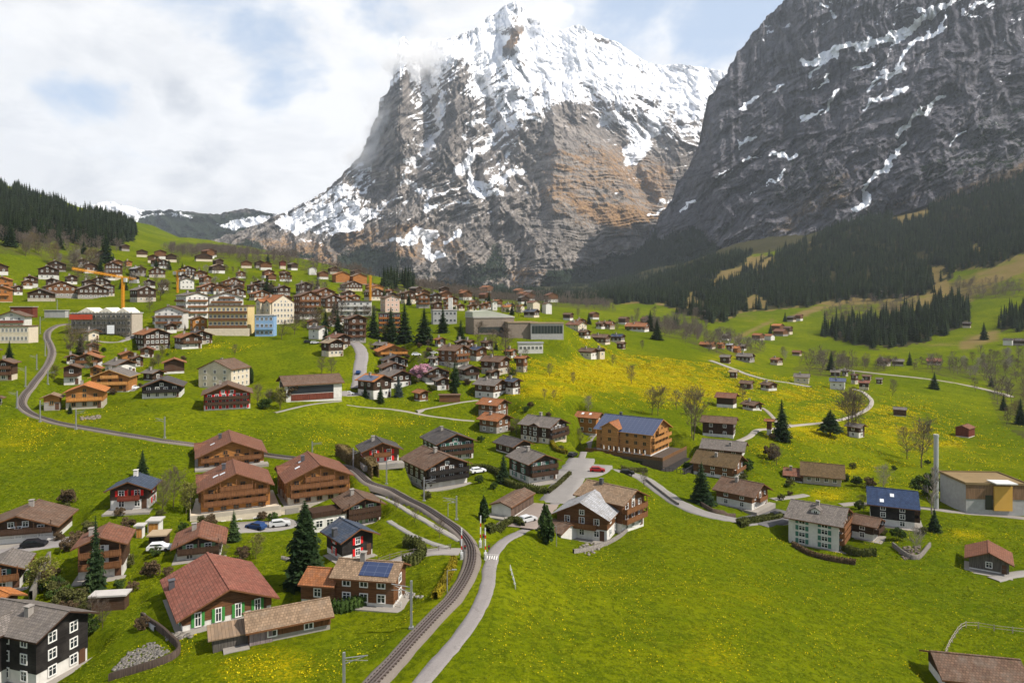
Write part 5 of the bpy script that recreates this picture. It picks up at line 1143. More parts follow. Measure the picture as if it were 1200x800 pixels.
for k, (a, b) in enumerate([(-.38,-.1),(-.04,.2),(.26,.46)]):
    m = MB(); m.prism([(W*a, h+.3), (W*b, h+.3), (W*b, h+.5), (W*(a+b)/2, h+2.6), (W*a, h+.5)], -L/2-.4, L/2); m.build('roof_sheet', plain((.62,.57,.48), .8), d['root'])
# ------------------------------------------------------------------ roads, paths and the railway: lines on the terrain, which is graded under them
def catmull(P, step):
    P = np.array(P, float); P = np.vstack([2*P[0]-P[1], P, 2*P[-1]-P[-2]]); out = []
    for i in range(1, len(P)-2):
        n = max(2, int(np.linalg.norm(P[i+1]-P[i])/step*1.02)); t = np.linspace(0, 1, n, endpoint=False)[:,None]
        p0, p1, p2, p3 = P[i-1], P[i], P[i+1], P[i+2]
        out.append(.5*((2*p1) + (-p0+p2)*t + (2*p0-5*p1+4*p2-p3)*t*t + (-p0+3*p1-3*p2+p3)*t**3))
    out.append(P[-2:-1]); return np.vstack(out)
def lay(px, step=1.2, smooth=9):
    xy = catmull([hit(u, v)[:2] for u, v in px], step)
    z = ground(xy[:,0], xy[:,1])
    k = min(smooth, len(z)//3)
    if k > 1:
        zp = np.pad(z, k, mode='edge'); ker = np.hanning(2*k+3)[1:-1]; ker /= ker.sum(); z = np.convolve(zp, ker, 'valid')
    return np.column_stack([xy, z])
def grade(P, half, margin):
    for i in range(0, len(P), 1):
        x, y, z = P[i]; r = half + margin
        j0 = np.searchsorted(_b1, math.log((max(y-r, 26)+40)/100)); j1 = np.searchsorted(_b1, math.log((y+r+40)/100))+1
        a0 = np.searchsorted(_a1, (x-r)/(y+r+40)*1.5 if x-r > 0 else (x-r)/(max(y-r, 0)+40)*1.5)-1; a1 = np.searchsorted(_a1, (x+r)/(max(y-r, 0)+40)*1.5 if x+r > 0 else (x+r)/(y+r+40)*1.5)+1
        a0 = max(a0, 0)
        gx, gy = GX[j0:j1, a0:a1], GY[j0:j1, a0:a1]
        d = np.hypot(gx-x, gy-y); d = np.maximum(d-half, 0)/margin + d*.002; best = _gd[j0:j1, a0:a1]
        m = d < best
        _gz[j0:j1, a0:a1][m] = z; best[m] = d[m]
def side(P):
    d = np.gradient(P[:,:2], axis=0); d /= np.linalg.norm(d, axis=1, keepdims=True)+1e-9
    return np.column_stack([d[:,1], -d[:,0], np.zeros(len(d))])
def strip(P, offs, name, mat, parent=None, wob=0.0):
    """offs: list of (sideways, up) across the line"""
    S = side(P); k = len(offs)
    jw = [(fbm(np.arange(len(P))*.31 + 13*q, P[:,0]*0 + q, 3)*wob)[:,None] if abs(q - (k-1)/2) > (k-1)/2 - 2.2 else 0 for q in range(k)]
    V = np.concatenate([(P + S*(o + jw[q_]) + np.array([0, 0, z]))[:,None,:] for q_, (o, z) in enumerate(offs)], 1).reshape(-1, 3)
    i = np.arange(len(P)*k).reshape(len(P), k)
    F_ = np.stack([i[:-1,:-1], i[:-1,1:], i[1:,1:], i[1:,:-1]], -1).reshape(-1, 4)
    return link(name, np_mesh(name, V, F_, mat, False), parent)
ROADS = [  # name, pixels, width, colour
 ('road', [(470,830),(492,802),(512,778),(541,744),(560,714),(570,690),(574,666),(580,645),(597,630),(622,618),(640,604),(653,586),(663,568),(672,552),(682,536),(690,520),(699,508)], 2.15, (.20,.18,.17)),
 ('road', [(672,551),(700,549),(728,552),(753,561),(774,575),(796,590),(822,600),(862,609),(895,612),(925,612)], 4.6, (.20,.185,.172)),
 ('yard', [(604,617),(618,606),(632,590)], 9.0, (.21,.17,.145)),
 ('yard', [(650,590),(662,570),(672,552),(682,537)], 8.0, (.20,.185,.172)),
 ('yard', [(640,560),(660,556),(690,553),(700,545)], 9.0, (.20,.185,.172)),
 ('yard', [(880,612),(905,606),(925,600)], 9.0, (.11,.105,.105)),
 ('road', [(985,592),(1010,590),(1060,593),(1110,597),(1160,603),(1230,611)], 2.6, (.22,.195,.17)),
 ('path', [(862,520),(878,512),(888,504),(905,503),(930,499),(962,496),(985,492),(1004,486),(1018,478),(1021,469),(1012,460),(1000,456)], 2.2, (.28,.25,.215)),
 ('path', [(893,478),(905,488),(912,495),(930,499)], 1.6, (.24,.21,.18)),
 ('path', [(832,422),(850,429),(872,437),(897,445),(925,449),(950,455)], 3.2, (.26,.235,.2)),
 ('path', [(985,433),(1030,438),(1080,443),(1130,451),(1170,461),(1185,466)], 4.5, (.26,.23,.19)),
 ('path', [(405,472),(440,478),(470,481),(500,487),(530,491),(556,494)], 1.9, (.25,.225,.19)),
 ('path', [(488,482),(505,478),(530,473),(560,469)], 1.9, (.25,.225,.19)),
 ('road', [(419,458),(421,445),(422,430),(424,415),(418,404),(408,398)], 5.5, (.21,.19,.182)),
 ('road', [(398,458),(408,464),(419,458)], 5.0, (.21,.19,.182)),
 ('path', [(322,484),(345,478),(370,473),(400,470)], 1.6, (.22,.2,.175)),
 ('yard', [(-20,646),(20,642),(60,637),(84,633)], 6.0, (.215,.195,.185)),
 ('yard', [(276,618),(300,617),(325,616),(345,610)], 7.0, (.23,.21,.19)),
 ('path', [(440,664),(462,660),(480,652),(500,647),(540,646)], 3.0, (.25,.225,.205)),
 ('path', [(456,612),(478,624),(500,634),(525,642)], 1.1, (.23,.215,.195)),
 ('path', [(437,574),(463,590),(490,605),(515,620),(540,634)], 1.2, (.25,.23,.2)),
 ('path', [(90,398),(120,399),(150,397),(180,388)], 4.0, (.22,.2,.18)),
 ('yard', [(132,458),(160,457)], 5.0, (.18,.165,.16)),
 ('path', [(905,585),(925,583),(945,580)], 2.5, (.22,.2,.175)),
 ('path', [(1164,679),(1185,674),(1230,668)], 2.6, (.24,.22,.2)),
]
TRACK = [(98,384),(80,380),(67,382),(57,388),(55,396),(59,405),(61,414),(57,426),(48,439),(36,454),(27,466),(26,476),(35,485),(55,493),(90,500),(140,508.5),(190,516.5),(225,521.5),(262,527),(300,532),(340,538),(378,544),(405,551),(430,562),(460,577),(490,593),(515,607),(535,621),(549,637),(553,653),(548,674),(532,700),(508,727),(483,754),(458,781),(425,815)]
_gd = np.full_like(GZ, 9.0); _gz = np.zeros_like(GZ)
_lines = [(n, lay(p, 1.2 if hit(*p[0]).y < 330 else 3.0), w, c) for n, p, w, c in ROADS]
_tr = lay(TRACK, 1.0, 14)
for n, P, w, c in _lines: grade(P, w/2+.5, 3.5)
grade(_tr, 1.7, 3.5)
_gw = 1 - sstep(.05, 1, _gd)
GZ[:] = GZ*(1-_gw) + _gz*_gw
for n_, (n, P, w, c) in enumerate(_lines):
    far = P[:,1].mean() > 330; lf = .10 + .004*n_ + (.25 if far else 0); h = w/2
    wob = 1
    o = strip(P, [(-h-.25, -.7), (-h, lf-.03), (-h*.5, lf), (0, lf+.02), (h*.5, lf), (h, lf-.03), (h+.25, -.7)], n, asphalt(c, .35 if n == 'road' else .1), None, .10 + w*.035); tag(o, kind='structure')
tk = empty('railway_track', (0, 0, 0)); tag(tk, None, None, None, 'structure')
strip(_tr, [(-1.75, -.8), (-1.4, .16), (-.98, .42), (.98, .42), (1.4, .16), (1.75, -.8)], 'ballast', asphalt((.155,.13,.11), .1), tk, .12)
_S = side(_tr); m = MB()
_cum = np.concatenate([[0], np.cumsum(np.linalg.norm(np.diff(_tr, axis=0), axis=1))])
for s_ in np.arange(0, _cum[-1], .68):
    p = np.array([np.interp(s_, _cum, _tr[:,k]) for k in range(3)]); i = min(int(np.searchsorted(_cum, s_)), len(_tr)-1)
    n = _S[i]; t_ = np.array([-n[1], n[0], 0])
    if p[1] > 240 : continue
    k0 = len(m.v)
    for zz in (.425, .5):
        for a, b in ((-.76,-.12),(.76,-.12),(.76,.12),(-.76,.12)): m.v.append(tuple(p + n*a + t_*b + np.array([0,0,zz])))
    for f in ((4,5,6,7),(0,1,5,4),(1,2,6,5),(2,3,7,6),(3,0,4,7)): m.f.append(tuple(k0+q for q in f)); m.m.append(0)
o = m.build('sleepers', plain((.045,.032,.026), .9), tk); o['kind'] = 'stuff'
strip(_tr, [(-.66, .43), (-.64, .47), (.64, .47), (.66, .43)], 'track_bed', asphalt((.085,.068,.06), .1), tk)
for a in (-.43, .43): strip(_tr, [(a-.05, .5), (a-.045, .64), (a+.045, .64), (a+.05, .5)], 'rail', metal((.16,.13,.12), .4), tk)
strip(_tr, [(-.06, .5), (-.05, .66), (.05, .66), (.06, .5)], 'rack_rail', metal((.12,.10,.09), .45), tk)
# painted lines at the crossing
m = MB(); c0 = hit(590, 654); 
_rd = _lines[0][1]; i0 = int(np.argmin(np.hypot(_rd[:,0]-c0.x, _rd[:,1]-c0.y))); sd_ = side(_rd)[i0]; t_ = np.array([-sd_[1], sd_[0], 0])
for k in range(-2, 3):
    p = _rd[i0] + sd_*(k*.4)
    q = [p + sd_*a + t_*b + np.array([0, 0, .137]) for a, b in ((-.09,-.9),(.09,-.9),(.09,.9),(-.09,.9))]; m.poly([tuple(x) for x in q])
for off in (-1.35, 1.35):
    q = [_rd[i0] + sd_*a + t_*(b+off) + np.array([0, 0, .137]) for a, b in ((-1.0,-.07),(1.0,-.07),(1.0,.07),(-1.0,.07))]; m.poly([tuple(x) for x in q])
o = m.build('road_marking', plain((.62,.60,.56), .8), None); tag(o, kind='structure')
# ------------------------------------------------------------------ terrain sheet
TU = UC + FPX*GX/np.maximum(GY, 5); TV = VH - FPX*(GZ-CZ)/np.maximum(GY, 5)
BLOBS = [(830,730,330,95,.26),(300,780,160,40,.2),(100,520,140,30,.2),(400,510,140,30,.18),(1000,540,160,60,.22),(560,480,90,40,.2),(720,440,130,26,1.0),(640,455,60,22,.9),(800,455,90,20,.9),(860,420,50,14,.6),(690,400,40,8,.5),(960,505,75,16,.9),(1060,505,40,26,.7),(1100,520,60,14,.6),(1000,480,60,8,.8),(930,462,60,9,.6),
 (60,500,80,18,.55),(20,520,60,14,.5),(430,495,70,14,.65),(400,515,60,10,.5),(500,480,60,8,.4),(870,700,160,40,.35),(980,640,120,30,.25),(620,740,60,45,.45),(700,680,60,25,.45),(840,770,150,40,.4),(310,780,80,25,.95),
 (230,770,40,18,.6),(725,588,40,12,.6),(700,578,30,8,.6),(1000,552,30,9,.8),(970,580,30,8,.9),(1130,627,45,10,.7),(560,690,30,40,.3),(140,430,30,10,.4),(230,408,60,6,.35),(900,520,40,20,.55),(1150,540,50,20,.15),(330,560,40,8,.2),
 (1050,780,120,30,.3),(650,600,15,8,.4)]
yellow = np.zeros_like(TU)
for (u, v, ru, rv, k) in BLOBS: yellow = np.maximum(yellow, k*np.exp(-((TU-u)/ru)**2 - ((TV-v)/rv)**2))
yellow[(GY < 40) | (GY > 900)] = 0

FOREST_R = [(690,352),(740,338),(762,330),(800,318),(832,305),(870,300),(905,300),(945,285),(965,272),(1000,258),(1050,240),(1100,226),(1150,212),(1200,200),(1330,180),(1330,270),(1200,296),(1165,312),(1120,318),(1100,340),(1055,352),
 (1000,350),(960,357),(905,364),(870,366),(845,378),(815,372),(790,362),(765,355),(730,356)]
CLEAR_R = [[(825,332),(850,318),(892,296),(896,304),(862,326),(838,338)],[(932,275),(965,258),(968,262),(940,282)],[(1040,245),(1062,236),(1088,235),(1080,258),(1048,262)],[(1140,288),(1156,288),(1158,302),(1142,300)],
 [(1088,314),(1105,312),(1112,340),(1092,345)],[(885,312),(905,300),(910,305),(890,320)],[(800,352),(815,340),(818,356),(805,360)],[(1120,205),(1200,188),(1200,196),(1130,216)],[(870,352),(890,346),(905,358),(880,362)]]
STRIP = [(958,392),(985,383),(1008,378),(1045,374),(1085,362),(1120,352),(1136,362),(1132,380),(1105,392),(1075,404),(1040,408),(1000,404)]
EDGE_R = [(1170,372),(1215,362),(1260,360),(1260,384),(1172,388)]
FOREST_L = [(-120,262),(0,285),(15,283),(45,276),(80,288),(112,290),(142,286),(158,276),(146,262),(120,256),(90,250),(50,240),(20,226),(-30,218),(-120,200)]
COPSE = [(440,345),(478,342),(480,330),(445,330)]
WOODS = [[(-20,268),(50,262),(120,276),(150,292),(80,302),(-20,298)],[(262,300),(300,300),(345,300),(340,315),(290,312)],[(190,292),(260,292),(300,296),(270,304),(190,300)],[(960,370),(1000,352),(1080,352),(1060,368),(985,382)],[(925,432),(960,420),(1010,428),(1060,432),(1130,428),(1210,415),(1210,440),(1130,446),(1060,432),(1000,440),(960,442)],
 [(1140,420),(1210,425),(1210,520),(1175,500),(1160,470)],[(740,380),(790,372),(830,385),(820,400),(770,395)],[(790,400),(860,395),(900,412),(870,420),(820,412)],[(85,300),(110,296),(125,325),(95,335),(40,300),(25,285),(60,285)],[(345,312),(420,318),(440,335),(410,332),(360,322)],
 [(480,335),(620,335),(700,348),(720,366),(620,356),(500,345)],[(1110,330),(1200,330),(1200,350),(1110,352)],[(345,345),(400,345),(400,362),(345,362)]]
wood = np.zeros_like(TU)
WU = TU + fbm(TU/14, TV/9, 4)*7; WV = TV + fbm(TU/14 + 40, TV/9, 4)*4
inF = inpoly(WU, WV, FOREST_R) & (GY > 700)
for c in CLEAR_R: inF &= ~inpoly(WU, WV, c)
inS = inpoly(WU, WV, STRIP) & (GY > 550); inE = inpoly(WU, WV, EDGE_R) & (GY > 500); inL = inpoly(WU, WV, FOREST_L) & (GY > 560)
inC = inpoly(WU, WV, COPSE) & (fbm(GX/18, GY/18, 2) > -.2) & (GY > 500)
wood[inF | inS | inE | inL | inC] = 1
for w in WOODS: wood[inpoly(TU, TV, w) & (GY > 300)] = .55
wood[(GY > 1900)] = .8
dry = np.zeros_like(TU)
for pts, wd, k in [([(1000,352),(1090,335),(1130,345)],16,.8),([(1040,362),(1100,352),(1150,330),(1200,310)],18,.75),([(1130,405),(1165,392)],12,.7),([(930,372),(960,360),(1000,352)],6,.7),([(860,398),(905,375)],5,.6),([(1150,340),(1200,330)],14,.5),
                  ([(1120,380),(1200,380)],14,.35),([(1120,205),(1200,190)],14,.9),([(820,352),(880,372)],10,.5),([(1040,410),(1130,400)],10,.4),([(120,270),(150,290)],6,.3)]:
    dry = np.maximum(dry, k*np.exp(-(dseg(TU, TV, pts)/wd)**2)*(GY > 480))
dry = np.maximum(dry, .85*sstep(700, 900, GY)*(inpoly(TU, TV, FOREST_R) & ~inF))
dry = np.maximum(dry, .35*sstep(900, 1300, GY)*(TU > 700))
idx = np.arange(NA*NB).reshape(NB, NA)
Fq = np.stack([idx[:-1,:-1], idx[:-1,1:], idx[1:,1:], idx[1:,:-1]], -1).reshape(-1, 4)
me = np_mesh('meadow_terrain', np.stack([GX, GY, GZ], -1).reshape(-1, 3), Fq, meadow(), True, {'yellow': yellow, 'dry': dry, 'wood': wood})
terrain = link('ground', me); tag(terrain, 'green alpine meadow slopes with yellow dandelion patches', None, None, 'structure')
# a plain skirt so that the ground goes on behind the camera
sk = MB(); sk.box(-6000, 6000, -4000, 60, -60, -45); o = sk.build('lower_ground', plain((.08,.14,.02), .95)); tag(o, kind='structure')

# ------------------------------------------------------------------ street furniture, cranes, cars, gardens
STEEL = metal((.28,.28,.28), .5); CONC = plaster((.42,.41,.39)); CRANE = plain((.62,.27,.02), .55, .15)
def mast(u, v, hpx, label, arm=0, grp='overhead line masts along the railway', name='railway_mast'):
    p = hit(u, v); h = hpx/FPX*p.y; o = empty(name, p, 0); tag(o, label, 'mast', grp)
    m = MB(); w = .13; m.box(-w, w, -w, w, -.5, h); m.box(-.3, .3, -.3, .3, -.5, .25); m.build('pole', STEEL, o)
    if arm:
        m = MB(); m.tube([(0,0,h*.86),(arm*2.6,0,h*.93)], .06, 5); m.tube([(0,0,h*.72),(arm*2.2,0,h*.90)], .045, 5); m.box(min(0,arm*2.6), max(0,arm*2.6), -.03, .03, h*.80, h*.80+.06); m.build('bracket', STEEL, o)
    return o
for u, v, h, a, lab in [
 (47,494,25,1,'railway mast at the outside of the lower railway bend'), (89,503,24,1,'railway mast below the golden chalets'), (193,513,25,-1,'railway mast beside the straight track across the green meadow'), (366,534,17,1,'railway mast behind the golden chalets'), (414,551,26,1,'railway mast at the tall tan hedge'),
 (453,567,27,1,'railway mast beside the tall tan hedge and the red shuttered chalet'), (497,587,28,1,'railway mast below the large dark chalet'), (535,609,28,-1,'railway mast left of the conical tree'), (482,736,56,-1,'tall railway mast left of the track near the solar farmhouse'), (403,812,48,1,'railway mast with long arm at the bottom edge of the meadow'),
 (47,391,20,1,'mast left of the top of the railway bend'), (67,365,14,0,'white mast in front of the pale roofed shelter'), (53,417,20,1,'mast at the inside of the upper railway bend'), (43,433,18,-1,'mast left of the railway in the middle of the bend'), (30,453,24,-1,'mast left of the railway under the cream and brown chalet'), (56,450,16,1,'mast right of the railway above the garden chalet'), (20,478,20,-1,'mast left of the lowest railway curve')]:
    mast(u, v, h, lab, a)
def lamp(u, v, hpx, label, arm=1):
    p = hit(u, v); h = hpx/FPX*p.y; o = empty('street_lamp', p, 0); tag(o, label, 'lamp')
    m = MB(); m.tube([(0,0,-.3),(0,0,h)], [.09,.05], 8); m.build('pole', STEEL, o); m = MB(); m.tube([(0,0,h-.05),(arm*.9,0,h+.1)], .04, 6); m.box(min(arm*.7, arm*1.4), max(arm*.7, arm*1.4), -.14, .14, h+.05, h+.17); m.build('lamp_head', STEEL, o)
lamp(353,682,34,'grey street lamp beside the biggest spruce'); lamp(652,640,24,'grey street lamp beside the road under the garage row',-1); lamp(524,694,26,'signal post with white head beside the yellow flowering hedge'); lamp(436,602,16,'small lamp post beside the green shuttered chalet'); lamp(525,605,16,'small lamp post at the footpath beside the railway')
RW = (.60,.03,.02)
def barrier(u, v, hpx, label, lean, dx=0):
    p = hit(u, v); h = hpx/FPX*p.y; o = empty('crossing_barrier', p, 0); tag(o, label, 'barrier', 'raised barriers of the level crossing')
    m = MB(); m.box(-.25, .25, -.22, .22, -.3, 1.15); m.box(-.12, .12, -.4, -.23, .5, 1.0); m.build('drive_box', plain((.55,.54,.52), .6), o)
    for i in range(7):
        z0, z1 = 1.0 + (h-1.0)*i/7, 1.0 + (h-1.0)*(i+1)/7; m = MB(); m.box(-.09+lean*z0, .09+lean*z0, -.05, .05, z0, z1-.01)
        m.build('barrier_arm', plain(RW if i % 3 == 1 else (.72,.72,.70), .5, .05), o)
    m = MB(); m.tube([(.55,0,-.3),(.55,0,2.4)], .05, 6); m.build('signal_pole', STEEL, o); m = MB(); m.box(.36, .74, -.1, -.06, 1.7, 2.4); m.build('signal_plate', plain((.05,.05,.05), .6), o)
    m = MB(); m.tube([(.55,-.15,2.2),(.55,-.1,2.2)], .11, 10); m.build('signal_light', plain((.5,.02,.02), .3), o)
barrier(541,655,37,'raised red and white barrier left of the railway at the crossing', 0); barrier(563,641,37,'raised red and white barrier behind the crossing, farther of the right hand pair', .01); barrier(569,655,37,'raised red and white barrier right of the crossing, nearest to the camera', -.01)
# tower cranes
def lattice(m, p0, p1, w, step):
    p0, p1 = Vector(p0), Vector(p1); d = (p1-p0).normalized(); a = d.orthogonal().normalized(); b = d.cross(a); n = max(2, int((p1-p0).length/step)); cs = [a*w+b*w, a*w-b*w, -a*w-b*w, -a*w+b*w]
    for c in cs: m.tube([p0+c, p1+c], .09, 4)
    for i in range(n):
        q0, q1 = p0+(p1-p0)*i/n, p0+(p1-p0)*(i+1)/n
        for j in range(4): m.tube([q0+cs[j], q1+cs[(j+1) % 4]], .06, 3)
def crane(u, v, vtop, label, jib=None, cj=None, w=.75):
    p = hit(u, v); H_ = (v-vtop)/FPX*p.y; o = empty('tower_crane', p, 0); tag(o, label, 'crane')
    m = MB(); lattice(m, (0,0,-1), (0,0,H_), w, 1.6); m.box(-w*.7, w*.7, -w*.7, w*.7, -1, H_-1); m.build('mast', CRANE, o)
    if jib:
        m = MB(); j = Vector(jib); lattice(m, (0,0,H_), (j.x, j.y, H_+j.z), .55, 1.5); m.tube([(0,0,H_),(j.x, j.y, H_+j.z)], .42, 4); m.build('jib', CRANE, o)
        c = Vector(cj); m = MB(); lattice(m, (0,0,H_), (c.x, c.y, H_+c.z), .5, 1.5); m.build('counter_jib', CRANE, o)
        m = MB(); m.box(c.x-1, c.x+1, c.y-1, c.y+1, H_+c.z-2.2, H_+c.z); m.build('counterweight', CONC, o); m = MB(); m.box(.8, 2.2, -.8, .8, H_-2.6, H_-.4); m.build('cab', plain((.5,.5,.48), .5), o)
crane(144,364,325,'yellow orange tower crane with long jib behind the scaffolded building', (-15,-22,4), (5.5,4,-1))
crane(208,343,318,'slim orange crane mast in front of the white house on the upper slope', (7,-4,.5), (-2.5,1.5,0), .6); crane(434,354,322,'orange crane mast without jib at the lower end of the green hill', None, None, .8)
m = MB(); p = hit(528,376); m.box(-1.3, 1.3, -1.3, 1.3, -1, 27/FPX*p.y); o = m.build('pylon', plaster(PLAS['white'])); o.location = p; tag(o, 'plain white pylon in front of the sports hall', 'tower')
# cars
def car(u, v, rz, colr, label):
    p = hit(u, v); o = empty('car', p + Vector((0,0,.14)), R(rz)); tag(o, label, 'car')
    m = MB(); m.prism([(-2.1,.28),(2.1,.28),(2.12,.62),(1.95,.82),(1.15,.92),(-1.75,.95),(-2.1,.85)], -.86, .86); m.prism([(-1.55,1.36),(-1.75,.96),(1.1,.93),(.35,1.40)][::-1], -.74, .74); m.build('body', plain(colr, .3, .05), o)
    m = MB(); m.prism([(-1.5,1.02),(.95,1.0),(.33,1.32),(-1.42,1.30)], -.752, .752); m.build('windows', glass(), o)
    for x in (-1.3, 1.3):
        for y in (-.78, .78): m = MB(); m.tube([(x,y-.1,.31),(x,y+.1,.31)], .31, 12); m.build('wheel', plain((.015,.015,.015), .8), o)
SIL = (.5,.5,.5); WHT = (.7,.7,.7); BLK = (.015,.015,.018); NAVY = (.02,.05,.14); REDC = (.3,.02,.02)
for c in [(140,457,90,NAVY,'dark blue car, left of three parked under the widest golden chalet'), (148.5,457,90,SIL,'silver car, middle of three parked under the widest golden chalet'), (156.5,456.5,90,WHT,'white car, right of three parked under the widest golden chalet'), (409,463,10,WHT,'white car at the foot of the steep grey road'), (420,438,95,NAVY,'blue car driving down the steep grey road'), (361,402,20,BLK,'black car beside the small white house'), (369,403,20,SIL,'silver car beside the small white house'),
 (671,535,60,BLK,'black car parked beside the half timbered white house'), (488,417,10,WHT,'white car on the grass above the black gable'), (508,415,10,SIL,'silver car left of the tall brown chalet'), (187,645,10,WHT,'white car in front of the open car shelter'), (328,617,20,SIL,'silver car on the yard below the golden chalet'), (910,606,30,BLK,'black car on the dark yard left of the tall white house'), (560,554,30,WHT,'white car at the corner of the large dark chalet'), (700,553,-5,REDC,'red car on the square in front of the hotel'), (300,620,160,NAVY,'dark blue car on the yard right of the terrace plinth'), (618,612,40,SIL,'silver car in front of the garage doors'), (40,641,12,BLK,'black car in front of the long white garage floor'), (1060,594,5,WHT,'white car on the lane behind the blue roofed house'), (735,556,-8,BLK,'black car on the road under the hotel terrace')]: car(*c)
# hotel terrace: closed parasols and tables
W, L = HOTEL['W'], HOTEL['L']; Mh = HOTEL['root'].matrix_basis.copy(); Mh = Matrix.Translation(HOTEL['root'].location) @ Matrix.Rotation(HOTEL['root'].rotation_euler.z, 4, 'Z')
def parasol_mesh():
    m = MB(); m.tube([(0,0,0),(0,0,2.5)], .035, 6); me1 = m.mesh('pole', STEEL); m = MB(); m.tube([(0,0,1.2),(0,0,1.3),(0,0,2.3),(0,0,2.55)], [.12,.22,.12,.02], 8); me2 = m.mesh('canopy', plain((.72,.68,.60), .8)); return me1, me2
pm = parasol_mesh()
for i in range(9):
    q = Mh @ Vector((-W/2-3.4, -L/2+.5+i*(L-3)/9, -.12)); o = empty('parasol', q); tag(o, 'closed cream parasol on the dark hotel terrace', 'parasol', 'closed parasols on the hotel terrace'); link('pole', pm[0], o); link('canopy', pm[1], o)
m = MB(); m.tube([(0,0,.7),(0,0,.76)], .5, 10); tt = m.mesh('tabletop', timber(WALL['gold'])); m = MB(); m.tube([(0,0,0),(0,0,.699)], .05, 6); m.box(-.3,.3,-.3,.3,0,.04); tl = m.mesh('leg', STEEL)
for i in range(8):
    q = Mh @ Vector((-W/2-2.2 + (i % 2)*1.1, -L/2+1.5+i*(L-4)/8, -.12)); o = empty('table', q); tag(o, 'small round table on the dark hotel terrace', 'table', 'tables on the hotel terrace'); link('tabletop', tt, o); link('leg', tl, o)
# walls, fences, gardens
def wall_line(px, w, h, mat, label, name='wall', cat='wall', step=1.0):
    P = catmull([hit(u, v)[:2] for u, v in px], step); P = np.column_stack([P, ground(P[:,0], P[:,1])])
    o = strip(P, [(-w/2, -.6), (-w/2, h), (w/2, h), (w/2, -.6)], name, mat); tag(o, label, cat); return o
wall_line([(36,708),(44,690),(50,672),(58,660)], .5, 2.2, stone((.22,.20,.17)), 'rough stone wall beside the dark chalet at the left edge', 'stone_wall')
wall_line([(166,724),(186,738),(207,757),(208,768),(190,778),(158,788),(128,797)], .35, .9, boards((.07,.05,.038)), 'low dark plank wall curving round the stony garden', 'garden_wall', 'wall')
wall_line([(168,722),(176,733),(182,738)], .4, .5, CONC, 'low pale concrete wall at the corner of the red roofed chalet', 'low_wall')
wall_line([(757,563),(776,578),(795,592)], .3, .7, stone((.25,.22,.19)), 'low stone wall along the outer edge of the curving road', 'stone_wall')
wall_line([(815,588),(835,600),(862,606)], .3, 1.0, stone((.13,.09,.07)), 'dark retaining wall below the dense spruce', 'retaining_wall')
wall_line([(672,648),(700,642),(726,630),(741,616)], .4, .8, stone((.26,.23,.20)), 'dry stone wall round the garden of the large brown farmhouse', 'stone_wall')
wall_line([(1046,640),(1062,652),(1076,655),(1090,640)], .4, 1.0, stone((.24,.21,.18)), 'dry stone wall round the rock garden right of the blue roofed house', 'stone_wall')
wall_line([(330,655),(345,658),(360,660)], .2, .6, boards((.3,.26,.22)), 'short pale fence left of the solar farmhouse', 'fence', 'fence')
def fence(px, label, step=2.2, h=1.1, c=(.33,.29,.24)):
    P = catmull([hit(u, v)[:2] for u, v in px], step); P = np.column_stack([P, ground(P[:,0], P[:,1])]); o = empty('fence', P[0], 0); tag(o, label, 'fence'); P0 = P[0].copy(); mt = boards(c)
    for q in P:
        m = MB(); a = q-P0; m.box(a[0]-.06, a[0]+.06, a[1]-.06, a[1]+.06, a[2]-.4, a[2]+h); m.build('post', mt, o)
    for k, z in enumerate((h*.45, h*.88)):
        m = MB()
        for a, b in zip(P[:-1], P[1:]): m.tube([a-P0+np.array([0,0,z]), b-P0+np.array([0,0,z])], .045, 4, cap=False)
        m.build('rail', mt, o)
fence([(1108,768),(1116,752),(1132,735),(1165,739),(1210,744)], 'pale wooden field fence in the lower right corner'); fence([(444,660),(470,652),(500,648),(528,644)], 'wooden fence along the path to the level crossing', 2.0, 1.0, (.2,.17,.14)); fence([(425,706),(440,704),(470,712)], 'white fence in front of the solar farmhouse', 1.5, .9, (.6,.58,.55))
fence([(598,668),(604,690),(600,640)][:2], 'short guard rail right of the crossing road', 1.5, .9, (.4,.4,.4))
def rubble(poly, n, smin, smax, c, label, name='rubble'):
    us = [p[0] for p in poly]; vs_ = [p[1] for p in poly]; V, F_ = [], []; r = np.random.default_rng(n); k = 0
    cube = np.array([(-1,-1,-1),(1,-1,-1),(1,1,-1),(-1,1,-1),(-1,-1,1),(1,-1,1),(1,1,1),(-1,1,1)])*.5; fc = np.array([(0,3,2,1),(4,5,6,7),(0,1,5,4),(1,2,6,5),(2,3,7,6),(3,0,4,7)])
    while k < n:
        u, v = r.uniform(min(us), max(us)), r.uniform(min(vs_), max(vs_))
        if not inpoly(np.array([u]), np.array([v]), poly)[0]: n -= .2; continue
        p = hit(u, v); s_ = r.uniform(smin, smax); a = r.random()*6.28; M_ = np.array([[math.cos(a),-math.sin(a),0],[math.sin(a),math.cos(a),0],[0,0,1]])
        V.append((cube*(.7+.6*r.random((8,3)))*s_*np.array([1,1,.6])) @ M_.T + np.array(p) + np.array([0,0,s_*.15])); F_.append(fc + 8*k); k += 1
    o = link(name, np_mesh(name, np.concatenate(V), np.concatenate(F_), stone(c))); tag(o, label, None, None, 'stuff')
rubble([(132,785),(150,765),(178,752),(200,762),(180,776),(140,792)], 700, .1, .34, (.30,.27,.235), 'pale stones covering the walled garden')
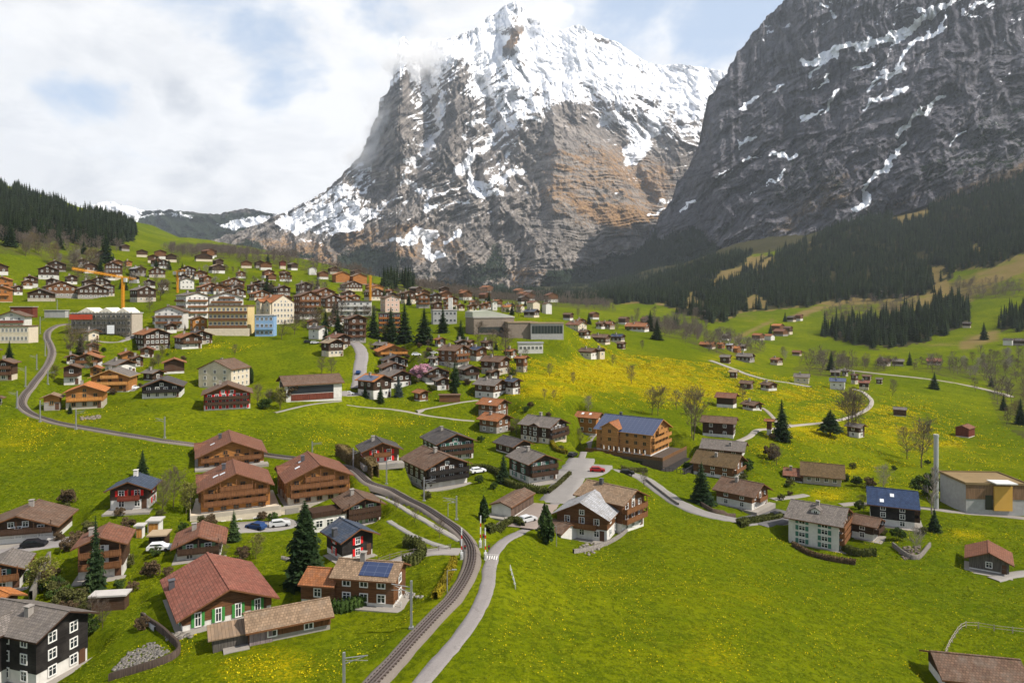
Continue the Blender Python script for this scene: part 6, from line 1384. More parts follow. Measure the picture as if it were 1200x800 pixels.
rubble([(195,742),(222,742),(226,748),(196,750)], 90, .2, .5, (.3,.27,.23), 'loose stones beside the red roofed chalet'); rubble([(675,640),(720,632),(735,620),(700,645),(690,652)], 160, .2, .6, (.33,.29,.25), 'stony bank below the large brown farmhouse'); rubble([(1048,642),(1078,640),(1080,652),(1060,656)], 160, .2, .6, (.25,.2,.16), 'stones in the rock garden'); rubble([(440,690),(470,692),(500,700),(470,702),(445,698)], 120, .2, .5, (.45,.42,.38), 'pale stones beside the solar farmhouse')
rubble([(95,489),(118,487),(118,491),(96,492)], 60, .3, .8, (.3,.25,.2), 'stacked logs and stones below the golden chalet')
# ------------------------------------------------------------------ trees
def spruce_arrays(nlev, nb, segs, seed, Rm=.2, core=True, shape=.85, droop=.35, z0=.05):
    r = np.random.default_rng(seed); V = []; F = []
    def quad(a, b, c, d):
        n = len(V); V.extend((a, b, c, d)); F.append((n, n+1, n+2, n+3))
    lev = np.linspace(z0, .975, nlev)
    for li, z in enumerate(lev):
        rad = Rm*((1-z)/(1-z0))**shape*(.82+.36*r.random()) + .006; off = r.random()*6.28
        n = max(3, int(nb*(.55+.45*(1-z))))
        for b in range(n):
            a = off + 6.283*(b + .5*r.random())/n; rr = rad*(.75+.4*r.random()); ca, sa = math.cos(a), math.sin(a); dz = rr*droop*(.6+.8*r.random())
            wdt = rr*.30 + .006
            p0 = np.array([ca*rr*.05, sa*rr*.05, z + rr*.12]); pm = np.array([ca*rr*.6, sa*rr*.6, z - dz*.45]); p1 = np.array([ca*rr, sa*rr, z - dz*.8 + rr*.06])
            t = np.array([-sa, ca, 0])*wdt; dn = np.array([0, 0, -wdt*.55])
            if segs == 1:
                quad(p0, pm + t + dn, p1, pm - t + dn)
            else:
                quad(p0, pm*.5+p0*.5 + t*.7 + dn*.6, pm, pm*.5+p0*.5 - t*.2); quad(p0, pm*.5+p0*.5 + t*.2, pm, pm*.5+p0*.5 - t*.7 + dn*.6)
                quad(pm*.55+p0*.45, pm + t + dn, p1, pm + t*.1); quad(pm*.55+p0*.45, pm - t*.1, p1, pm - t + dn)
                if segs > 2:
                    for q in range(segs-1):
                        f = .35+.6*r.random(); pc = p0*(1-f)+p1*f; sx = 1 if q % 2 else -1; e = pc + t*sx*(1.2+.8*r.random())*.9 + dn*(1+r.random()) + np.array([ca, sa, 0])*rr*.1
                        w2 = np.array([ca, sa, 0])*rr*.09; quad(pc - w2, e*.5+pc*.5 - w2*1.2, e, e*.5+pc*.5 + w2*1.2)
    if core:
        k = 7
        for i in range(k):
            a0, a1 = 6.283*i/k, 6.283*(i+1)/k
            c0, s0, c1, s1 = math.cos(a0), math.sin(a0), math.cos(a1), math.sin(a1); q = Rm*.42
            quad((c0*q, s0*q, z0+.02), (c1*q, s1*q, z0+.02), (c1*q*.45, s1*q*.45, .55), (c0*q*.45, s0*q*.45, .55)); quad((c0*q*.45, s0*q*.45, .55), (c1*q*.45, s1*q*.45, .55), (c1*.004, s1*.004, .96), (c0*.004, s0*.004, .96))
    return np.array(V, float), np.array(F, int)
def tube_arrays(segs, k=3):
    """segs rows: x0 y0 z0 r0 x1 y1 z1 r1"""
    S = np.array(segs, float); n = len(S); d = S[:,4:7]-S[:,0:3]; d /= np.linalg.norm(d, axis=1, keepdims=True)+1e-9
    up = np.where(np.abs(d[:,2:3]) < .9, np.array([[0,0,1.]]), np.array([[1.,0,0]])); a = np.cross(d, up); a /= np.linalg.norm(a, axis=1, keepdims=True)+1e-9; b = np.cross(d, a)
    V = np.zeros((n, 2*k, 3))
    for j in range(k):
        t = 6.2832*j/k; o = a*math.cos(t)+b*math.sin(t); V[:,j] = S[:,0:3]+o*S[:,3:4]; V[:,k+j] = S[:,4:7]+o*S[:,7:8]
    base = (np.arange(n)*2*k)[:,None,None]; f = np.array([[j, (j+1) % k, k+(j+1) % k, k+j] for j in range(k)])
    return V.reshape(-1, 3), (base + f[None]).reshape(-1, 4)
def bare_segs(seed, depth=5, spread=.75, kids=3, ratio=.6, trunk=.2, r0=.018, lean=0, up=.12, multi=1, wide=.30, first=.2, nside=16, rmin=.0024):
    """a leading stem with side limbs all the way up: an oval, airy crown"""
    r = random.Random(seed); big = []; small = []; tips = 0
    def rec(p, d, L, rad, k):
        q = p
        for i in range(2):
            d2 = (d + Vector((r.gauss(0,.16), r.gauss(0,.16), r.gauss(0,.10)+up*.5))).normalized(); e = q + d2*(L/2); ra = max(rad*(1-.3*i), rmin); rb = max(rad*(1-.3*(i+1)), rmin*.75)
            (big if k == 0 else small).append((*q, ra, *e, rb)); q, d = e, d2
            if k < depth:
                for m in range(kids if i else kids-1):
                    a = r.random()*6.283; s = spread*(.5+.8*r.random()); o = d.orthogonal().normalized(); o2 = d.cross(o)
                    nd = (d*math.cos(s) + (o*math.cos(a)+o2*math.sin(a))*math.sin(s) + Vector((0,0,up*.6))).normalized()
                    rec(p + (q-p)*(.5+.5*r.random()), nd, L*ratio*(.7+.6*r.random()), rad*.5, k+1)
    for t in range(multi):
        a = 6.283*t/max(multi,1) + r.random(); sp = .06*(multi-1); p = Vector((sp*.5*math.cos(a), sp*.5*math.sin(a), -.03)); d = Vector((sp*1.6*math.cos(a), sp*1.6*math.sin(a), 1)).normalized(); n = 9; q = p
        ax = []
        for i in range(n):
            d = (d + Vector((r.gauss(0,.07), r.gauss(0,.07), .05))).normalized(); e = q + d*(1.0/n); big.append((*q, r0*(1-.9*i/n), *e, r0*(1-.9*(i+1)/n))); ax.append((q, e, d)); q = e
        for b in range(nside):
            f = first + (.97-first)*(b + r.random())/nside; i = min(int(f*n), n-1); q0, e0, d0 = ax[i]; p0 = q0 + (e0-q0)*(f*n-i)
            prof = math.sin(math.pi*min(1, ((f-first)/(1.04-first))*.86+.14))**.7
            a = b*2.4 + r.random(); el = .35 + .75*f + r.gauss(0,.1); nd = Vector((math.cos(a)*math.cos(el), math.sin(a)*math.cos(el), math.sin(el)))
            rec(p0, nd, wide*prof*(.75+.5*r.random()), r0*.5*(1-.75*f), 1)
    A = np.array(big); B = np.array(small); zmax = max(A[:,6].max(), B[:,6].max()); return A/zmax, B/zmax
def leaf_cloud(n, lumps, seed, size=.05, rx=.5, rz=.5, z0=.5, flat=.0):
    r = np.random.default_rng(seed); L = r.normal(size=(lumps, 3)); L /= np.linalg.norm(L, axis=1, keepdims=True); L *= (r.random((lumps, 1))**.4)*.86
    rad = .13+.24*r.random(lumps); k = r.integers(0, lumps, n); d = r.normal(size=(n, 3)); d /= np.linalg.norm(d, axis=1, keepdims=True)
    C = L[k] + d*rad[k][:,None]*(.55+.5*r.random((n, 1)))
    C = C*np.array([rx, rx, rz]) + np.array([0, 0, z0])
    a = r.normal(size=(n, 3)); a /= np.linalg.norm(a, axis=1, keepdims=True); b = np.cross(a, r.normal(size=(n, 3))); b /= np.linalg.norm(b, axis=1, keepdims=True)
    s = size*(.6+.8*r.random((n, 1))); V = np.stack([C-a*s-b*s*.6, C+a*s-b*s*.6, C+a*s+b*s*.6, C-a*s+b*s*.6], 1).reshape(-1, 3)
    return V, np.arange(4*n).reshape(-1, 4)

def forest_leaf():
    s = NT('forest_needles'); p = s.pos(); a = s.noise(p, .045, 3, .7); b = s.noise(p, .9, 3, .7)
    c = s.mix(s.ramp(a, .35, .65), (.008,.014,.008), (.027,.038,.018)); c = s.mix(s.math('MULTIPLY', s.ramp(b, .45, .7), .45), c, (.042,.053,.026))
    br = s.noise(p, .028, 4, .7); c = s.mix(s.math('MULTIPLY', s.ramp(br, .60, .72), .6), c, (.075,.058,.036))
    s.b.inputs['Specular IOR Level'].default_value = 0
    return s.base(c, .8)
G_SPR = leaf((.010,.022,.009), (.036,.058,.018)); G_SPR2 = leaf((.016,.034,.012), (.055,.085,.024)); G_FOR = forest_leaf(); G_BLUE = leaf((.03,.045,.04), (.07,.095,.085))
B_TRUNK = bark((.10,.075,.055)); B_TWIG = bark((.115,.088,.066)); B_GREY = bark((.24,.21,.18)); B_WOOD = bark((.12,.094,.078)); B_WARM = bark((.16,.12,.06))
G_BUSH = leaf((.03,.055,.012), (.075,.115,.025)); G_OLIVE = leaf((.06,.065,.02), (.13,.125,.04)); G_YEL = leaf((.14,.12,.012), (.34,.26,.015)); G_BUD = leaf((.12,.13,.02), (.22,.21,.05)); G_PINK = leaf((.42,.20,.26), (.62,.36,.42)); G_BROWN = leaf((.08,.055,.03), (.15,.10,.055)); G_HEDGE = leaf((.05,.06,.015), (.11,.115,.03)); G_TAN = leaf((.12,.085,.035), (.22,.16,.07))
def trunk_mesh(r=.016, h=.3): 
    V, F_ = tube_arrays([(0,0,-.06,r*1.25,0,0,h*.5,r),(0,0,h*.5,r,0,0,h,r*.7)], 7); return np_mesh('trunk', V, F_, B_TRUNK, True)
_tm = {}
def T(key, fn):
    if key not in _tm: _tm[key] = fn()
    return _tm[key]
def tree_parts(kind, seed):
    if kind in ('spruce', 'sprucehi', 'pine', 'blue', 'light'):
        hi = kind == 'sprucehi'; nm = {'blue': G_BLUE, 'light': G_SPR2}.get(kind, G_SPR)
        Rm = {'pine': .30, 'sprucehi': .25}.get(kind, .235)
        cr = T((kind, seed), lambda: np_mesh('crown', *spruce_arrays(46 if hi else 27, 15 if hi else 10, 5 if hi else 3, seed, Rm, True, .75 if hi else .85, .38, .04 if kind != 'pine' else .28), nm))
        return [('trunk', T('trunk', trunk_mesh)), ('crown', cr)]
    if kind == 'column':
        def f():
            V, F_ = leaf_cloud(2600, 40, seed, .035, .22, .56, .52); V[:,:2] *= (1.15-.75*np.clip(V[:,2:3], 0, 1)**2.2); V[:,2] = np.maximum(V[:,2], .03); return np_mesh('crown', V, F_, G_SPR2)
        return [('trunk', T('trunk', trunk_mesh)), ('crown', T((kind, seed), f))]
    if kind in ('bare', 'barehi', 'grey', 'warm', 'twin', 'thin', 'bud'):
        d = {'barehi': 4, 'twin': 4}.get(kind, 3)
        def f():
            A, B = bare_segs(seed, d, .7 if kind != 'thin' else .4, 3 if d < 4 else 2, .62, r0=.016, multi=2 if kind == 'twin' else 1, up=.15 if kind != 'thin' else .4, wide=.30 if kind != 'thin' else .16, nside=26 if kind != 'twin' else 20, rmin=.0024 if d < 4 else .0029, first=.18 if d < 4 else .26)
            tw = {'grey': B_GREY, 'thin': B_GREY, 'warm': B_WARM, 'bud': B_WARM}.get(kind, B_TWIG)
            me1 = np_mesh('trunk', *tube_arrays(A, 6), B_TRUNK if kind not in ('grey','thin') else B_GREY, True)
            V, F_ = tube_arrays(B, 3); mats = [tw]
            me2 = np_mesh('crown', V, F_, mats)
            if kind == 'bud':
                r = np.random.default_rng(seed); k = r.integers(0, len(B), 1600); C = B[k, 4:7] + r.normal(size=(1600, 3))*.012
                V2, F2 = leaf_cloud(1600, 8, seed, .013); V2 = V2.reshape(-1, 4, 3); V2 = V2 - V2.mean(1, keepdims=True) + C[:,None,:]
                me3 = np_mesh('foliage', V2.reshape(-1, 3), F2, G_BUD); return me1, me2, me3
            return me1, me2
        p = T((kind, seed), f); return [('trunk', p[0]), ('crown', p[1])] + ([('foliage', p[2])] if len(p) > 2 else [])
    if kind in ('bush', 'olive', 'yellow', 'brown', 'pink'):
        g = dict(bush=G_BUSH, olive=G_OLIVE, yellow=G_YEL, brown=G_BROWN, pink=G_PINK)[kind]
        def f():
            V, F_ = leaf_cloud(2800, 26, seed, .034, .62, .52, .5); V[:,2] = np.maximum(V[:,2], .0)
            A, B = bare_segs(seed, 2, .6, 2, .6, r0=.02, multi=3, up=.2)
            return np_mesh('stems', *tube_arrays(np.vstack([A, B]), 3), B_TRUNK), np_mesh('crown', V, F_, g)
        p = T((kind, seed), f); return [('stems', p[0]), ('crown', p[1])]
TREE_XY = []
NAMES = dict(spruce='spruce_tree', sprucehi='spruce_tree', pine='pine_tree', blue='blue_spruce', light='spruce_tree', column='cypress_tree', bare='bare_tree', barehi='bare_tree', grey='bare_tree', warm='bare_tree', twin='bare_tree', thin='birch_tree', bud='budding_tree', bush='bush', olive='bush', yellow='yellow_bush', brown='shrub', pink='blossom_tree')
def tree(kind, u, v, hpx, label, group=None, wide=1.0, y=None, rows=None):
    p = hit(u, v, y or 0); h = hpx/FPX*p.y
    for (cx, cy, r) in HOUSES:                     # never inside a house
        d = math.hypot(p.x-cx, p.y-cy)
        if d < r*.55: pass
    o = empty(NAMES[kind], p, random.random()*6.28); cat = 'bush' if kind in ('bush','olive','yellow','brown') else 'tree'
    tag(o, label, cat, group)
    s = (h*wide, h*wide, h)
    for nm, me in tree_parts(kind, int((u*7 + v*3) % (4 if kind in ('spruce','bare','grey','bush','brown','olive') else 3))):
        link(nm, me, o, Matrix.Diagonal((*s, 1)))
    TREE_XY.append((p.x, p.y)); return o
for r in [
 ('sprucehi',357,684,100,'biggest spruce in the village, broad and dark, beside the slate roofed black chalet'),
 ('column',640,637,46,'rounded dark green tree left of the large brown farmhouse'), ('column',567,614,31,'dark green conical tree beside the white garage row'),
 ('light',274,634,38,'slim conifer beside the low dark chalet'), ('spruce',112,690,88,'tall thin conifer in front of the brown apartment chalet',.6), ('spruce',167,560,35,'dark conifer behind the chalet with the slate blue roof'),
 ('spruce',822,590,50,'dense dark spruce beside the curving road below the hotel',1.3), ('spruce',916,515,49,'tall pointed spruce beside the rust roofed barn',1.1), ('pine',973,511,32,'small dark pine left of the twin bare trees',1.5),
 ('spruce',590,566,36,'dark spruce at the corner of the curved hedge',1.1), ('spruce',1095,456,21,'lone dark spruce on the green valley floor',1.3), ('spruce',1095,622,28,'dark conifer at the garden corner behind the blue roofed house',1.2),
 ('spruce',497,402,44,'broad green spruce in front of the village row',1.2), ('spruce',474,402,50,'tallest of the spruces in front of the village row'), ('spruce',438,396,38,'spruce left of the red fronted apartment house'), ('spruce',519,390,32,'pointed spruce left of the white pylon'),
 ('spruce',540,405,32,'pointed spruce in front of the sports hall'), ('spruce',396,392,30,'dark spruce right of the large brown chalet in the village'), ('spruce',533,452,32,'slim dark spruce between the grey roofed gables'),
 ('spruce',428,466,18,'small spruce in front of the blue solar roof'), ('spruce',446,471,21,'dark spruce in front of the orange ridge house'), ('blue',467,464,26,'bluish spruce right of the orange ridge house'),
 ('spruce',314,314,18,'dark spruce alone on top of the green hill'), ('spruce',124,308,40,'very tall dark spruce above the hillside chalets'), ('spruce',118,321,22,'dark spruce just left of the crane jib'), ('spruce',313,344,20,'dark round spruce below the small orange barn',1.5),
 ('spruce',11,424,26,'dark spruce beside the house at the left edge'), ('spruce',94,415,25,'slim dark spruce in the bare trees inside the railway curve'), ('spruce',82,484,13,'small spruce in front of the golden chalet'),
 ('spruce',920,377,12,'spruce above the hillside hamlet across the valley'), ('spruce',903,391,12,'spruce in the middle of the hillside hamlet'), ('spruce',974,434,24,'dark spruce right behind the grey roofed shed on the far meadow'), ('spruce',1066,428,17,'dark spruce beside the river wood'),
 ('spruce',1162,453,14,'small dark spruce at the river wood near the right edge'), ('spruce',1176,481,20,'dark spruce at the edge of the green valley floor'), ('spruce',1196,497,32,'dark spruce cut by the right edge beside the river wood'), ('spruce',1153,398,22,'dark spruce right of the upper spruce strip'),
 ('spruce',12,288,34,'big dark spruce at the left edge under the forest'), ('spruce',48,284,30,'dark spruce above the bare trees on the left slope'), ('spruce',70,292,24,'dark spruce between bare trees on the left slope'), ('spruce',372,342,18,'small dark spruce behind the large brown chalet'), ('spruce',268,340,16,'small spruce beside the tall brown chalet above the hotels'), ('spruce',636,366,15,'dark spruce by the white walled house above the brown box'), ('spruce',600,369,15,'dark spruce beside the long orange roof'), ('spruce',690,380,15,'dark spruce at the crest right of the rusty roof'), ('spruce',762,388,26,'dark spruce beside the long orange roof at the crest',1.3),
 ('spruce',770,398,26,'second dark spruce at the crest right of the long orange roof',1.2), ('column',282,540,20,'round green bush tree beside the rear golden chalet'), ('light',556,372,14,'pointed spruce behind the sports hall'), ('spruce',198,316,14,'small pointed spruce below the bare wood'), ('spruce',183,316,16,'small spruce beside the brown chalet on the upper slope'), ('spruce',382,402,22,'dark spruce behind the half timbered chalet',1.2),
 ('spruce',458,398,40,'dark spruce between the red fronted house and the tallest spruce',1.2), ('spruce',412,398,26,'dark spruce at the top of the steep road'),
 # bare trees
 ('twin',812,514,64,'big bare tree with twin trunk right of the blue roofed hotel',None,1.0), ('barehi',771,487,38,'bare tree above the hotel roof, right of two'), ('barehi',764,486,36,'bare tree above the hotel roof, left of two'), ('bare',740,450,25,'bare tree alone in the middle of the dandelion meadow'),
 ('bare',644,441,18,'bare tree at the left edge of the dandelion meadow'), ('bare',672,450,16,'small bare tree left of the lone tree in the dandelion meadow'), ('bare',718,428,14,'small bare tree right of the two lonely chalets'), ('bare',638,468,14,'small bare fruit tree on the yellow slope, left of two'), ('bare',649,468,13,'small bare fruit tree on the yellow slope, right of two'),
 ('grey',690,484,23,'pale bare tree behind the orange red roof'), ('bare',871,471,22,'thin bare tree left of the barn roof on the meadow'), ('bare',753,409,12,'small bare tree at the crest of the meadow'), ('bare',793,480,26,'low bare tree behind the big twin trunk tree'),
 ('twin',995,511,60,'tallest bare tree of the right meadow, beside the grey roofed house'), ('barehi',1004,508,52,'slightly smaller bare tree leaning on the tallest one of the right meadow'), ('barehi',1080,548,62,'big spreading bare tree left of the steel chimney'), ('bare',1063,538,44,'bare tree left of the big spreading one by the chimney'),
 ('grey',1035,575,34,'pale bare tree behind the blue roofed house'), ('thin',1092,602,58,'thin pale birch at the corner of the heating plant'), ('bare',1046,464,22,'bare tree on the green field beside the small hut'), ('bare',1143,458,17,'bare tree by the river wood on the valley floor'), ('bare',755,571,20,'small bare tree in the grass bend of the road'),
 ('bare',486,611,20,'bare fruit tree beside the railway, left of three'), ('bare',515,630,26,'dark bare fruit tree beside the railway, nearest of three'), ('bare',464,598,18,'bare tree beside the railway above the green shuttered chalet'),
 ('bud',45,692,44,'wide budding tree in front of the stone wall',None,1.3), ('barehi',203,594,52,'large leafless tree right of the red shuttered chalet'), ('bare',190,600,42,'leafless tree beside the large one right of the red shuttered chalet'), ('bud',218,602,40,'olive tinted tree in front of the terrace plinth'), ('bud',300,655,30,'light budding tree right of the slim conifer'), ('bare',262,655,24,'small leafless tree below the low dark chalet'), ('brown',80,590,18,'brown shrub above the wide dark chalet'),
 ('bare',120,735,34,'bare garden tree behind the long narrow shed'), ('bare',108,725,30,'bare garden tree left of the long narrow shed'), ('barehi',592,420,42,'large grey bare tree at the corner of the brown box building'), ('bare',578,416,34,'bare tree left of the large grey one by the brown box building'), ('bare',560,400,26,'bare tree in front of the sports hall roof'),
 ('bare',389,440,24,'bare tree on the green slope, right of two above the low hall'), ('bare',377,438,22,'bare tree on the green slope, left of two above the low hall'), ('bare',302,474,26,'leafless shrub tree beside the brown chalet below the cream house'), ('bud',328,480,28,'greenish tree left of the low hall'), ('bare',315,478,26,'leafless tree between the cream house and the low hall'), ('column',294,449,18,'round green tree at the corner of the cream house'),
 ('pink',495,446,20,'pink blossoming tree in the middle of the village',None,1.2), ('yellow',592,437,10,'bright yellow bush by the stone cellar chalet',None,1.2), ('yellow',302,393,7,'yellow bush beside the pale blue building',None,1.2), ('bud',424,388,18,'yellow green tree by the tall apartment chalet'), ('bud',452,398,18,'olive hedge like tree below the red fronted house',None,1.5),
 ('warm',42,296,26,'large budding tree on the left slope under the forest'), ('warm',105,318,30,'ochre tinted tree left of the very tall spruce',None,1.2), ('warm',65,312,30,'tan coloured bare tree among the left slope trees'), ('bare',85,318,24,'grey brown bare tree above the dark roof on the left slope'), ('bare',30,300,24,'grey bare tree on the green left slope'), ('warm',92,330,24,'tan tree behind the long reddish chalet'),
 ('bare',82,415,28,'bare tree inside the upper railway bend'), ('bare',100,420,22,'brown bare tree above the brown chalet inside the railway curve'), ('bare',112,416,20,'bare tree under the small yellowish house'), ('bare',176,366,22,'bare tree left of the white chalet in the village'), ('bare',188,352,28,'dark bare tree behind the white and brown hotel'), ('bare',330,398,24,'bare tree right of the pale blue building'), ('bare',345,392,28,'dark bare tree below the large brown chalet'), ('bare',372,384,22,'brown bare tree above the small white house',None,1.3),
 ('bare',275,416,14,'small bare tree on the green slope under the yellow hotel'), ('bare',605,510,22,'bare tree behind the half timbered white house'), ('bare',680,520,20,'bare tree beside the road above the hotel corner'), ('bare',1012,600,22,'bare tree beside the small brown roofed chalet'), ('bare',910,545,26,'dark bare tree left of the brown roofed cottage'), ('grey',1075,648,34,'bare bush tree on the rock garden right of the blue roofed house'),
 # bushes
 ('bush',1005,569,12,'round green bush right of the brown roofed cottage, larger of two'), ('brown',1019,571,12,'brownish round bush right of the brown roofed cottage'), ('bush',991,564,9,'small round bush touching the brown roofed cottage'), ('olive',926,570,10,'pale bush left of the brown roofed cottage'), ('bush',875,553,16,'dark shrub right of the rust brown chalet'), ('brown',905,538,18,'dark shrub left of the brown roofed cottage'), ('bush',1052,632,14,'green bush in front of the blue roofed house'), ('bush',805,549,8,'low dark bush left of the rust brown chalet'),
 ('bush',561,566,10,'dark bush at the right corner of the large dark chalet'), ('brown',700,596,14,'brown shrub right of the large brown farmhouse'), ('brown',752,600,14,'bare brown shrub in the corner of the farmhouse garden'), ('bush',320,612,12,'round green bush in front of the garage door'), ('brown',165,738,16,'brown shrub in the walled garden'), ('bush',108,742,12,'green shrub beside the garden path'), ('olive',150,664,14,'olive shrub beside the apartment chalet'), ('bush',140,690,12,'low green shrub in front of the apartment chalet'), ('brown',178,676,20,'tall brown shrub left of the bean poles'), ('bush',310,480,14,'dark shrub right of the orange shed'), ('brown',340,470,20,'brown shrub hiding the corner of the low hall'), ('brown',500,572,12,'dark shrub left of the railway mast'), ('bush',578,573,9,'clipped shrub on the curved hedge'), ('bush',662,620,12,'shrub in front of the farmhouse annex'), ('olive',500,585,10,'olive shrub below the large dark chalet'), ('bush',1085,580,26,'dark green tree in front of the steel chimney'), ('brown',60,680,16,'brown undergrowth shrub beside the stone wall'), ('olive',66,700,20,'olive shrub below the brown apartment chalet'), ('brown',92,705,16,'brown shrub at the foot of the tall thin conifer')]:
    k, u, v, h, lab = r[:5]; w_ = 1.0
    if len(r) == 6 and isinstance(r[5], float): w_ = r[5]
    if len(r) == 7: w_ = r[6]
    tree(k, u, v, h, lab, None, w_)
# loose bare trees between the houses: alike within each group
for (poly, n, hm, kinds, lab, grp) in [
 ([(20,285),(85,285),(115,300),(120,330),(60,305),(20,300)], 22, 9, ('bare','warm','grey'), 'bare tree in the loose wood above the left hillside chalets', 'bare trees above the left hillside chalets'),
 ([(195,290),(300,298),(345,302),(345,308),(290,306),(210,300)], 34, 10, ('bare',), 'bare brown tree in the wood along the top of the green hill', 'bare trees along the top of the green hill'),
 ([(70,398),(115,402),(112,425),(84,420)], 7, 7, ('bare','warm'), 'bare tree in the thicket inside the railway bend', 'bare trees inside the railway bend'),
 ([(345,372),(440,372),(440,396),(350,392)], 24, 9, ('bare','bud','bare','spruce'), 'bare tree among the houses below the village centre', 'bare trees below the village centre'),
 ([(345,312),(430,315),(445,335),(410,318)], 14, 9, ('bare',), 'bare tree behind the right end of the hill top', 'bare trees behind the hill top'),
 ([(800,385),(850,392),(905,408),(930,425),(880,415),(800,400)], 20, 9, ('bare','grey'), 'bare tree along the stream behind the meadow crest', 'bare trees behind the meadow crest'),
 ([(930,418),(1000,424),(1060,430),(1060,436),(970,432)], 24, 9, ('bare',), 'bare tree in the river wood beyond the far meadow houses', 'bare trees in the river wood'),
 ([(1060,425),(1200,415),(1210,440),(1150,445),(1060,436)], 26, 10, ('bare','grey'), 'bare tree in the river wood on the right', 'bare trees of the river wood on the right'),
 ([(1150,425),(1215,430),(1215,520),(1180,500),(1165,465)], 16, 9, ('bare','warm'), 'bare tree crowding the right edge beside the valley floor', 'bare trees at the right edge'),
 ([(960,372),(1000,366),(1000,390),(985,400),(960,392)], 14, 11, ('warm','bare'), 'reddish bare tree at the left end of the spruce strip', 'bare trees at the spruce strip'),
 ([(480,355),(620,352),(700,372),(760,385),(740,392),(660,378),(560,366)], 26, 8, ('bare','bush'), 'tree between the far roofs at the end of the village', 'trees among the far roofs'),
 ([(500,405),(620,405),(620,425),(560,420),(500,410)], 8, 6, ('bare','brown'), 'bare shrub in the gardens below the sports hall', 'garden shrubs below the sports hall'),
 ([(20,680),(80,690),(150,730),(100,745),(30,700)], 8, 2.6, ('brown','olive','bush'), 'unkempt shrub in the gardens above the big dark chalet', 'shrubs above the big dark chalet'),
 ([(90,300),(240,312),(340,335),(420,345),(330,352),(200,350),(90,335)], 64, 8, ('bare','warm','grey','bare','spruce','bush'), 'tree between the chalets of the upper slope', 'trees between the chalets of the upper slope'),
 ([(440,345),(560,350),(650,362),(600,368),(450,358)], 46, 9, ('bare','bare','spruce','bush'), 'tree among the packed roofs at the far end of the village', 'trees among the packed roofs'),
 ([(430,405),(600,410),(620,450),(540,462),(440,462)], 40, 6, ('bare','bush','bare','brown','spruce','olive'), 'garden tree between the chalets in the middle of the village', 'garden trees in the middle of the village'),
 ([(60,400),(230,395),(220,440),(120,480),(60,470)], 22, 4.5, ('bare','bush','brown','bud'), 'garden tree between the chalets beside the railway bend', 'garden trees beside the railway bend'),
 ([(10,600),(330,600),(300,690),(100,700),(10,690)], 26, 2.2, ('bush','brown','olive','brown'), 'garden shrub between the lower left chalets', 'garden shrubs of the lower left chalets'),
 ([(560,470),(680,480),(680,530),(600,550),(560,520)], 12, 2.4, ('bush','brown','bare','olive'), 'garden shrub between the grey roofed houses and the hotel', 'garden shrubs near the hotel'),
 ([(800,490),(1100,540),(1100,640),(900,600),(800,560)], 16, 2.0, ('bush','brown','olive'), 'garden shrub around the right hand chalets', 'garden shrubs of the right hand chalets'),
 ([(60,250),(110,300),(60,296),(10,284)], 10, 14, ('spruce',), 'dark spruce standing loose at the lower rim of the left forest', 'spruces at the rim of the left forest'),
 ([(740,375),(800,360),(840,378),(800,388)], 14, 16, ('spruce','bare'), 'tree at the foot of the right forest behind the meadow crest', 'trees at the foot of the right forest')]:
    us = [p[0] for p in poly]; vs2 = [p[1] for p in poly]; c = 0; tries = 0
    while c < n and tries < 4000:
        tries += 1; u, v = random.uniform(min(us), max(us)), random.uniform(min(vs2), max(vs2))
        if not inpoly(np.array([u]), np.array([v]), poly)[0]: continue
        p = hit(u, v)
        if any(math.hypot(p.x-a, p.y-b) < rr*.8 for a, b, rr in HOUSES): continue
        if any(math.hypot(p.x-a, p.y-b) < hm*.25 for a, b in TREE_XY): continue
        kd = random.choice(kinds); tree(kd, u, v, (hm if kd not in ('bush','brown','olive') or hm < 4 else hm*.38)*random.uniform(.7, 1.3)*FPX/p.y, lab, grp); c += 1

# ------------------------------------------------------------------ forests
_area = np.zeros_like(GX); _area[:-1,:-1] = np.abs((GX[:-1,1:]-GX[:-1,:-1])*(GY[1:,:-1]-GY[:-1,:-1]))
def scatter(mask, spacing, seed):
    r = np.random.default_rng(seed); w = (_area*mask).ravel(); n = int(w.sum()/spacing**2)
    k = r.choice(len(w), n, p=w/w.sum()); j, i = np.divmod(k, NA)
    j = np.minimum(j, NB-2); i = np.minimum(i, NA-2); a = r.random(n); b = r.random(n)
    x = GX[j,i]*(1-a) + GX[j,i+1]*a; y = GY[j,i]*(1-b) + GY[j+1,i]*b
    return x, y, ground(x, y)
def merged(name, tmpl, pts, mats, label):
    """pts: list of (x y z height width angle template)"""
    Vs, Fs = [], []; n0 = 0; P = np.array(pts)
    for t, (V, F_) in enumerate(tmpl):
        Q = P[P[:,6] == t]
        if not len(Q): continue
        c, s = np.cos(Q[:,5])[:,None], np.sin(Q[:,5])[:,None]; x = V[None,:,0]*Q[:,4:5]; y = V[None,:,1]*Q[:,4:5]
        W_ = np.stack([x*c - y*s + Q[:,0:1], x*s + y*c + Q[:,1:2], V[None,:,2]*Q[:,3:4] + Q[:,2:3]], -1)
        m = len(V); Fs.append((F_[None] + (np.arange(len(Q))*m)[:,None,None] + n0).reshape(-1, 4)); Vs.append(W_.reshape(-1, 3)); n0 += m*len(Q)
    o = link(name, np_mesh(name, np.concatenate(Vs), np.concatenate(Fs), mats)); tag(o, label, None, None, 'stuff'); return o
FT = [spruce_arrays(10, 7, 1, 100+i, .19, True, .7, .5, .05) for i in range(6)]
allp = []
vis = (GY > 480)
inV = (GY > 1250) & (GY < 2900) & (TU > 420) & (TU < 800) & (TV > 310) & (fbm(GX/160, GY/160, 3) > -.25)
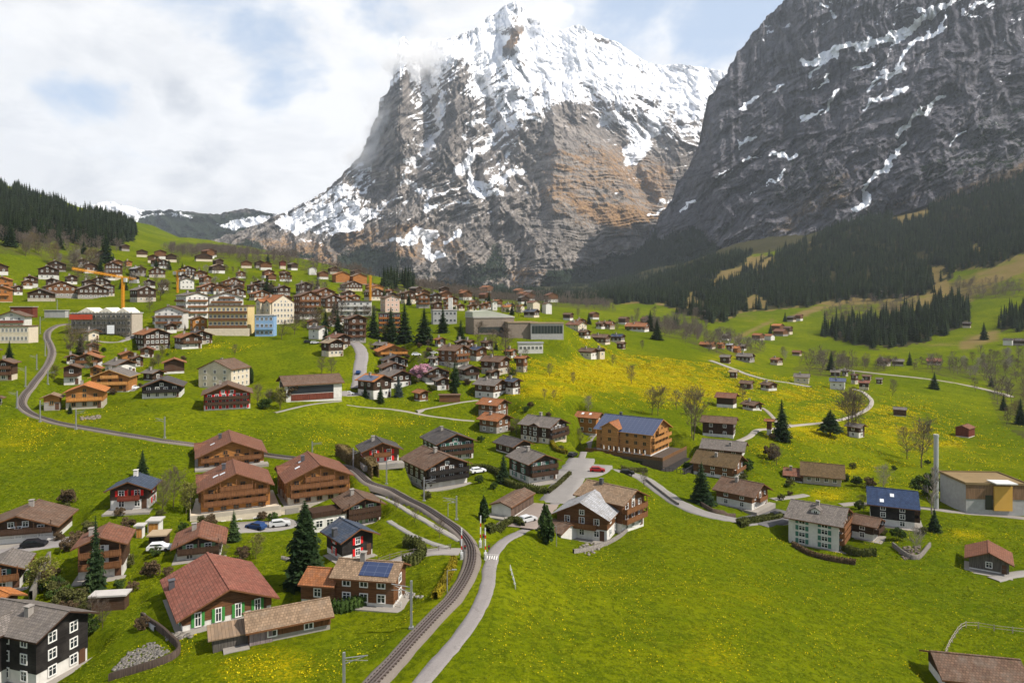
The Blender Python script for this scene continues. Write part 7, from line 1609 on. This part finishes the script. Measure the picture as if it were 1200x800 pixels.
for mask, sp, hh, reg in [(inV & ~inF, 13, 20, 0), (inF & (TU > 600) & (TU < 1330), 8.6, 24, 0), (inS, 7.6, 23, 1), (inE, 8.0, 22, 1), (inL, 8.5, 24, 2), (inC, 8, 20, 3)]:
    x, y, z = scatter(mask, sp, 5 + reg)
    uu = UC + FPX*x/y; vv = VH - FPX*(z-CZ)/y
    thin = (fbm(uu/26, vv/14, 3) > -.62) if reg == 0 else np.ones(len(x), bool)
    for a, b, c in zip(x[thin], y[thin], z[thin]): allp.append((a, b, c, hh*(random.uniform(.5, .95) + .4*random.random()**2), reg))
allp.sort(key=lambda q: -q[3]/q[1])
FM = [T(('forest', i), lambda: (lambda VF: np_mesh('spruce_tree', VF[0], VF[1], G_FOR))(spruce_arrays(15, 8, 2, 200+i, .17, True, .8, .42, .04))) for i in range(5)]
_lab = {0: ('tall dark spruce in the great forest under the cliff wall', 'spruces of the great forest under the cliff'), 1: ('dark spruce in the forest strip above the right meadow', 'spruces of the strip above the right meadow'), 2: ('dark spruce of the forest covering the left hill', 'spruces of the left hill forest'), 3: ('dark spruce of the small copse at the end of the hill', 'spruces of the small copse')}
for i, (x, y, z, h, reg) in enumerate(allp[:240]):
    o = link('spruce_tree', FM[i % 5]); o.location = (x, y, z-.4); w_ = h*random.uniform(.9, 1.2); o.scale = (w_, w_, h); o.rotation_euler = (0, 0, random.random()*6.28)
    tag(o, _lab[reg][0], 'tree', _lab[reg][1])
rest = [(x, y, z-.4, h, h*random.uniform(.8, 1.5), random.random()*6.28, random.randrange(6)) for (x, y, z, h, reg) in allp[240:]]
merged('forest', FT, rest, G_FOR, 'dense dark spruce forest on the valley slopes')
# conifers on the feet of the mountains
far = []
for MN, n in ((MW, 2600), (MM, 5200), (MR, 900)):
    f = MN['A']['forest']; k = np.flatnonzero(f.ravel() > .5); rr = np.random.default_rng(n); k = rr.choice(k, n)
    for i in k: far.append((MN['X'].ravel()[i] + rr.normal()*6, MN['Y'].ravel()[i] + rr.normal()*6, MN['Z'].ravel()[i]-3, rr.uniform(14, 26), rr.uniform(16, 28), rr.random()*6.28, rr.integers(0, 2)))
FF = [spruce_arrays(5, 6, 1, 300+i, .17, True, .8, .45, .06) for i in range(2)]
merged('far_forest', FF, far, G_FOR, 'far conifers on the feet of the mountains')
# bare woods seen as one brown haze of twigs
BT = []
for i in range(4):
    A, B = bare_segs(400+i, 2, .7, 2, .62, r0=.016, nside=14, wide=.34); S_ = np.vstack([A, B]); S_[:,3] = np.maximum(S_[:,3], .007); S_[:,7] = np.maximum(S_[:,7], .005); BT.append(tube_arrays(S_, 3))
bw = []
mW = np.zeros(GX.shape, bool)
for q in WOODS: mW |= inpoly(TU, TV, q)
mW &= (GY > 420) & (GY < 2300) & ~inF & ~inS
x, y, z = scatter(mW, 13, 77)
for a, b, c in zip(x, y, z):
    if any(math.hypot(a-p, b-q) < r_*1.0 for p, q, r_ in HOUSES): continue
    h = random.uniform(8, 15); bw.append((a, b, c-.3, h, h*random.uniform(.9, 1.3), random.random()*6.28, random.randrange(4)))
merged('bare_woods', BT, bw, B_WOOD, 'bare brown woods on the valley slopes')
print('FOREST', len(allp), 'WOODS', len(bw))
# ------------------------------------------------------------------ tufts and dandelions on the near meadow
def meadow_quads(n, y0, y1, dens, size, tall, seed):
    r = np.random.default_rng(seed); out = []; need = n
    for _ in range(12):
        Y = np.sqrt(r.uniform(y0**2, y1**2, n)); X = r.uniform(-.80, .80, n)*Y
        a, b = _ab(X, Y); i = np.clip(((a-_a1[0])/(_a1[1]-_a1[0])).astype(int), 0, NA-1); j = np.clip(((b-_b1[0])/(_b1[1]-_b1[0])).astype(int), 0, NB-1)
        ok = (_gd[j, i] > .55) & (r.random(n) < dens(X, Y, j, i))
        for (cx, cy, rr) in HOUSES:
            if cy < y1 + 20: ok &= (np.abs(X-cx) > rr*.95) | (np.abs(Y-cy) > rr*.95)
        out.append(np.stack([X[ok], Y[ok]], 1))
        if sum(map(len, out)) > need: break
    P_ = np.concatenate(out)[:need]; n = len(P_); Z = ground(P_[:,0], P_[:,1]); s_ = (size*(.6+.8*r.random(n))*np.maximum(1, P_[:,1]/130))[:,None]
    t = r.random(n)*6.283; a = np.stack([np.cos(t), np.sin(t), np.zeros(n)], 1)*s_; lean = r.normal(size=(n, 3))*.75; lean[:,2] = .5
    if tall: u_ = lean*s_*tall
    else: u_ = np.cross(a, lean/np.linalg.norm(lean, axis=1, keepdims=True))
    C = np.column_stack([P_, Z + (0 if tall else .16)])
    V = np.stack([C-a, C+a, C+a*.8+u_, C-a*.8+u_], 1) if tall else np.stack([C-a-u_, C+a-u_, C+a+u_, C-a+u_], 1)
    return V.reshape(-1, 3), np.arange(4*n).reshape(-1, 4)
def tuft_leaf():
    s = NT('grass_tufts'); p = s.pos(); f = s.noise(p, 1.7, 4, .75); f2 = s.noise(p, .08, 4, .6)
    s.b.inputs['Specular IOR Level'].default_value = 0
    return s.base(s.mix(s.ramp(f, .35, .65), s.mix(f2, (.088,.114,.004), (.142,.152,.005)), s.mix(f2, (.142,.168,.006), (.20,.205,.010))), .9)
V, F_ = meadow_quads(110000, 66, 230, lambda X, Y, j, i: np.clip(.5 + .9*fbm(X/3.1, Y/3.1, 3), .05, 1)*(1 - .92*sstep(100, 225, Y)), .12, .75, 21)
tag(link('grass', np_mesh('grass', V, F_, tuft_leaf())), 'tufts of spring grass on the near meadows', None, None, 'stuff')
V, F_ = meadow_quads(130000, 66, 460, lambda X, Y, j, i: np.clip((yellow[j, i]*1.1 - .03), 0, 1)*np.clip(.45 + 1.5*fbm(X/7, Y/11, 4), 0, 1)**1.3, .062, 0, 22)
tag(link('dandelions', np_mesh('dandelions', V, F_, leaf((.42,.33,.004), (.60,.48,.006)))), 'yellow dandelions flowering in the meadows', None, None, 'stuff')
# ------------------------------------------------------------------ hedges
def hedge(px, w, h, mat, label, name='hedge'):
    P = catmull([hit(u, v)[:2] for u, v in px], .5); S = side(np.column_stack([P, P[:,0]*0])); r = np.random.default_rng(len(P)); n = int(len(P)*(w+2*h)*26)
    k = r.integers(0, len(P), n); t = r.random(n)*(w+2*h); off = np.where(t < h, -w/2, np.where(t > h+w, w/2, t-h-w/2)); up = np.where(t < h, t, np.where(t > h+w, t-h-w, h))
    C = np.column_stack([P[k] + S[k,:2]*off[:,None], np.zeros(n)]); C[:,2] = ground(C[:,0], C[:,1]) + up; C += r.normal(size=C.shape)*.07
    V, F_ = leaf_cloud(n, 4, 5, .11); V = V.reshape(-1, 4, 3); V = V - V.mean(1, keepdims=True) + C[:,None,:]
    V = V.reshape(-1, 3)
    P3_ = np.column_stack([P, ground(P[:,0], P[:,1])]); k_ = len(V); offs = [(-w/2+.1, -.3), (-w/2+.1, h-.12), (w/2-.1, h-.12), (w/2-.1, -.3)]
    VC = np.concatenate([(P3_ + S*o + np.array([0, 0, z]))[:,None,:] for o, z in offs], 1).reshape(-1, 3); i = np.arange(len(P)*4).reshape(len(P), 4) + k_
    FC = np.stack([i[:-1,:-1], i[:-1,1:], i[1:,1:], i[1:,:-1]], -1).reshape(-1, 4)
    o = link(name, np_mesh(name, np.vstack([V, VC]), np.vstack([F_, FC]), mat)); tag(o, label, 'hedge'); return o
hedge([(549,553),(566,551),(582,556),(590,566),(603,572),(622,575),(640,578)], 1.2, 1.6, G_HEDGE, 'long curved clipped hedge below the dark chalets')
hedge([(440,560),(424,548),(408,540),(396,534)], 1.6, 3.0, G_TAN, 'tall tan clipped hedge beside the railway')
hedge([(474,640),(488,641),(495,650),(487,660),(472,664)], 1.2, 1.6, G_HEDGE, 'curved green hedge at the end of the driveway')
hedge([(572,624),(590,618),(603,612),(612,618)], 1.0, 1.2, G_HEDGE, 'low hedge in front of the white garage row')
hedge([(386,717),(410,714),(433,706)], 1.2, 1.5, G_BUSH, 'straight green hedge in front of the solar farmhouse')
hedge([(930,640),(948,650),(970,656),(1002,661)], 1.0, 1.1, G_BROWN, 'low brown hedge at the foot of the tall white house')
hedge([(988,645),(1005,651),(1026,651)], 1.0, 1.6, G_HEDGE, 'green hedge right of the tall white house')
hedge([(866,616),(885,612),(915,606)], 1.5, 1.3, G_HEDGE, 'bushy hedge along the yard beside the curving road')
hedge([(642,578),(655,568),(668,556)], .8, .9, G_OLIVE, 'low hedge along the road to the hotel')
hedge([(510,702),(519,690),(526,676),(532,660)], .9, 1.2, G_YEL, 'yellow flowering hedge beside the level crossing', 'yellow_hedge')
hedge([(646,519),(652,528),(664,532)], 1.0, 1.2, G_YEL, 'yellow flowering hedge beside the half timbered white house', 'yellow_hedge')
hedge([(728,550),(745,553),(757,553)], 1.0, 1.2, G_OLIVE, 'low hedge along the terrace wall of the hotel')
# ------------------------------------------------------------------ sky, sun, haze, camera
SUN_EL, SUN_AZ = 50.0, 110.0            # azimuth clockwise from the direction of view
w = bpy.data.worlds.new('World'); scene.world = w; w.use_nodes = True
t = w.node_tree; t.nodes.clear()
class WN(NT):
    def __init__(s, tree): s.t = tree
s = WN(t)
out = s.n('OutputWorld'); bg = s.n('Background'); bg.inputs[1].default_value = 0.1; s.l(bg.outputs[0], out.inputs[0])
sky = s.n('TexSky', sky_type='NISHITA'); sky.sun_disc = False; sky.sun_elevation = R(SUN_EL); sky.sun_rotation = R(SUN_AZ)
sky.altitude = 1100; sky.air_density = 1.0; sky.dust_density = 1.5; sky.ozone_density = 1.0
d0 = s.n('TexCoord').outputs['Generated']
wn = s.n('TexNoise'); s.l(d0, wn.inputs['Vector']); wn.inputs['Scale'].default_value = 5.0; wn.inputs['Detail'].default_value = 4; wn.inputs['Roughness'].default_value = .6
wv = s.n('VectorMath', operation='MULTIPLY_ADD'); s.l(wn.outputs['Color'], wv.inputs[0]); wv.inputs[1].default_value = (.22, .22, .16); wv.inputs[2].default_value = (-.11, -.11, -.08)
va = s.n('VectorMath', operation='ADD'); s.l(d0, va.inputs[0]); s.l(wv.outputs[0], va.inputs[1]); d = va.outputs[0]
def spots(lst, src):
    acc = None
    for (u, v, rad, k) in lst:
        dv = Vector(((u-UC)/FPX, 1, (VH-v)/FPX)).normalized() if v is not None else Vector((0, -.25, 1)).normalized()
        dn = s.n('VectorMath', operation='DISTANCE'); s.l(src, dn.inputs[0]); dn.inputs[1].default_value = dv
        b = s.math('MULTIPLY', s.ramp(dn.outputs['Value'], rad, rad*.15), k)
        acc = b if acc is None else s.math('MAXIMUM', acc, b)
    return acc
gap = spots([(75,112,.06,.55),(300,62,.12,.75),(335,95,.07,.6),(230,0,.16,.55),(420,55,.08,.45),(880,25,.20,.8),(760,10,.15,.7),(1000,-60,.4,.7),(-200,-100,.3,.5),(560,-150,.3,.5),(430,0,.12,.6),(0,None,1.05,1.3)], d)
n1 = s.noise(s.vmul(d0, (2.0, 2.0, 4.4)), 1.7, 7, .60, .5)
n2 = s.noise(s.vmul(d0, (1, 1, 1.9)), 9.0, 6, .62, .2)
dens = s.math('SUBTRACT', s.math('ADD', s.math('MULTIPLY', n1, .75), s.math('MULTIPLY', n2, .45)), s.math('MULTIPLY', gap, .50))
cover = s.ramp(dens, .16, .50)
grey = spots([(195,128,.05,.9),(165,118,.03,.5),(225,218,.11,.75),(60,150,.14,.5),(160,224,.06,.6),(30,50,.16,.35),(280,232,.08,.5),(110,100,.07,.35)], d)
n3 = s.noise(s.vmul(d0, (1, 1, 2.2)), 6.5, 7, .62, .4)
shade = s.math('MULTIPLY', s.math('ADD', s.math('MULTIPLY', s.ramp(n3, .42, .66), .40), s.math('MULTIPLY', grey, s.ramp(n2, .30, .62))), .9, clamp=True)
cloud = s.mix(shade, (8.0, 7.95, 7.95), (4.9, 5.1, 5.5))
blue = s.mix(.7, sky.outputs[0], (4.5, 5.6, 7.2))
lowz = s.n('SeparateXYZ'); s.l(d0, lowz.inputs[0])
up = s.ramp(lowz.outputs[2], .50, .72)
blue = s.mix(up, blue, sky.outputs[0])
back = s.ramp(lowz.outputs[1], .25, -.25)
cloud = s.mix(s.math('MULTIPLY', back, .55), cloud, sky.outputs[0])
colr = s.mix(cover, blue, cloud)
s.l(colr, bg.inputs[0])

sd = bpy.data.lights.new('sun', 'SUN'); sd.energy = 5.0; sd.angle = R(.6); sd.color = (1, .94, .85)
so = bpy.data.objects.new('sun', sd); col.objects.link(so)
dv = Vector((math.sin(R(SUN_AZ))*math.cos(R(SUN_EL)), math.cos(R(SUN_AZ))*math.cos(R(SUN_EL)), math.sin(R(SUN_EL))))
so.rotation_euler = dv.to_track_quat('Z', 'Y').to_euler(); so.location = (0, 0, 300)

cd = bpy.data.cameras.new('camera'); cam = bpy.data.objects.new('camera', cd); col.objects.link(cam)
cam.location = (0, 0, CZ); cam.rotation_euler = (R(90), 0, 0)
cd.sensor_width = 36; cd.lens = 24.0; cd.shift_y = -45/1200; cd.clip_start = 1; cd.clip_end = 30000
scene.camera = cam
vs = scene.view_settings; vs.view_transform = 'Standard'; vs.look = 'None'; vs.gamma = 1; vs.use_curve_mapping = False; vs.exposure = EXPO
cy = scene.cycles; cy.max_bounces = 5; cy.diffuse_bounces = 2; cy.glossy_bounces = 2; cy.volume_bounces = 2; cy.transparent_max_bounces = 6; cy.transmission_bounces = 2
cy.caustics_reflective = False; cy.caustics_refractive = False; cy.use_denoising = True

if HAZE > 0:
    hb = MB(); hb.box(-8500, 8500, -4200, 9800, -61, 2750)
    hm = bpy.data.materials.new('haze'); hm.use_nodes = True; nt = hm.node_tree; nt.nodes.clear()
    o_ = nt.nodes.new('ShaderNodeOutputMaterial'); v_ = nt.nodes.new('ShaderNodeVolumePrincipled')
    v_.inputs['Color'].default_value = (.80, .88, 1, 1); v_.inputs['Density'].default_value = HAZE; v_.inputs['Anisotropy'].default_value = .3
    nt.links.new(v_.outputs[0], o_.inputs['Volume'])
    o = hb.build('haze', hm); tag(o, 'thin bluish valley haze', None, None, 'stuff')

# wisps of cloud clinging to the great peak
def wisp(parts, dens, seed):
    V, F_ = [], []; n0 = 0
    for (u, v, Y, ru, rv, rd) in parts:
        a, b = np.meshgrid(np.linspace(0, 2*math.pi, 25)[:-1], np.linspace(0, math.pi, 13)); k = Y/FPX
        P_ = np.stack([np.cos(a)*np.sin(b)*ru*k, np.sin(a)*np.sin(b)*rd, np.cos(b)*rv*k], -1).reshape(-1, 3); c = np.array(P3(u, v, Y))
        i = np.arange(13*24).reshape(13, 24); j = np.roll(i, -1, 1)
        V.append(P_); F_.append(np.stack([i[:-1], i[1:], j[1:], j[:-1]], -1).reshape(-1, 4))
        mt = bpy.data.materials.new('cloud'); mt.use_nodes = True; nt = mt.node_tree; nt.nodes.clear(); w_ = WN(nt)
        o_ = w_.n('OutputMaterial'); v_ = w_.n('VolumePrincipled'); v_.inputs['Color'].default_value = (1, 1, 1, 1); v_.inputs['Anisotropy'].default_value = .1
        oc = w_.n('TexCoord').outputs['Object']; nm = w_.vmul(oc, (1/(ru*k), 1/rd, 1/(rv*k))); ln = w_.n('VectorMath', operation='LENGTH'); w_.l(nm, ln.inputs[0])
        fall = w_.ramp(ln.outputs['Value'], 1.0, .15); ns = w_.noise(w_.vmul(oc, (1, 1, 1.4)), .0085 + seed*.0004, 6, .62, .4)
        dens_ = dens*(.45 if u < 450 else 1); dn = w_.math('MULTIPLY', w_.ramp(w_.math('ADD', ns, w_.math('MULTIPLY', fall, .42)), .62, 1.0), dens_); w_.l(dn, v_.inputs['Density']); w_.l(v_.outputs[0], o_.inputs['Volume'])
        me = np_mesh('cloud', P_, F_[-1], mt, True); o = link('cloud', me); o.location = c; tag(o, 'thin cloud wisp clinging to the left shoulder of the snow peak', None, None, 'stuff')
wisp([(478,72,4560,64,46,190), (446,150,4350,34,60,170), (425,182,4250,44,30,160), (642,14,5150,44,18,140), (500,60,4700,60,26,150)], .015, 1)
cy.volume_step_rate = 4.0; cy.volume_max_steps = 96
